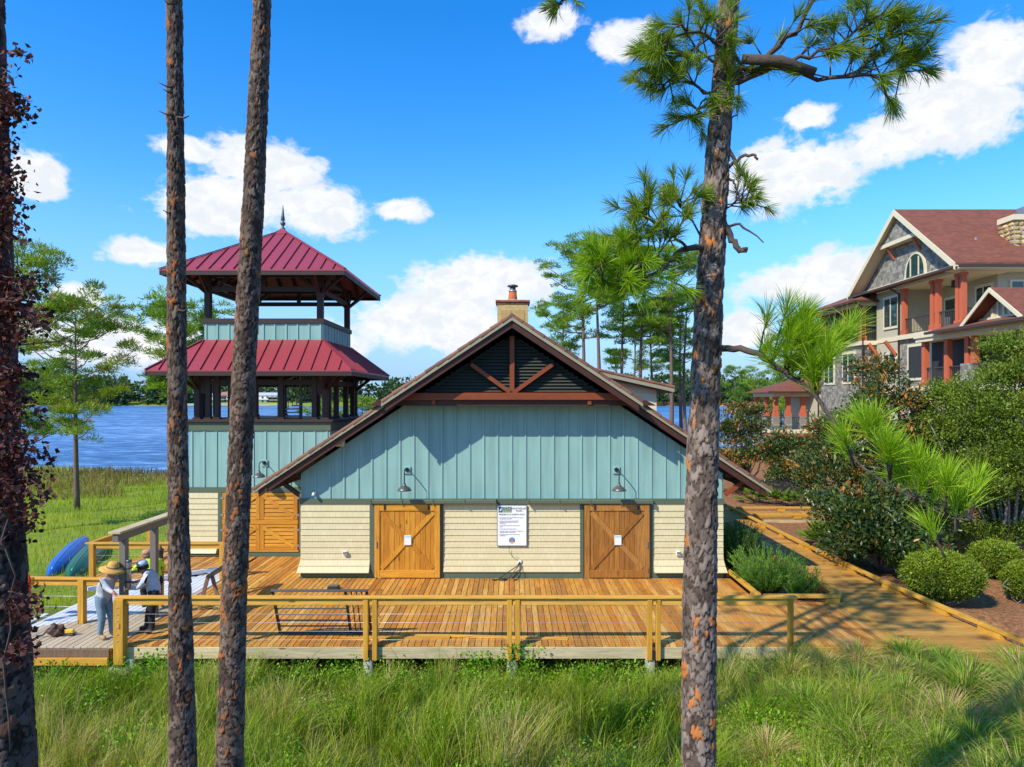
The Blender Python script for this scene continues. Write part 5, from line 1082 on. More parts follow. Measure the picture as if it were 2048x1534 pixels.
# main gable roof (ridge along X)
def slope(y): return AP-(AP-EV-0.15)*abs(y-GYM)/(GYM-GY0)
mrf = prism('roof', [(GY0, slope(GY0)), (GYM, AP), (GY1, slope(GY1)), (GY1, slope(GY1)-0.14), (GYM, AP-0.16), (GY0, slope(GY0)-0.14)], 'x', 25.15, 46, M_ASPH, hs)
for s, (a, b) in enumerate(((GY0, GYM), (GYM, GY1))):
    for (xf, t0, t1, mt) in ((25.08, 0.02, 0.42, M_TRIM2),):
        prism('rake_board', [(a, slope(a)-t0), (b, slope(b)-t0), (b, slope(b)-t1), (a, slope(a)-t1)], 'x', xf, xf+0.06, mt, hs)
    prism('rake_soffit', [(a, slope(a)-0.16), (b, slope(b)-0.16), (b, slope(b)-0.24), (a, slope(a)-0.24)], 'x', 25.145, 26.1, M_TRIM2, hs)
prism('gable_wall', [(GY0+0.6, EV+0.05), (GY1-0.6, EV+0.05), (GYM, AP-0.3)], 'x', HX, HX+0.4, M_GSH, hs)
prism('gable_peak', [(GYM-2.1, AP-1.95), (GYM+2.1, AP-1.95), (GYM, AP-0.36)], 'x', 25.45, 25.9, M_GSH, hs)
hb('peak_beam', 25.38, 25.98, GYM-2.25, GYM+2.25, AP-2.2, AP-1.95, M_TRIM2)
for y in (GYM-1.5, GYM+1.5): bar('peak_bracket', (25.98, y, AP-3.0), (25.5, y, AP-2.2), 0.12, 0.14, M_REDCOL, hs)
hb('gable_trim', HX-0.06, HX+0.05, GY0+0.4, GY1-0.4, EV-0.02, EV+0.28, M_TRIM2)
hb('eave_skirt_roof', 25.2, HX-0.07, GY0+0.2, GY1-0.4, EV-0.10, EV-0.021, M_ASPH); hb('gutter', 25.05, 25.19, GY0+0.1, GY1-0.2, EV-0.17, EV-0.03, M_GUTTER)
hb('near_eave_gutter', 25.3, 46, GY0-0.12, GY0-0.005, EV-0.10, EV+0.03, M_GUTTER); hb('near_eave_soffit', 25.3, 46, GY0+0.0, 39.9, EV-0.2, EV-0.105, M_TRIM2)
# left wing hip roof
mk('wing_roof', [(24.3, 48.4, EV-0.62), (46, 48.4, EV-0.62), (46, 59.3, EV-0.62), (24.3, 59.3, EV-0.62), (30, 53.0, EV+1.7), (46, 53.0, EV+1.7)], [(0, 1, 5, 4), (4, 5, 2, 3), (0, 4, 3), (3, 2, 1, 0)], M_ASPH, hs)
hb('wing_fascia', 24.22, 24.30, 48.4, 59.3, EV-0.76, EV-0.60, M_GUTTER); hb('wing_fascia', 24.3, 26.0, 48.32, 48.40, EV-0.76, EV-0.60, M_GUTTER)
# arched gable window
def arch_window(yc, w, z0, z1, X):
    e = empty('arched_window', (X, yc, z0)); e.parent = hs; e.matrix_parent_inverse = ORG[hs.name].inverted(); ORG[e.name] = Matrix.Translation((X, yc, z0))
    def ring(ww, hh, zb): return [(yc-ww/2, zb), (yc+ww/2, zb)]+[(yc+ww/2*math.cos(a), zb+(hh)*max(0, math.sin(a))**0.8) for a in np.linspace(0.06, math.pi-0.06, 16)]
    prism('window_frame', ring(w+0.35, z1-z0+0.2, z0-0.15), 'x', X-0.09, X-0.005, M_TRIM2, e); prism('pane', ring(w-0.1, z1-z0-0.05, z0), 'x', X-0.11, X-0.092, M_GLASS, e)
    for y in (yc-w*0.22, yc+w*0.22): box('mullion', X-0.13, X-0.112, y-0.06, y+0.06, z0, z0+(z1-z0)*0.82, M_TRIM2, e)
arch_window(43.9, 2.0, 13.05, 14.5, HX)
def window(y0, y1, z0, z1, X, screen=False, mull=1):
    f = box('window', X-0.07, X+0.04, y0-0.18, y1+0.18, z0-0.18, z1+0.18, M_TRIM2, hs)
    box('pane', X-0.09, X-0.072, y0, y1, z0, z1, M_SCREEN if screen else M_GLASS, f)
    for k in range(mull): y = y0+(y1-y0)*(k+1)/(mull+1); box('mullion', X-0.11, X-0.092, y-0.05, y+0.05, z0, z1, M_TRIM2, f)
    return f
window(45.95, 47.5, F3+0.75, EV-0.75, HX, mull=1); window(42.6, 44.6, F2+0.6, F3-0.85, HX, True, 0); window(50.0, 51.6, F2+0.5, F3-0.9, 25.1, False, 1); window(46.3, 47.6, F2+1.0, F3-1.2, HX+0.02, False, 1)
window(53.2, 54.6, F2+0.5, F3-0.9, 25.1, False, 1); window(42.4, 44.4, F1+0.5, F2-0.9, HX, False, 1)
window(40.4, 41.6, F3+0.3, EV-0.9, HX+2.4, False, 1); window(43.4, 44.6, F3+0.05, F3+2.2, HX+2.4, False, 0)
# front-facing windows on the recessed wall
for x0 in (HX+3.2, HX+5.4):
    f = box('window', x0-0.12, x0+1.42, 39.82, 39.92, F3+1.2, F3+2.75, M_TRIM2, hs); box('pane', x0, x0+0.62, 39.79, 39.818, F3+1.32, F3+2.63, M_GLASS, f); box('pane', x0+0.68, x0+1.3, 39.79, 39.818, F3+1.32, F3+2.63, M_GLASS, f)
# columns
def column(x, y, z0, z1, w=0.27):
    c_ = box('column', x-w/2, x+w/2, y-w/2, y+w/2, z0+0.35, z1-0.18, M_REDCOL, hs)
    box('column_base', x-w*0.68, x+w*0.68, y-w*0.68, y+w*0.68, z0, z0+0.35, M_REDCOL, c_); box('column_cap', x-w*0.66, x+w*0.66, y-w*0.66, y+w*0.66, z1-0.18, z1, M_REDCOL, c_)
def balustrade(p0, p1, z, h=1.05):
    p0 = Vector((*p0, z)); p1 = Vector((*p1, z)); L = (p1-p0).length; n = max(2, int(L/0.16))
    segs = [(p0+Vector((0, 0, h)), p1+Vector((0, 0, h)), 0.08, 0.07), (p0+Vector((0, 0, 0.1)), p1+Vector((0, 0, 0.1)), 0.05, 0.05)]
    segs += [(p0+(p1-p0)*k/n+Vector((0, 0, 0.1)), p0+(p1-p0)*k/n+Vector((0, 0, h)), 0.028, 0.028) for k in range(n+1)]
    return tag(bars('balustrade', segs, M_BALU, hs), kind='stuff')
cx = HX+0.02
for y in (45.25, 42.15, 41.65, 39.75, 39.35): column(cx, y, F3, EV-0.32)
balustrade((cx, 39.4), (cx, 45.4), F3); balustrade((cx, 39.45), (HX+2.4, 39.45), F3)
for y in (48.95, 51.6, 55.2): column(25.15, y, F3-0.08, EV-0.95, 0.30)
balustrade((25.15, 48.95), (25.15, 55.2), F3-0.08); balustrade((25.15, 48.95), (26.6, 48.95), F3-0.08)
hb('porch_screen', 25.25, 25.28, 49.2, 55.2, F3-0.08, EV-0.95, M_SCREEN); hb('porch_screen', 25.4, 26.6, 49.02, 49.05, F3-0.08, EV-0.95, M_SCREEN)
hb('ceiling_fan', HX+1.1, HX+1.3, 41.9, 42.1, EV-0.75, EV-0.33, M_BALU); hb('fan_blade', HX+0.5, HX+1.9, 41.95, 42.05, EV-0.72, EV-0.69, M_BALU)
ct = hb('balcony_chair', HX+1.0, HX+1.5, 42.8, 43.3, F3+0.02, F3+0.45, M_TRIM2); box('chair_back', HX+1.45, HX+1.5, 42.8, 43.3, F3+0.45, F3+0.95, M_TRIM2, ct)
# second-storey porch and its little gable
for y in (40.6, 38.5, 36.75, 36.25, 33.0): column(24.6, y, F2, F3-0.62, 0.30)
balustrade((24.6, 33), (24.6, 40.6), F2); hb('stone_pedestal', 24.3, 24.95, 36.0, 37.0, -0.3, F2+1.15, M_GSH); hb('corner_pilaster', 25.3, 25.98, 41.0, 41.68, -0.3, F3-0.32, M_TRIM2)
hb('porch_screen', 25.15, 25.18, 36.9, 40.9, F2, F3-0.62, M_SCREEN); hb('porch_beam', 24.2, 25.3, 31.5, 40.95, F3-0.85, F3-0.621, M_TRIM2)
mk('porch_roof', [(23.6, 31.2, F3-0.40), (23.6, 38.9, F3-0.40), (28.0, 38.9, F3+0.95), (28.0, 31.2, F3+0.95), (23.6, 31.2, F3-0.52), (23.6, 38.9, F3-0.52), (28.0, 38.9, F3+0.8), (28.0, 31.2, F3+0.8)], [(3, 2, 1, 0), (4, 5, 6, 7), (0, 1, 5, 4), (1, 2, 6, 5), (3, 0, 4, 7)], M_ASPH, hs)
hb('porch_gutter', 23.46, 23.598, 31.2, 38.9, F3-0.56, F3-0.42, M_GUTTER)
pgm = 34.06; pgs = lambda y: 10.72-(10.72-9.1)*abs(y-pgm)/2.15
prism('porch_gable_roof', [(pgm-2.2, pgs(pgm-2.2)), (pgm, 10.72), (pgm+2.2, pgs(pgm+2.2)), (pgm+2.2, pgs(pgm+2.2)-0.1), (pgm, 10.61), (pgm-2.2, pgs(pgm-2.2)-0.1)], 'x', 23.85, 31, M_ASPH, hs)
for a, b in ((pgm-2.2, pgm), (pgm, pgm+2.2)): prism('porch_rake_board', [(a, pgs(a)-0.01), (b, pgs(b)-0.01), (b, pgs(b)-0.24), (a, pgs(a)-0.24)], 'x', 23.78, 23.848, M_TRIM2, hs)
prism('porch_gable_wall', [(pgm-1.7, 9.32), (pgm+1.7, 9.32), (pgm, 10.5)], 'x', 24.6, 24.9, M_SIDING, hs)
for k in range(-2, 3): hb('gable_batten', 24.52, 24.59, pgm+k*0.42-0.06, pgm+k*0.42+0.06, 9.33, 10.42-abs(k)*0.33, M_TRIM2)
hb('gable_tie', 24.50, 24.595, pgm-1.8, pgm+1.8, 9.18, 9.33, M_TRIM2)
# downpipes
for (x, y, z0, z1) in ((HX-0.12, 45.68, 0.5, EV-0.5), (24.98, 48.62, 0.5, EV-1.0), (25.0, 55.7, 0.5, EV-1.0)):
    tube('downpipe', [(x-0.75, y, z1+0.32), (x-0.35, y, z1+0.12), (x, y, z1-0.1), (x, y, z0)], 0.06, M_GUTTER, hs, 8)
for y in (46.2, 48.3): bar('jetty_bracket', (HX-0.0, y, F3-1.3), (HX-0.75, y, F3-0.33), 0.16, 0.2, M_REDCOL, hs)
# stone chimney: rubble stones set one by one
M_STONE = paint('tan_rubble_stone', (0.44, 0.315, 0.135), 0.9, 0.5, 5, (30, 30, 30), 0.02, rvar=0.35)
cm_ = empty('stone_chimney', (29.5, 40.4, 12)); cm_.parent = hs; cm_.matrix_parent_inverse = ORG[hs.name].inverted(); ORG[cm_.name] = Matrix.Translation((29.5, 40.4, 12))
SX0, SX1, SY0, SY1, SZ0, SZ1 = 29.8, 32.4, 40.5, 41.6, 13.4, 15.75
box('chimney_core', SX0, SX1, SY0, SY1, SZ0-1, SZ1, M_CONC, cm_)
bm = bmesh.new(); bmesh.ops.create_icosphere(bm, subdivisions=1, radius=0.5); sm = bpy.data.meshes.new('stone'); bm.to_mesh(sm); bm.free(); sm.materials.append(M_STONE)
z = SZ0
while z < SZ1-0.05:
    hh = rng.uniform(0.24, 0.36)
    for side in (0, 1):
        t = SX0 if side == 0 else SY0
        end = SX1 if side == 0 else SY1
        while t < end:
            w = rng.uniform(0.28, 0.52); o = bpy.data.objects.new('stone', sm); COL.objects.link(o); o.parent = cm_
            p_ = Vector((t+w/2, SY0, z+hh/2)) if side == 0 else Vector((SX0, t+w/2, z+hh/2))
            o.location = p_-Vector((29.5, 40.4, 12)); o.scale = (w*1.12, 0.22, hh*1.15) if side == 0 else (0.22, w*1.12, hh*1.15); o.rotation_euler = (rng.uniform(-.2, .2), rng.uniform(-.2, .2), rng.uniform(-.2, .2)); t += w
    z += hh
box('chimney_cap', SX0-0.14, SX1+0.14, SY0-0.14, SY1+0.14, SZ1, SZ1+0.32, M_TRIM2, cm_); box('flue', SX0+0.8, SX0+1.4, SY0+0.3, SY0+0.9, SZ1+0.325, SZ1+0.9, M_STEEL, cm_)
tube('roof_vent', [(28.0, 41.2, 14.1), (28.0, 41.2, 14.9)], 0.09, M_STEEL, hs, 10)
# far porch wing
hb('wing_floor', 22.9, 28.5, 59.8, 65, F1-0.32, F1, M_TRIM2); hb('wing_skirt', 23.0, 28.4, 59.9, 64.9, F1-0.62, F1-0.325, M_REDCOL); hb('wing_wall', 26.3, 30, 58.6, 65, -0.5, F1+3.1, M_SIDING)
for x, y in ((23.2, 60.1), (24.3, 60.1), (25.6, 60.1), (23.2, 62.3), (23.2, 64.7)):
    hb('stone_pier', x-0.26, x+0.26, y-0.26, y+0.26, F1, F1+1.15, M_GSH); column(x, y, F1+1.15, F1+2.9, 0.36)
    hb('foundation_pier', x-0.35, x+0.35, y-0.3, y+0.3, -0.5, F1-0.63, M_CONC)
balustrade((23.2, 60.1), (25.9, 60.1), F1); balustrade((23.2, 60.1), (23.2, 64.7), F1)
hb('wing_beam', 22.95, 26.3, 59.85, 65, F1+2.9, F1+3.25, M_TRIM2)
mk('porch_wing_roof', [(22.3, 59.2, F1+3.27), (29, 59.2, F1+3.27), (29, 65.6, F1+3.27), (22.3, 65.6, F1+3.27), (26.0, 61.8, F1+4.55), (29, 61.8, F1+4.55), (29, 63, F1+4.55), (26, 63, F1+4.55)], [(0, 1, 5, 4), (4, 5, 6, 7), (7, 6, 2, 3), (0, 4, 7, 3), (3, 2, 1, 0)], M_ASPH, hs)
hb('wing_gutter', 22.2, 29, 59.08, 59.195, F1+3.2, F1+3.36, M_GUTTER)
# ============================================================ houses on the far shore
def far_house(x, y, w, h, wall, roofc, label, rh=2.5):
    e = empty('lakeside_house', (x, y, 0), 0, label, 'house', 'houses on the far shore'); z0 = 0.4
    mw = paint('far_wall_%d' % int(x), wall, 0.7, 0.1); mr = paint('far_roof_%d' % int(x), roofc, 0.8, 0.1)
    box('wall', x-w/2, x+w/2, y, y+9, z0, z0+h, mw, e)
    mk('roof', [(x-w/2-0.6, y-0.7, z0+h), (x+w/2+0.6, y-0.7, z0+h), (x+w/2+0.6, y+9.6, z0+h), (x-w/2-0.6, y+9.6, z0+h), (x-w/2+1.5, y+4.5, z0+h+rh), (x+w/2-1.5, y+4.5, z0+h+rh)], [(0, 1, 5, 4), (1, 2, 5), (2, 3, 4, 5), (3, 0, 4), (3, 2, 1, 0)], mr, e)
    n = max(2, int(w/4)); 
    for r in range(2 if h > 5 else 1):
        for k in range(n): xx = x-w/2+(k+0.5)*w/n; box('window', xx-0.8, xx+0.8, y-0.08, y-0.01, z0+1.0+r*3, z0+2.6+r*3, M_GLASS, e)
    box('balcony', x-w/2+1, x+w/2-1, y-1.5, y-0.1, z0+h*0.47, z0+h*0.47+0.2, mw, e)
fy = 566
for px_, w, h, wc, rc, lab in ((382, 14, 6.5, (0.50, 0.47, 0.42), (0.33, 0.33, 0.33), 'grey-roofed pale house on the far shore behind the left trunk'), (428, 20, 6.0, (0.62, 0.58, 0.50), (0.30, 0.28, 0.26), 'long pale house with grey roof on the far shore between tower posts'), (455, 15, 7.0, (0.66, 0.56, 0.42), (0.36, 0.17, 0.12), 'tan house with reddish roof on the far shore between tower posts'),
                               (530, 24, 6.5, (0.66, 0.64, 0.58), (0.42, 0.45, 0.47), 'white house with wide pale grey roof on the far shore seen through the tower'), (551, 12, 5.0, (0.70, 0.58, 0.38), (0.34, 0.30, 0.26), 'small yellow house on the far shore beside the wide grey roof')):
    far_house(PX(px_, fy), fy, w, h, wc, rc, lab)
# ============================================================ vegetation
def unit(v): return v/np.maximum(np.linalg.norm(v, axis=-1, keepdims=True), 1e-9)
def rand_dir(n, R): return unit(R.normal(size=(n, 3)))
class Acc:
    def __init__(s): s.V = []; s.F = []; s.T = []; s.n = 0
    def add(s, V, Fc, T): s.V.append(V); s.F.append(Fc+s.n); s.T.append(T); s.n += len(V)
    def build(s, name, mat, parent=None, **k): return npmesh(name, np.concatenate(s.V), np.concatenate(s.F), mat, parent, {'tint': np.concatenate(s.T)}, **k)
def needles(A, base, dirs, L, w, tint, R, droop=0.12):
    """two-segment needles: base (n,3), dirs (n,3), L,(n) -> triangles"""
    n = len(base); side = unit(np.cross(dirs, rand_dir(n, R)))*(w/2)[:, None]; dr = np.zeros((n, 3)); dr[:, 2] = -droop*L
    mid = base+dirs*(L*0.55)[:, None]+dr*0.3; tip = base+dirs*L[:, None]+dr
    V = np.stack([base-side*0.7, base+side*0.7, mid+side, mid-side, tip], 1).reshape(-1, 3); o = np.arange(n)*5
    Fc = np.concatenate([np.stack([o, o+1, o+2], 1), np.stack([o, o+2, o+3], 1), np.stack([o+3, o+2, o+4], 1)])
    A.add(V, Fc, np.repeat(tint, 5))
def tuft(A, c, d, n, L, w, R, tint=0.5, spread=0.9, droop=0.12, tv=0.18):
    d = np.asarray(d, float); d = d/np.linalg.norm(d)
    dirs = unit(d[None]*1.0+rand_dir(n, R)*spread*R.uniform(0.35, 1.3, n)[:, None])
    base = np.asarray(c, float)[None]+d[None]*R.uniform(-0.35, 0.1, n)[:, None]*L+rand_dir(n, R)*L*0.03
    needles(A, base, dirs, L*R.uniform(0.75, 1.1, n), np.full(n, w), np.clip(tint+R.normal(0, tv, n), 0, 1), R, droop)
def leaves(A, C, size, tint, R, out=None, asp=0.5, flat=0.4):
    """folded lozenge leaves at C (n,3)"""
    n = len(C); d = rand_dir(n, R)
    if out is not None: d = unit(d+out*0.9)
    s = unit(np.cross(d, rand_dir(n, R)*1.0+np.array([0, 0, flat]))); up = np.cross(s, d); size = np.broadcast_to(size, (n,))[:, None]
    V = np.stack([C, C+d*size*0.5+s*size*asp*0.5+up*size*0.08, C+d*size, C+d*size*0.5-s*size*asp*0.5+up*size*0.08], 1).reshape(-1, 3); o = np.arange(n)*4
    A.add(V, np.concatenate([np.stack([o, o+1, o+2], 1), np.stack([o, o+2, o+3], 1)]), np.repeat(tint, 4))
def blades(A, base, H, lean, w, tint, R, seg=3, curl=0.5):
    """arched grass blades: base (n,3), H height, lean (n,2) horizontal offset of tip"""
    n = len(base); V = []; a = R.uniform(0, math.pi, n); sx = np.stack([np.cos(a), np.sin(a), 0*a], 1)*(w/2)[:, None]
    for k in range(seg+1):
        t = k/seg; off = np.zeros((n, 3)); off[:, 0] = lean[:, 0]*t**1.7; off[:, 1] = lean[:, 1]*t**1.7; off[:, 2] = H*(t-curl*0.35*t**3)
        ww = (1-t**1.5)*1.0
        if k < seg: V += [base+off-sx*ww, base+off+sx*ww]
        else: V += [base+off]
    V = np.stack(V, 1); m = V.shape[1]; o = np.arange(n)*m; Fc = []
    for k in range(seg-1): q = o+2*k; Fc += [np.stack([q, q+1, q+3], 1), np.stack([q, q+3, q+2], 1)]
    q = o+2*(seg-1); Fc += [np.stack([q, q+1, q+2], 1)]
    A.add(V.reshape(-1, 3), np.concatenate(Fc), np.repeat(tint, m))
def fnoise(x, y, s=1.0, seed=0.0):
    return 0.5+0.25*np.sin(x*1.7*s+1.3*np.sin(y*1.1*s+seed)+seed)+0.25*np.sin(y*2.3*s+1.7*np.sin(x*0.9*s-seed)+2*seed)

# ---- foreground wild grass, weeds and tussocks
R = np.random.default_rng(3)
A = Acc()
def scatter(n, x0, x1, y0, y1): return R.uniform(x0, x1, n), R.uniform(y0, y1, n)
nc = 3400; per = 22; tx, ty_ = scatter(nc, -10.5, 6.5, 8.6, 14.5); n = nc*per; x = np.repeat(tx, per)+R.normal(0, 0.075, n); y = np.minimum(np.repeat(ty_, per)+R.normal(0, 0.075, n), 14.55); z = ground_h(x, y); tH = np.repeat(R.lognormal(0, 0.32, nc), per); tT = np.repeat(R.normal(0, 0.17, nc), per); tL = np.repeat(R.normal(0, 0.20, (nc, 2)), per, 0)
pat = fnoise(x, y, 1.0, 0.7); straw = np.clip((fnoise(x, y, 0.7, 2.1)-0.55)*2+(x < -5.6)*0.22, 0, 1)
cl = np.clip(fnoise(x, y, 2.6, 8.1)*fnoise(x, y, 1.1, 4.4)*2.6, 0, 1.5); H = R.uniform(0.28, 0.74, n)*(0.45+0.85*cl)*(1-0.45*sstep(13.4, 14.5, y)); H = np.minimum(H*tH, 1.15); ln = R.normal(0, 0.17, (n, 2))+tL*H[:, None]*1.6; ln[:, 0] += 0.35*H*(fnoise(x, y, 0.8, 6)-0.35); ln[:, 1] += 0.5*H*(fnoise(x, y, 0.9, 2)-0.5)
brown = sstep(-3.9, -6.0, x)*sstep(13.2, 11.8, y); tint = np.clip(0.06+tT+0.42*pat+0.28*fnoise(x, y, 3.1, 1.9)+R.normal(0, 0.15, n)+(R.random(n) < 0.10+0.6*straw+0.55*brown)*0.42, 0, 1)
blades(A, np.stack([x, y, z], 1), H, ln, R.uniform(0.007, 0.017, n), tint, R)
n = 7500; x, y = scatter(n, -10, 6.5, 8.8, 14.3); k = fnoise(x, y, 1.3, 7.7)+R.normal(0, 0.15, n) > 0.5; x = x[k]; y = y[k]; n = len(x); z = ground_h(x, y)                        # tall thin stalks
H = R.uniform(0.65, 1.2, n)*(1-0.4*sstep(13.0, 14.4, y)); ln = R.normal(0, 0.28, (n, 2)); ln[:, 0] += 0.12
blades(A, np.stack([x, y, z], 1), H, ln, R.uniform(0.007, 0.012, n), np.clip(R.uniform(0.45, 0.95, n), 0, 1), R, 4, 0.7)
tag(A.build('wild_grass', M_GRASS), 'dense wild grass with straw stalks in front of the deck', 'grass', kind='stuff')
A = Acc()
n = 3600; x, y = scatter(n, -9.5, 5.5, 9.6, 14.7); k = fnoise(x, y, 1.4, 3.3)+0.25*sstep(13.2, 14.3, y)-0.12*sstep(13.0, 12.0, y) > 0.55; x = x[k]; y = y[k]
for xx, yy in zip(x, y):
    m = 24; hh = R.uniform(0.22, 0.66); C = np.array([xx, yy, float(ground_h(xx, yy))])+np.stack([R.normal(0, 0.11, m), R.normal(0, 0.11, m), R.uniform(0.05, hh, m)], 1)
    leaves(A, C, R.uniform(0.035, 0.075, m), np.clip(R.normal(0.5, 0.2, m)+0.25*(C[:, 2]-C[:, 2].min()), 0, 1), R, np.array([[0, -0.3, 0.7]]), 0.6)
for (cx_, cy_, hgt_) in ((PX(1040, 14.1), 14.15, 0.98), (PX(960, 14.0), 14.1, 0.75), (PX(300, 13.9), 14.0, 0.75), (PX(95, 13.6), 13.8, 0.7), (PX(1180, 13.9), 14.0, 0.6)):
    m = 420; C = np.array([cx_, cy_, float(ground_h(cx_, cy_))])+np.stack([R.normal(0, 0.22, m), R.normal(0, 0.12, m), R.uniform(0.05, hgt_, m)], 1)
    leaves(A, C, R.uniform(0.05, 0.09, m), np.clip(R.normal(0.45, 0.22, m), 0, 1), R, np.array([[0, -0.4, 0.6]]), 0.6)
n = 16000; x, y = scatter(n, 3.0, 7.6, 8.8, 12.1); k = fnoise(x, y, 1.1, 5)+0.25*sstep(11.6, 10.2, y) > 0.42; x = x[k]; y = y[k]; m = len(x)
k2 = x < 6.3-(y-9)*0.4; x = x[k2]; y = y[k2]; m = len(x); C = np.stack([x, y, ground_h(x, y)+R.uniform(0.15, 0.55, m)], 1); leaves(A, C, R.uniform(0.025, 0.05, m), np.clip(R.normal(0.75, 0.2, m), 0, 1), R, np.array([[0, -0.3, 0.8]]), 0.65)
tag(A.build('leafy_weeds', M_WEED), 'bright leafy weeds growing against the deck front and low at right', 'weeds', kind='stuff')
def tussock(x, y, nb, h, seed, dry):
    Rr = np.random.default_rng(seed); a = Rr.uniform(0, 2*math.pi, nb); r = np.abs(Rr.normal(0, 0.13, nb)); b = np.stack([x+np.cos(a)*r, y+np.sin(a)*r, np.full(nb, float(ground_h(x, y)))], 1)
    H = h*Rr.uniform(0.55, 1.1, nb); sp = Rr.uniform(0.15, 0.95, nb)*h*0.95; ln = np.stack([np.cos(a)*sp+0.1, np.sin(a)*sp], 1)
    A = Acc(); t = np.clip(Rr.normal(0.38, 0.17, nb)+(Rr.random(nb) < dry)*0.5, 0, 1)
    blades(A, b, H*(1-0.25*(sp/h)), ln, Rr.uniform(0.012, 0.026, nb), t, Rr, 4, 1.3); m = 160; a = Rr.uniform(0, 6.28, m); r = np.abs(Rr.normal(0, 0.2, m)); blades(A, np.stack([x+np.cos(a)*r, y+np.sin(a)*r, np.full(m, float(ground_h(x, y)))], 1), Rr.uniform(0.15, 0.4, m), np.stack([np.cos(a), np.sin(a)], 1)*Rr.uniform(0.1, 0.5, m)[:, None], Rr.uniform(0.01, 0.02, m), np.clip(Rr.normal(0.92, 0.08, m), 0, 1), Rr, 3, 1.3)
    return A.build('grass_clump', M_CLUMP)
Rc = np.random.default_rng(21); k = 0
for gyv in (9.3, 10.2, 11.1, 12.0, 12.9, 13.7):
    for gxv in np.arange(3.2, 13.6, 0.95):
        xx = gxv+Rc.uniform(-0.35, 0.35); yy = gyv+Rc.uniform(-0.35, 0.35)
        if yy > 14.1-0.0 and xx < 8.4: continue
        if xx > yy*0.80+0.6: continue
        o = tussock(xx, yy, 430, Rc.uniform(0.85, 1.5)*(1.0 if xx > 4.6 else 0.75), 100+k, Rc.choice([0.10, 0.30, 0.8], p=[0.4, 0.3, 0.3])); k += 1
        tag(o, 'arching clump of tall tussock grass in the bank right of the right-hand trunk', 'grass clump', 'tussock grass clumps in the right foreground')
# ---- lawn at left, marsh grass at the shore
A = Acc()
n = 42000; x = R.uniform(-34, -8.0, n); y = 14.5+36*R.random(n)**1.3
k = ~((x > -12.3) & (y < 25)) | ((x < -11.35) & (y > 15.4) & (y < 19.5)) | ((x < -9.0) & (y > 18.3+(x+11.35)*0.85) & (y < 19.5)); k &= x > -0.78*y-2; x = x[k]; y = y[k]; n = len(x)
pat = fnoise(x, y, 0.35, 1.2); H = R.uniform(0.10, 0.26, n)*(0.7+0.7*pat)*(1+y*0.014)
blades(A, np.stack([x, y, ground_h(x, y)], 1), H, R.normal(0, 0.07, (n, 2)), R.uniform(0.008, 0.016, n)*(0.5+y/22), np.clip(0.15+0.55*pat+R.normal(0, 0.15, n), 0, 1), R, 3)
tag(A.build('lawn_grass', M_LAWN), 'bright green lawn grass sloping to the lake at left', 'grass', kind='stuff')
A = Acc()
n = 26000; x = R.uniform(-50, 2, n); y = R.uniform(40, 58, n); k = (fnoise(x, y, 0.3, 4)+sstep(42, 50, y)*0.8 > 0.75) & (x > -0.80*y); x = x[k]; y = y[k]; n = len(x)
blades(A, np.stack([x, y, ground_h(x, y)], 1), R.uniform(0.5, 1.15, n)*(0.55+0.6*fnoise(x, y, 0.5, 9)), R.normal(0, 0.28, (n, 2)), R.uniform(0.02, 0.05, n), np.clip(R.normal(0.5, 0.22, n)-0.3*(y > 53), 0, 1), R, 3, 0.9)
tag(A.build('marsh_grass', M_REED), 'brown marsh grass along the near shore of the lake', 'grass', kind='stuff')
# ---- far tree line
A = Acc(); Rf = np.random.default_rng(5)
for k in range(900):
    xx = Rf.uniform(-620, 700); yy = Rf.uniform(552, 630); hh = Rf.uniform(15, 27)*(0.8+0.4*fnoise(xx*0.02, 0.3, 1, 2)); rr = Rf.uniform(4, 7.5)
    if yy < 580 and -262 < xx < -180: continue
    m = 85; d = rand_dir(m, Rf); C = np.array([xx, yy, hh*0.50])+d*np.array([rr, rr, hh*0.50])*Rf.uniform(0.55, 1, m)[:, None]
    leaves(A, C, Rf.uniform(2.0, 3.8, m), np.clip(Rf.normal(0.45, 0.2, m)+d[:, 2]*0.2, 0, 1), Rf, d, 0.9)
tag(A.build('far_tree_line', M_FARTREE), 'dark green wooded shore across the lake', 'trees', kind='stuff')
tag(box('far_shore_sand', -262, -150, 548, 566, -1.4, 0.35, paint('pale_sand', (0.42, 0.40, 0.26), 0.9, 0.2)), kind='structure')

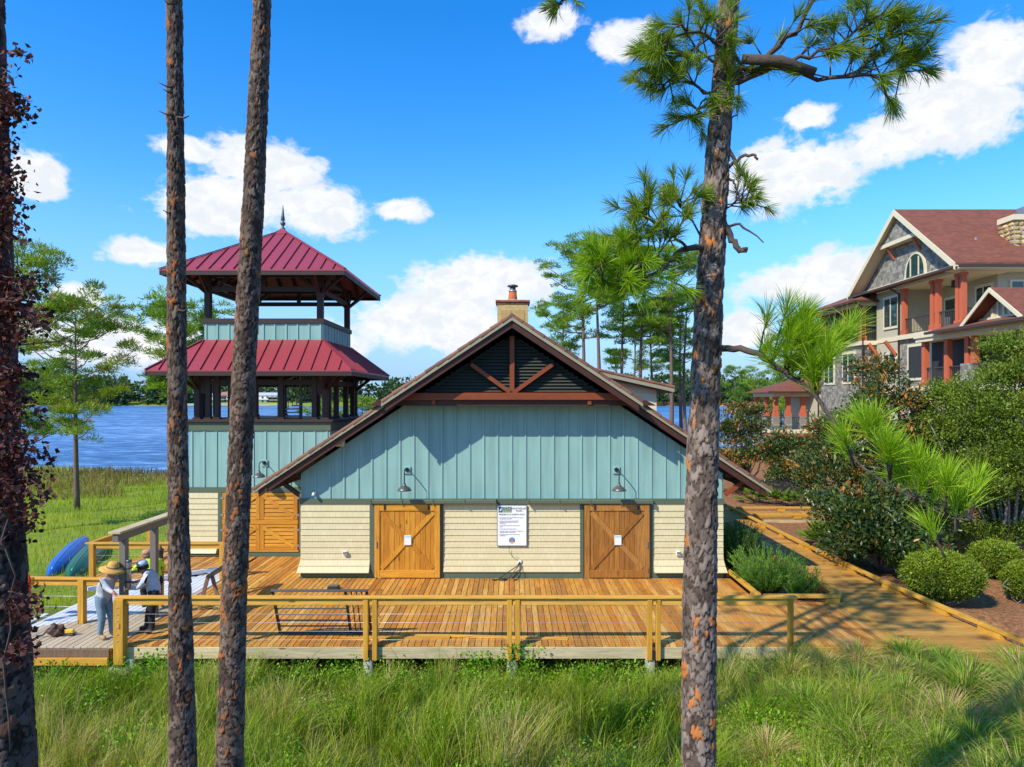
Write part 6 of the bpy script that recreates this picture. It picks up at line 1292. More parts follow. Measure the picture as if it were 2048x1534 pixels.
# ---- pine trunks with plated bark
def bark_trunk(name, pts, rad, mat, seed, parent, rows_per_m=72, seg=72, amp=0.013, cw=0.046, chh=0.078, zmax_dense=12.5):
    Rr = np.random.default_rng(seed); pts = np.array(pts, float); zz = np.arange(pts[0, 2], pts[-1, 2], 1/rows_per_m)
    cx_ = np.interp(zz, pts[:, 2], pts[:, 0]); cy_ = np.interp(zz, pts[:, 2], pts[:, 1]); rr = np.interp(zz, pts[:, 2], rad)
    th = np.linspace(0, 2*math.pi, seg, endpoint=False); Z, TH = np.meshgrid(zz, th, indexing='ij'); RR = rr[:, None]+0*TH
    nc = max(6, int(round(2*math.pi*np.mean(rad)/cw)))
    U = TH/(2*math.pi)*nc+0.5*np.sin(Z*3.1+np.cos(TH*2)*2)+0.3*np.sin(Z*14+TH*5)+0.14*np.sin(Z*47+TH*11); Wv = Z/chh+0.5*np.sin(TH*3+Z*2)+0.25*np.sin(TH*9+Z*17)+0.15*np.sin(TH*23-Z*31)
    iu = np.floor(U).astype(int); iw = np.floor(Wv).astype(int); f1 = np.full(U.shape, 9.0); f2 = f1.copy(); cid = np.zeros(U.shape); loc = np.zeros(U.shape)
    def h(a, b, s): return np.modf(np.abs(np.sin((a % nc)*127.1+b*311.7+s*74.7+seed)*43758.5453))[0]
    for du in (-1, 0, 1):
        for dw in (-1, 0, 1):
            a = iu+du; b = iw+dw; px_ = a+h(a, b, 1); pw = b+h(a, b, 2); d = (U-px_)**2+((Wv-pw)*0.85)**2
            new = d < f1; f2 = np.where(new, f1, np.minimum(f2, d)); cid = np.where(new, h(a, b, 3), cid); loc = np.where(new, pw-Wv, loc); f1 = np.minimum(f1, d)
    crack = np.sqrt(f2)-np.sqrt(f1); plate = np.clip(crack/0.15, 0, 1)
    disp = amp*(plate*(0.5+0.9*cid)-0.6+0.5*np.clip(loc, -0.5, 0.6)*plate)
    rad_ = RR+disp+0.02*np.sin(TH*2+Z*0.7)*RR/0.15*0.3
    V = np.stack([cx_[:, None]+np.cos(TH)*rad_, cy_[:, None]+np.sin(TH)*rad_, Z], -1).reshape(-1, 3)
    nr = len(zz); i_, j_ = np.meshgrid(np.arange(nr-1), np.arange(seg), indexing='ij'); j2 = (j_+1) % seg
    Fc = np.stack([i_*seg+j_, i_*seg+j2, (i_+1)*seg+j2, (i_+1)*seg+j_], -1).reshape(-1, 4)
    return npmesh('trunk', V, Fc, mat, parent, {'tint': cid.ravel(), 'crack': crack.ravel()})
def limb_path(pts, R_, wob=0.03, n=4):
    """densify a polyline with wobble"""
    out = []
    pts = [Vector(p) for p in pts]
    for a, b in zip(pts[:-1], pts[1:]):
        for k in range(n): out.append(a+(b-a)*(k/n)+Vector(R_.normal(0, wob, 3))*(1 if k or a is not pts[0] else 0))
    out.append(pts[-1]); return out
def pine_crown_above(e, x, y, z0, z1, rad, seed, nt=34):
    """upper crown of a near pine, above the picture: limbs and needle tufts"""
    Rr = np.random.default_rng(seed); A = Acc(); items = []
    for k in range(16):
        t = k/15; z = z0+(z1-z0)*t; a = Rr.uniform(0, 6.28); L = rad*(1-0.6*t)*Rr.uniform(0.6, 1.1)
        tip = np.array([x+math.cos(a)*L, y+math.sin(a)*L, z+L*Rr.uniform(0.1, 0.5)]); items.append((limb_path([(x, y, z), tuple((np.array([x, y, z])+tip)/2+np.array([0, 0, -0.1])), tuple(tip)], Rr, 0.04, 3), list(np.linspace(0.05, 0.012, 7)), 6))
        for q in range(nt//8):
            c = np.array([x, y, z])+(tip-np.array([x, y, z]))*Rr.uniform(0.35, 1.0)+Rr.normal(0, 0.35, 3); tuft(A, c, c-np.array([x, y, z-1.0]), 46, 0.34, 0.012, Rr, 0.45, 1.0)
    tubes('limb', items, M_LIMB, e); A.build('crown', M_NEEDLE, e)
def near_pine(name, pxs, Y, wid, mat, seed, label, top=17.0, crown=True, base_z=-1.2):
    """pxs: [(pixel x, pixel y)] of the trunk axis from bottom to top, at distance Y"""
    pts = [P(px_, py_, Y) for px_, py_ in pxs]; r = [w*Y/F/2 for w in wid]
    d0 = (pts[0]-pts[1])/(pts[0].z-pts[1].z); low = pts[0]+d0*(base_z-pts[0].z); d1 = (pts[-1]-pts[-2])/(pts[-1].z-pts[-2].z); hi = pts[-1]+d1*(top-pts[-1].z)
    allp = [low]+pts+[hi]; rads = [r[0]*1.25]+r+[0.035]
    e = empty(name, low, 0, label, 'pine tree'); bark_trunk('trunk', allp, rads, mat, seed, e)
    if crown: pine_crown_above(e, hi.x, hi.y, top-5.5, top-0.2, 2.6, seed)
    return e
t1 = near_pine('pine_tree', [(366, 1534), (358, 1100), (354, 760), (352, 400), (349, 0)], 6.6, [49, 39, 36, 32, 26], M_BARKM, 4, 'slim straight pine trunk crossing the tower, leftmost of the two bare trunks')
near_pine('pine_tree', [(459, 1534), (468, 1200), (487, 760), (508, 380), (525, 0)], 7.6, [50, 46, 46, 40, 31], M_BARKM, 9, 'leaning pine trunk rising past the right side of the tower roof')
for py_, s_, L_, dy_ in ((172, -1, 36, -8), (182, -1, 26, -4), (228, -1, 34, -6), (6, -1, 26, -10), (424, -1, 26, -4), (234, 1, 26, -2), (620, 1, 28, -6)): tube('dead_stub', [P(352, py_, 6.55), P(352+s_*16, py_+2, 6.5), P(352+s_*L_, py_+dy_, 6.48)], [0.012, 0.009, 0.004], M_LIMB, t1, 5)
t4 = near_pine('pine_tree', [(8, 1534), (0, 1150), (-16, 700), (-22, 300), (-26, 60)], 5.2, [108, 92, 82, 66, 56], M_BARKD, 17, 'dark pine trunk at the far left edge wrapped in red vine')
# right-hand pine with limbs
Y3 = 7.6; SC = 0.70
t3 = near_pine('pine_tree', [(1397, 1534), (1399, 1200), (1405, 900), (1418, 600), (1436, 300), (1458, 0)], Y3*SC, [62, 62, 58, 52, 46, 38], M_BARK, 23, 'big pine trunk with needle boughs in front of the boathouse right side', top=15.5)
R3 = np.random.default_rng(77); items = []; AN = Acc(); AY = Acc()
def bough(pp, r0, r1, wob=0.02, n=4):
    """pp: [(px,py,Y)]"""
    path = limb_path([P(p[0], p[1], p[2]*SC) for p in pp], R3, wob*SC, n); items.append((path, list(np.linspace(r0*SC, r1*SC, len(path))), 7)); return path
def dress(path, A, every, n, L, w, tint, start=0.3, side=0.5, up=0.3, twig=0.35):
    """twigs with needle tufts along the outer part of a bough"""
    m = len(path); k0 = int(m*start)
    for i in range(k0, m):
        for q in range(every):
            d = (path[min(i+1, m-1)]-path[max(i-1, 0)]).normalized(); v = (d*0.6+Vector(R3.normal(0, side, 3))+Vector((0, 0, up))).normalized()
            tip = path[i]+v*twig*SC*R3.uniform(0.4, 1.0)
            items.append(([path[i], path[i]+v*0.07, tip], [0.007, 0.006, 0.004], 5)); tuft(A, tip, v, n+22, L*SC*0.9, w*SC, R3, tint+0.17, 0.85)
    d = (path[-1]-path[-2]).normalized(); tuft(A, path[-1], d, n+45, L*SC, w*SC, R3, tint, 0.8)
NW = 0.0062
# top right boughs
a = bough([(1440, 180, Y3), (1500, 130, 7.5), (1560, 90, 7.4), (1610, 40, 7.3), (1640, -30, 7.2)], 0.045, 0.016); dress(a, AN, 1, 40, 0.26, NW, 0.35, 0.4, 0.6)
a = bough([(1500, 145, 7.5), (1600, 118, 7.3), (1680, 90, 7.2), (1730, 45, 7.1), (1780, 25, 7.0)], 0.024, 0.010); dress(a, AN, 2, 42, 0.26, NW, 0.38, 0.25, 0.7)
a = bough([(1455, 165, Y3), (1540, 135, 7.5), (1640, 155, 7.4), (1720, 155, 7.3), (1790, 148, 7.2), (1820, 125, 7.2)], 0.032, 0.010); dress(a, AN, 2, 42, 0.26, NW, 0.35, 0.45, 0.6)
a = bough([(1720, 150, 7.3), (1740, 100, 7.3), (1785, 70, 7.2), (1808, 95, 7.2)], 0.014, 0.008); dress(a, AN, 2, 40, 0.25, NW, 0.4, 0.2, 0.6)
a = bough([(1485, 135, 7.5), (1440, 75, 7.4), (1415, 40, 7.35), (1395, -20, 7.3)], 0.022, 0.010); dress(a, AN, 1, 34, 0.24, NW, 0.4, 0.2, 0.6)
a = bough([(1500, 85, 7.5), (1440, 85, 7.3), (1400, 65, 7.2), (1350, 60, 7.1), (1325, 95, 7.1)], 0.022, 0.008); dress(a, AN, 2, 40, 0.25, NW, 0.42, 0.35, 0.7)
a = bough([(1450, 135, Y3), (1400, 110, 7.5), (1345, 118, 7.3), (1318, 105, 7.2)], 0.018, 0.007); dress(a, AN, 2, 40, 0.25, NW, 0.4, 0.3, 0.7)
a = bough([(1440, 190, Y3), (1390, 170, 7.5), (1345, 155, 7.4), (1315, 180, 7.3)], 0.018, 0.007); dress(a, AN, 2, 38, 0.25, NW, 0.4, 0.3, 0.7)
a = bough([(1425, 195, Y3), (1395, 215, 7.5), (1385, 240, 7.5)], 0.012, 0.006); dress(a, AN, 2, 46, 0.25, NW, 0.5, 0.5, 0.5)
a = bough([(1432, 205, Y3), (1470, 160, 7.55), (1500, 140, 7.5)], 0.03, 0.02); dress(a, AN, 1, 44, 0.26, NW, 0.5, 0.2, 0.6)
# fallen stub caught in the bough, dead stubs
items.append(([P(1485, 118, 7.35*SC), P(1560, 122, 7.32*SC), P(1630, 145, 7.3*SC)], [0.038, 0.042, 0.035], 8))
bough([(1440, 345, Y3), (1470, 325, 7.5), (1490, 310, 7.45), (1512, 312, 7.4), (1514, 320, 7.4)], 0.022, 0.012, 0.008); bough([(1458, 300, Y3-0.05), (1470, 325, 7.5), (1488, 352, 7.45)], 0.022, 0.018, 0.006)
bough([(1446, 352, Y3), (1466, 362, 7.5), (1474, 380, 7.5)], 0.018, 0.010, 0.006); bough([(1445, 440, Y3), (1462, 480, 7.5), (1482, 502, 7.45), (1494, 498, 7.4)], 0.042, 0.024, 0.008)
bough([(1450, 455, Y3), (1478, 448, 7.5), (1500, 462, 7.45), (1527, 485, 7.4)], 0.018, 0.006, 0.006); bough([(1450, 240, Y3), (1475, 230, 7.55)], 0.012, 0.007, 0.004)
a = bough([(1445, 440, Y3), (1470, 400, 7.5), (1490, 405, 7.45)], 0.012, 0.006); dress(a, AN, 2, 40, 0.22, NW, 0.4, 0.4, 0.6)
# lower left bough
a = bough([(1405, 492, Y3), (1365, 500, 7.4), (1330, 530, 7.2), (1290, 560, 7.0), (1250, 578, 6.9), (1205, 565, 6.8)], 0.036, 0.010); dress(a, AY, 2, 46, 0.25, NW, 0.35, 0.45, 0.7)
a = bough([(1375, 498, 7.4), (1345, 465, 7.2), (1310, 440, 7.1), (1280, 425, 7.0)], 0.018, 0.008); dress(a, AN, 2, 44, 0.25, NW, 0.45, 0.25, 0.7)
a = bough([(1330, 530, 7.2), (1290, 500, 7.1), (1260, 490, 7.0)], 0.014, 0.007); dress(a, AN, 3, 44, 0.25, NW, 0.4, 0.2, 0.7)
a = bough([(1290, 560, 7.0), (1240, 530, 6.9), (1205, 520, 6.85)], 0.014, 0.007); dress(a, AY, 3, 44, 0.25, NW, 0.3, 0.1, 0.7)
a = bough([(1400, 470, Y3), (1370, 420, 7.45), (1350, 395, 7.4)], 0.012, 0.007); dress(a, AN, 2, 42, 0.24, NW, 0.4, 0.3, 0.7)
# long right bough, arching down with young bright needles
a = bough([(1430, 697, Y3), (1480, 697, 7.4), (1530, 715, 7.2), (1580, 752, 7.0), (1628, 785, 6.8), (1660, 835, 6.6), (1690, 885, 6.4), (1720, 930, 6.2)], 0.040, 0.012, 0.008)
for (px_, py_, Yq, cl) in ((1560, 640, 7.0, 3), (1600, 680, 6.9, 5), (1640, 700, 6.8, 5), (1600, 730, 6.85, 3), (1650, 745, 6.7, 4), (1690, 665, 6.7, 3), (1555, 700, 7.0, 3), (1620, 650, 6.9, 3)):
    for q in range(cl):
        c = P(px_+R3.uniform(-28, 28), py_+R3.uniform(-26, 26), (Yq+R3.uniform(-0.3, 0.3))*SC); b0 = min(a, key=lambda v: (v-c).length); items.append(([b0, b0+(c-b0)*0.6+Vector((0, 0, 0.02)), c], [0.007, 0.006, 0.004], 5))
        tuft(AY, c, (c-b0).normalized()+Vector((0, 0, 0.35)), 95, 0.34*SC, NW*SC, R3, 0.5, 0.75)
for (px_, py_, Yq, cl) in ((1740, 860, 6.2, 4), (1770, 905, 6.1, 3), (1850, 930, 6.0, 3), (1700, 880, 6.3, 2), (1880, 975, 5.95, 4), (1930, 985, 5.9, 4), (1820, 950, 6.05, 3), (1900, 1010, 5.9, 2), (1880, 1060, 5.9, 1)):
    for q in range(cl):
        c = P(px_+R3.uniform(-26, 26), py_+R3.uniform(-22, 22), (Yq+R3.uniform(-0.2, 0.2))*SC); b0 = P(px_+10, py_+55, Yq*SC); tuft(AY, c, (c-b0).normalized()+Vector((0, 0, 0.35)), 95, 0.32*SC, NW*SC, R3, 0.6, 0.75)
        items.append(([b0, b0+(c-b0)*0.5, c], [0.008, 0.006, 0.004], 5))
bough([(1720, 930, 6.2), (1765, 965, 6.1), (1830, 1000, 6.05), (1900, 1035, 5.95), (1945, 1040, 5.9)], 0.012, 0.008, 0.005)
bough([(1330, -330, 7.2), (1180, -70, 6.7), (1120, 5, 6.5), (1078, 25, 6.5)], 0.012, 0.005, 0.01)
a = bough([(1160, -30, 6.6), (1130, 0, 6.5), (1115, 12, 6.5)], 0.008, 0.004, 0.01); dress(a, AN, 1, 26, 0.16, NW, 0.3, 0.4, 0.6, 0.0, 0.12)
tubes('limb', items, M_LIMB, t3); AN.build('needles', M_NEEDLE, t3); AY.build('young_needles', M_NEEDLEY, t3)
# ---- red vine on the left trunk
vn = empty('climbing_vine', (-3.9, 5.2, -1), 0, 'dry dark red leaved vine climbing the far left pine trunk', 'vine'); Rv = np.random.default_rng(31); A = Acc(); items = []
def trunk4(py_): return np.interp(py_, [60, 300, 700, 1150, 1534], [-26, -22, -16, 0, 8])
for k in range(64):
    py_ = Rv.uniform(90, 1330); x0 = trunk4(py_)+Rv.uniform(0, 42)
    reach = Rv.uniform(15, 45)+62*math.exp(-((py_-640)/150)**2)*Rv.random()+85*math.exp(-((py_-960)/130)**2)*Rv.random()+60*math.exp(-((py_-1240)/90)**2)*Rv.random()
    p0 = P(x0, py_, 5.06); p1 = P(x0+reach, py_-Rv.uniform(-25, 45), 5.06+Rv.uniform(-0.22, 0.2)); mid = (p0+p1)/2+Vector((0, 0, Rv.uniform(-0.03, 0.1))); items.append(([p0, mid, p1], [0.007, 0.005, 0.003], 4))
    m = int(14+reach*0.6); t = Rv.uniform(0.05, 1.05, m)[:, None]; C = np.array(p0)[None]*(1-t)+np.array(p1)[None]*t+Rv.normal(0, 0.042, (m, 3)); leaves(A, C, Rv.uniform(0.028, 0.062, m), np.clip(Rv.normal(0.45, 0.25, m), 0, 1), Rv, np.array([[0.2, -0.4, -0.5]]), 0.8)
m = 1300; py_ = Rv.uniform(230, 1000, m); xx = np.array([trunk4(v) for v in py_])+Rv.uniform(-5, 44, m); C = np.stack([(xx-1024)*5.05/F, np.full(m, 5.0)+Rv.normal(0, 0.04, m), CZ-(py_-HOR)*5.05/F], 1); leaves(A, C, Rv.uniform(0.025, 0.055, m), np.clip(Rv.normal(0.5, 0.25, m), 0, 1), Rv, np.array([[0.1, -0.7, -0.3]]), 0.8)
tubes('stem', [(limb_path([P(trunk4(v)+14, v, 5.03) for v in (1500, 1200, 900, 600, 300, 80)], Rv, 0.035, 5), 0.007, 5)]+items, M_LIMB, vn); A.build('leaves', M_VINE, vn)

# ---- mid-distance pines
def pine(x, y, h, cs, rad, seed, label, group=None, lean=0.0, nb=26, dens=1.9, tl=0.55, bz=None, tint=0.68, mat=None, trunk_r=None, puff=0.6):
    Rr = np.random.default_rng(seed); z0 = float(ground_h(x, y)) if bz is None else bz; e = empty('pine_tree', (x, y, z0), 0, label, 'pine tree', group)
    tr = trunk_r or 0.012*h+0.03; tp = [Vector((x+lean*h*t+0.05*h*0.2*math.sin(t*5+seed), y+0.02*h*math.sin(t*4+seed*2), z0+h*t)) for t in np.linspace(0, 1, 12)]
    items = [(tp, list(tr*(1-0.85*np.linspace(0, 1, 12))), 8)]; A = Acc()
    for k in range(nb):
        t = cs+(1-cs)*(k+Rr.random())/nb; i = min(10, int(t*11)); b0 = tp[i]+(tp[i+1]-tp[i])*(t*11-i); s = (t-cs)/(1-cs); prof = (0.55+0.9*s if s < 0.45 else 1.25*(1-((s-0.45)/0.62)**2))
        L = rad*max(0.22, prof)*Rr.uniform(0.55, 1.1); a = Rr.uniform(0, 2*math.pi); rise = 0.15+0.6*s+Rr.normal(0, 0.12)
        d = Vector((math.cos(a), math.sin(a), rise)).normalized(); tip = b0+d*L+Vector((0, 0, 0.10*L)); mid = (b0+tip)/2+Vector((0, 0, -0.10*L)); items.append(([b0, mid, tip], [tr*0.28*(1.1-s*0.6), tr*0.18, tr*0.07], 5))
        for q in range(max(2, int((1.2+L*1.05)*dens))):
            u = Rr.uniform(0.55, 1.05); c = np.array(mid.lerp(tip, (u-0.5)*2) if u > 0.5 else b0.lerp(mid, u*2))+Rr.normal(0, 0.13*rad, 3)*np.array([1, 1, 0.45])
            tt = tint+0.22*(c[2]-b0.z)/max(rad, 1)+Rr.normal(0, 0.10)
            n_ = 88; ps = tl*Rr.uniform(0.75, 1.35); od = rand_dir(n_, Rr); od[:, 2] = np.where(od[:, 2] < -0.3, -od[:, 2]*0.6, od[:, 2]); dirs = unit(od*np.array([1, 1, 0.8])+rand_dir(n_, Rr)*0.5+np.array([0, 0, 0.5])); base = c[None]+od*ps*np.array([1, 1, puff])*Rr.uniform(0.35, 1.0, n_)[:, None]; needles(A, base, dirs, tl*Rr.uniform(0.35, 0.7, n_), np.full(n_, tl*0.085), np.clip(tt+Rr.normal(0, 0.13, n_), 0, 1), Rr, 0.1)
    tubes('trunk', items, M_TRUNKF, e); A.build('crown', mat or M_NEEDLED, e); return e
G = 'tall pines behind the boathouse'
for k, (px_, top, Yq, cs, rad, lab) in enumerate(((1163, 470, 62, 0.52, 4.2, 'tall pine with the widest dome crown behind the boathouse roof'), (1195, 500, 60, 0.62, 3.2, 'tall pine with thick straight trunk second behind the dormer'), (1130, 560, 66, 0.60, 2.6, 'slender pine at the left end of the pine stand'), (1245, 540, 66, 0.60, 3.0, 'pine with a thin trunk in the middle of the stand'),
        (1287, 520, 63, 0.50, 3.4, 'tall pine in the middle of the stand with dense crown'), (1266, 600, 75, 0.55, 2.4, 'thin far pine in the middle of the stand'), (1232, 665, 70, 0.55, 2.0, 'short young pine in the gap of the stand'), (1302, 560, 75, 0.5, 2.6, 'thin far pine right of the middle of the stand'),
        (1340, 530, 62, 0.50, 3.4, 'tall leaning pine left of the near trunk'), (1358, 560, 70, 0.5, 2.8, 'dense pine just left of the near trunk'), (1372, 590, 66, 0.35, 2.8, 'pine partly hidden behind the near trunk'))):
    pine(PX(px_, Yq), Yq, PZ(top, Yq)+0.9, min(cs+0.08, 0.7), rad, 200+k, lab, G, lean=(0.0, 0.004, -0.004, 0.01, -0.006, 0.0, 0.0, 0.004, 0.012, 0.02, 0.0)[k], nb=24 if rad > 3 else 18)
pine(PX(1471, 90), 90, PZ(710, 90)+0.9, 0.62, 1.9, 221, 'small lone pine far off right of the near trunk', None, nb=12)
pine(PX(1515, 80), 80, PZ(735, 80)+1.2, 0.1, 3.6, 222, 'bushy far pine beside the villa porch', None, nb=34, dens=1.3); pine(PX(1565, 84), 84, PZ(690, 84)+1.2, 0.2, 4.0, 223, 'bushy pine behind the villa porch roof', None, nb=34, dens=1.3); pine(PX(1600, 88), 88, PZ(615, 88)+1.2, 0.3, 4.5, 224, 'tall pine behind the villa left end', None, nb=30); pine(PX(1635, 80), 80, PZ(625, 80)+1, 0.3, 4, 225, 'pine rising behind the villa left roof', None, nb=30)
# left-hand pines on the lawn and beyond
pine(PX(152, 36), 36, PZ(622, 36)+0.8, 0.36, 2.9, 230, 'open-crowned pine standing alone on the lawn by the lake', None, nb=30, tl=0.42, tint=0.70, mat=M_NEEDLE, dens=2.6, puff=0.8)
pine(PX(30, 30), 30, PZ(505, 30)+0.8, 0.30, 3.0, 231, 'pine behind the far left trunk with branches over the lake', None, nb=34, tl=0.38, tint=0.5, mat=M_NEEDLE, dens=2.4, puff=0.8)
pine(PX(365, 48), 48, PZ(628, 48)+1.1, 0.50, 3.6, 232, 'pine behind the tower with its crown left of the tower roof', None, nb=28, tint=0.66, dens=2.2, puff=0.7)
pine(PX(650, 60), 60, 7.2, 0.1, 2.8, 233, 'low bushy tree behind the tower seen through its posts', None, nb=26, tint=0.65, dens=1.3); pine(PX(725, 62), 62, 7.8, 0.1, 2.6, 234, 'low bushy tree behind the right side of the tower', None, nb=26, tint=0.65, dens=1.3); pine(PX(585, 58), 58, 4.2, 0.1, 1.6, 235, 'small bush by the shore seen through the tower', None, nb=18, tint=0.65)

# ---- broadleaf trees and shrubs
def bush(name, label, cat, blobs, nleaf, size, mat, seed, base, tint=(0.45, 0.2), clump=0.25, limb=M_LIMBG, group=None, shell=0.55, nclump=None, asp=0.5, stem_r=0.05, zt=0.25, tilt=None, loose=0.0, rust=0.0, cv=0.08):
    Rr = np.random.default_rng(seed); e = empty(name, base, 0, label, cat, group); A = Acc(); vol = np.array([b[3]*b[4]*b[5] for b in blobs])**(2/3); vol /= vol.sum(); items = []
    nclump = nclump or max(30, nleaf//60)
    for k in range(nclump):
        b = blobs[Rr.choice(len(blobs), p=vol)]; d = rand_dir(1, Rr)[0]
        if d[2] < -0.35 and name != 'round_shrub': d[2] = -d[2]*0.5
        rr = np.array(b[3:6]); c = np.array(b[:3])+d*rr*Rr.uniform(shell, 1.0+loose*Rr.random()); m = max(4, int(nleaf/nclump))
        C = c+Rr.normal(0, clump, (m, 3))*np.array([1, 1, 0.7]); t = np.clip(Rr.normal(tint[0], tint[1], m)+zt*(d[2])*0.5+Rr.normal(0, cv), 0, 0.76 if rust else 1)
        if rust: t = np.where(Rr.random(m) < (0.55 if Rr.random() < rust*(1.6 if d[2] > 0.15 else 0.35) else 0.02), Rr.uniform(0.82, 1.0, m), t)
        leaves(A, C, Rr.uniform(size*0.6, size*1.25, m), t, Rr, d[None]+np.array([[0, 0, 0.4 if tilt is None else tilt]]), asp)
        if k % max(1, nclump//26) == 0: items.append((limb_path([base, tuple(np.array(base)*0.45+c*0.55+Rr.normal(0, 0.15, 3)), tuple(c)], Rr, 0.04, 2), [stem_r, stem_r*0.8, stem_r*0.5, stem_r*0.35, stem_r*0.15], 5))
    tubes('trunk', items, limb, e); A.build('crown', mat, e); return e
def magn(label, blobs, nleaf, seed, base, rust=0.22):
    e = bush('magnolia_tree', label, 'magnolia', blobs, nleaf, 0.19, M_MAGN, seed, base, (0.45, 0.17), 0.20, rust=rust, shell=0.45, asp=0.42, stem_r=0.07, loose=0.12, zt=0.3); return e
gz_ = lambda x, y: float(ground_h(x, y))
def B(px_, py_, Y, rx, ry, rz_): c = P(px_, py_, Y); return (c.x, c.y, c.z, rx, ry, rz_)
Ym = 25.5
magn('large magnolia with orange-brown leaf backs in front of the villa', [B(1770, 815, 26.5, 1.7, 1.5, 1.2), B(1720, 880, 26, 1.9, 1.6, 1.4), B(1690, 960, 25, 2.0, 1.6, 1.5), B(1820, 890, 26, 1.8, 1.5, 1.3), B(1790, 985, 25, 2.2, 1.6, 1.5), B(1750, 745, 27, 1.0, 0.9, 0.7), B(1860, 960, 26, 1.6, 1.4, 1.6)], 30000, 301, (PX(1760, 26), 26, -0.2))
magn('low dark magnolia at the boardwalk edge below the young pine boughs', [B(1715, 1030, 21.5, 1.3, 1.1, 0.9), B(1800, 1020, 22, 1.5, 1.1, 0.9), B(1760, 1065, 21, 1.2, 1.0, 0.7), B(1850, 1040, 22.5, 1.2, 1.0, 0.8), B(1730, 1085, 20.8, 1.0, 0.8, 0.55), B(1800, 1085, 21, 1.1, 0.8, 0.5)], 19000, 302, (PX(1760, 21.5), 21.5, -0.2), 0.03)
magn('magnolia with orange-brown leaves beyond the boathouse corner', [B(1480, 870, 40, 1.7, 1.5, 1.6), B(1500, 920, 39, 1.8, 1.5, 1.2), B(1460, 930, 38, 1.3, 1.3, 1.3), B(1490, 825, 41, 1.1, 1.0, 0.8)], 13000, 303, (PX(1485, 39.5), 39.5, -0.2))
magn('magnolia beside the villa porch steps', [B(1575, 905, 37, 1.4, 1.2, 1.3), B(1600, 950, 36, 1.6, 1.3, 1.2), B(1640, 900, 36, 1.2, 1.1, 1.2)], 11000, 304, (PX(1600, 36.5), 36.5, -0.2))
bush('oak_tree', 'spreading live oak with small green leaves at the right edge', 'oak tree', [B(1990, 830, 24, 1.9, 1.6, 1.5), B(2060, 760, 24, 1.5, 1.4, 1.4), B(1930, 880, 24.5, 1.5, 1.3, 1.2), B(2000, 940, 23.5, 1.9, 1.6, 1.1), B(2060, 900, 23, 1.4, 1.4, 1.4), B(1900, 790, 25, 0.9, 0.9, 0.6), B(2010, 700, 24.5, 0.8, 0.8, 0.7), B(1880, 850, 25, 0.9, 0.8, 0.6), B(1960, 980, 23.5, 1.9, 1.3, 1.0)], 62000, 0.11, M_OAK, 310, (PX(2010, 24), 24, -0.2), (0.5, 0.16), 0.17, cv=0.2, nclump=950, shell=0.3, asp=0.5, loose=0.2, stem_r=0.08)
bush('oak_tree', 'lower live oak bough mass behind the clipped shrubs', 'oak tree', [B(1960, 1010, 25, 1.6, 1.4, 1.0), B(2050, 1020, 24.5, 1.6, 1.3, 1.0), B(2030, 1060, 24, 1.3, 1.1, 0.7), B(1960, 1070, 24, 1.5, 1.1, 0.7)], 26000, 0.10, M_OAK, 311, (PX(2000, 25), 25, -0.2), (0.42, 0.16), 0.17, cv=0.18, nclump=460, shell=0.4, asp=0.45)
# clipped round shrubs
SG = 'clipped round shrubs beside the boardwalk'
for k, (px_, py_, Yq, rx, rz_, lab) in enumerate(((1884, 1150, 17.9, 0.94, 0.58, 'largest clipped round shrub beside the boardwalk kerb'), (1815, 1108, 20.6, 0.66, 0.44, 'clipped shrub behind the left side of the largest one'), (1990, 1118, 20.2, 0.68, 0.50, 'clipped shrub behind the right side of the largest one'), (2052, 1160, 18.2, 0.5, 0.45, 'clipped shrub cut by the right edge of the picture'))):
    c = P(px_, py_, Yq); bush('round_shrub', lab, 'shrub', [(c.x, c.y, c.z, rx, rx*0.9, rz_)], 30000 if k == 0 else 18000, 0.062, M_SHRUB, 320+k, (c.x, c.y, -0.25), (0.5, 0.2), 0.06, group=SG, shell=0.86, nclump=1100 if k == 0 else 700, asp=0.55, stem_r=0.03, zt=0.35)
# feathery bushes in the planted bed
def feathery(label, px_, py_, Yq, w, h, seed, n=150, tint=0.5):
    Rr = np.random.default_rng(seed); c = P(px_, py_, Yq); zb = gz_(c.x, Yq); e = empty('feathery_bush', (c.x, Yq, zb), 0, label, 'bush', 'feathery bushes in the planted bed'); A = Acc(); items = []
    for k in range(n):
        a = Rr.uniform(0, 6.28); r = w*math.sqrt(Rr.random())*0.55; b0 = Vector((c.x+r*0.4*math.cos(a), Yq+r*0.4*math.sin(a), zb)); hh = h*Rr.uniform(0.45, 1.05)*(1-0.35*(r/w)); tip = b0+Vector((math.cos(a)*r*1.3, math.sin(a)*r*1.3, hh))
        items.append(([b0, (b0+tip)/2+Vector((0, 0, 0.03)), tip], [0.008, 0.006, 0.003], 4)); m = 60; t = Rr.uniform(0.25, 1.0, m); C = np.array(b0)[None]*(1-t[:, None])+np.array(tip)[None]*t[:, None]+Rr.normal(0, 0.025, (m, 3))
        d = unit(np.array(tip-b0)[None]*0.9+rand_dir(m, Rr)*0.5*np.linalg.norm(np.array(tip-b0))); needles(A, C, d, Rr.uniform(0.06, 0.13, m), np.full(m, 0.012), np.clip(tint-0.25+0.45*t+Rr.normal(0, 0.15, m), 0, 1), Rr, 0.05)
    tubes('stem', items, M_LIMB, e); A.build('foliage', M_JUNI, e)
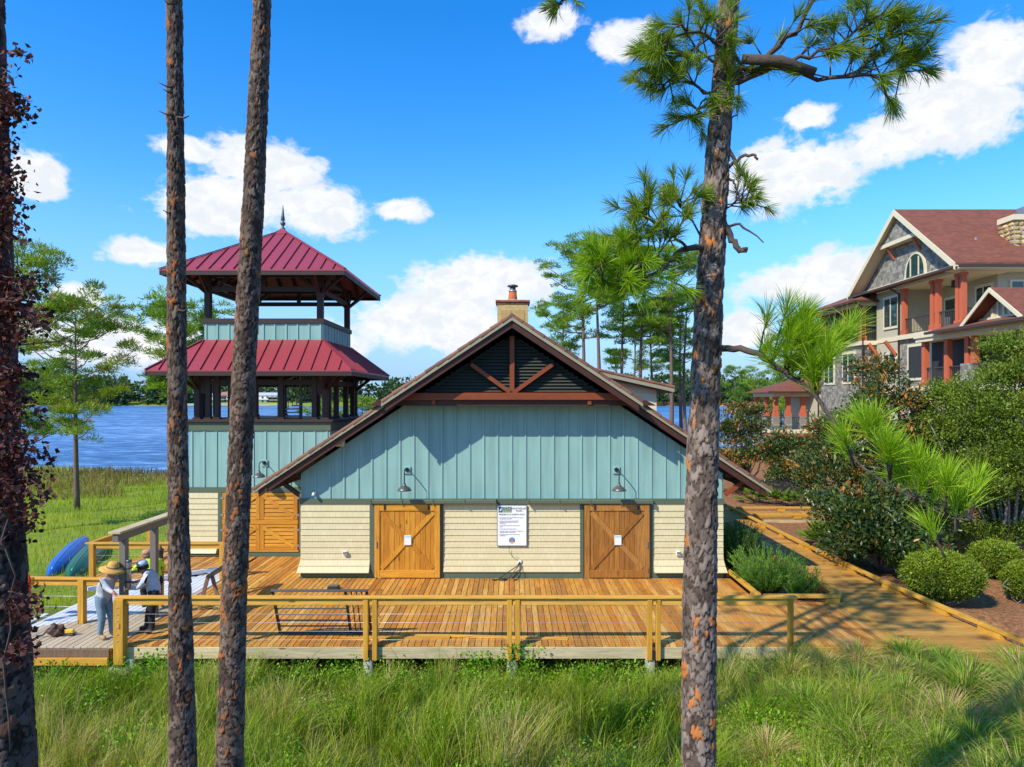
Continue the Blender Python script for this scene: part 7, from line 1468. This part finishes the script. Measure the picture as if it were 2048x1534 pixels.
feathery('dark feathery bush against the boathouse right wall', 1475, 1110, 21.0, 0.85, 1.75, 340, 130, 0.25); feathery('bright feathery bush in the middle of the planted bed', 1530, 1150, 19.0, 1.15, 1.35, 341, 190, 0.6); feathery('small feathery bush at the front corner of the planted bed', 1600, 1180, 18.2, 0.6, 1.1, 342, 80, 0.45); feathery('feathery bush further back in the planted bed', 1470, 1080, 23.5, 0.9, 1.2, 343, 100, 0.3)
# palmettos
def palmetto(px_, py_, label, s, seed, n=26, z=-0.15):
    Rr = np.random.default_rng(seed); Yq = (CZ-z)*F/(py_-HOR); x = PX(px_, Yq); e = empty('palmetto', (x, Yq, z), 0, label, 'palmetto', 'palmettos by the boardwalks'); A = Acc(); items = []
    for k in range(n):
        a = Rr.uniform(0, 6.28); el = Rr.uniform(0.3, 1.35); d = np.array([math.cos(a)*math.cos(el), math.sin(a)*math.cos(el), math.sin(el)]); L = s*Rr.uniform(0.6, 1.0); b0 = np.array([x, Yq, z])+Rr.normal(0, 0.12, 3)*np.array([1, 1, 0]); hub = b0+d*L*0.6
        items.append(([Vector(b0), Vector(hub)], [0.012, 0.008], 4)); m = 18; sd_ = np.cross(d, [0, 0, 1]); sd_ /= np.linalg.norm(sd_); th = np.linspace(-1.25, 1.25, m); dirs = unit(np.cos(th)[:, None]*d+np.sin(th)[:, None]*sd_); needles(A, np.repeat(hub[None], m, 0), dirs, L*0.55*(1-0.25*np.abs(th)), np.full(m, 0.04*s), np.clip(Rr.normal(0.5, 0.2, m), 0, 1), Rr, 0.2)
    tubes('stem', items, M_LIMB, e); A.build('fronds', M_PALM, e)
palmetto(1510, 1005, 'palmetto at the left end of the row behind the side boardwalk', 1.1, 350); palmetto(1552, 1008, 'palmetto in the middle of the row behind the side boardwalk', 1.1, 351); palmetto(1600, 1012, 'palmetto at the right end of the row behind the side boardwalk', 1.1, 352); palmetto(1648, 1098, 'palmetto fanning over the boardwalk kerb below the magnolia', 1.25, 353, 34); palmetto(1690, 1125, 'small palmetto under the low dark magnolia', 0.8, 354, 18)
palmetto(1556, 960, 'far palmetto beside the magnolias', 1.2, 355, 22); palmetto(1590, 940, 'far yellowish palmetto near the villa steps', 1.2, 356, 22)
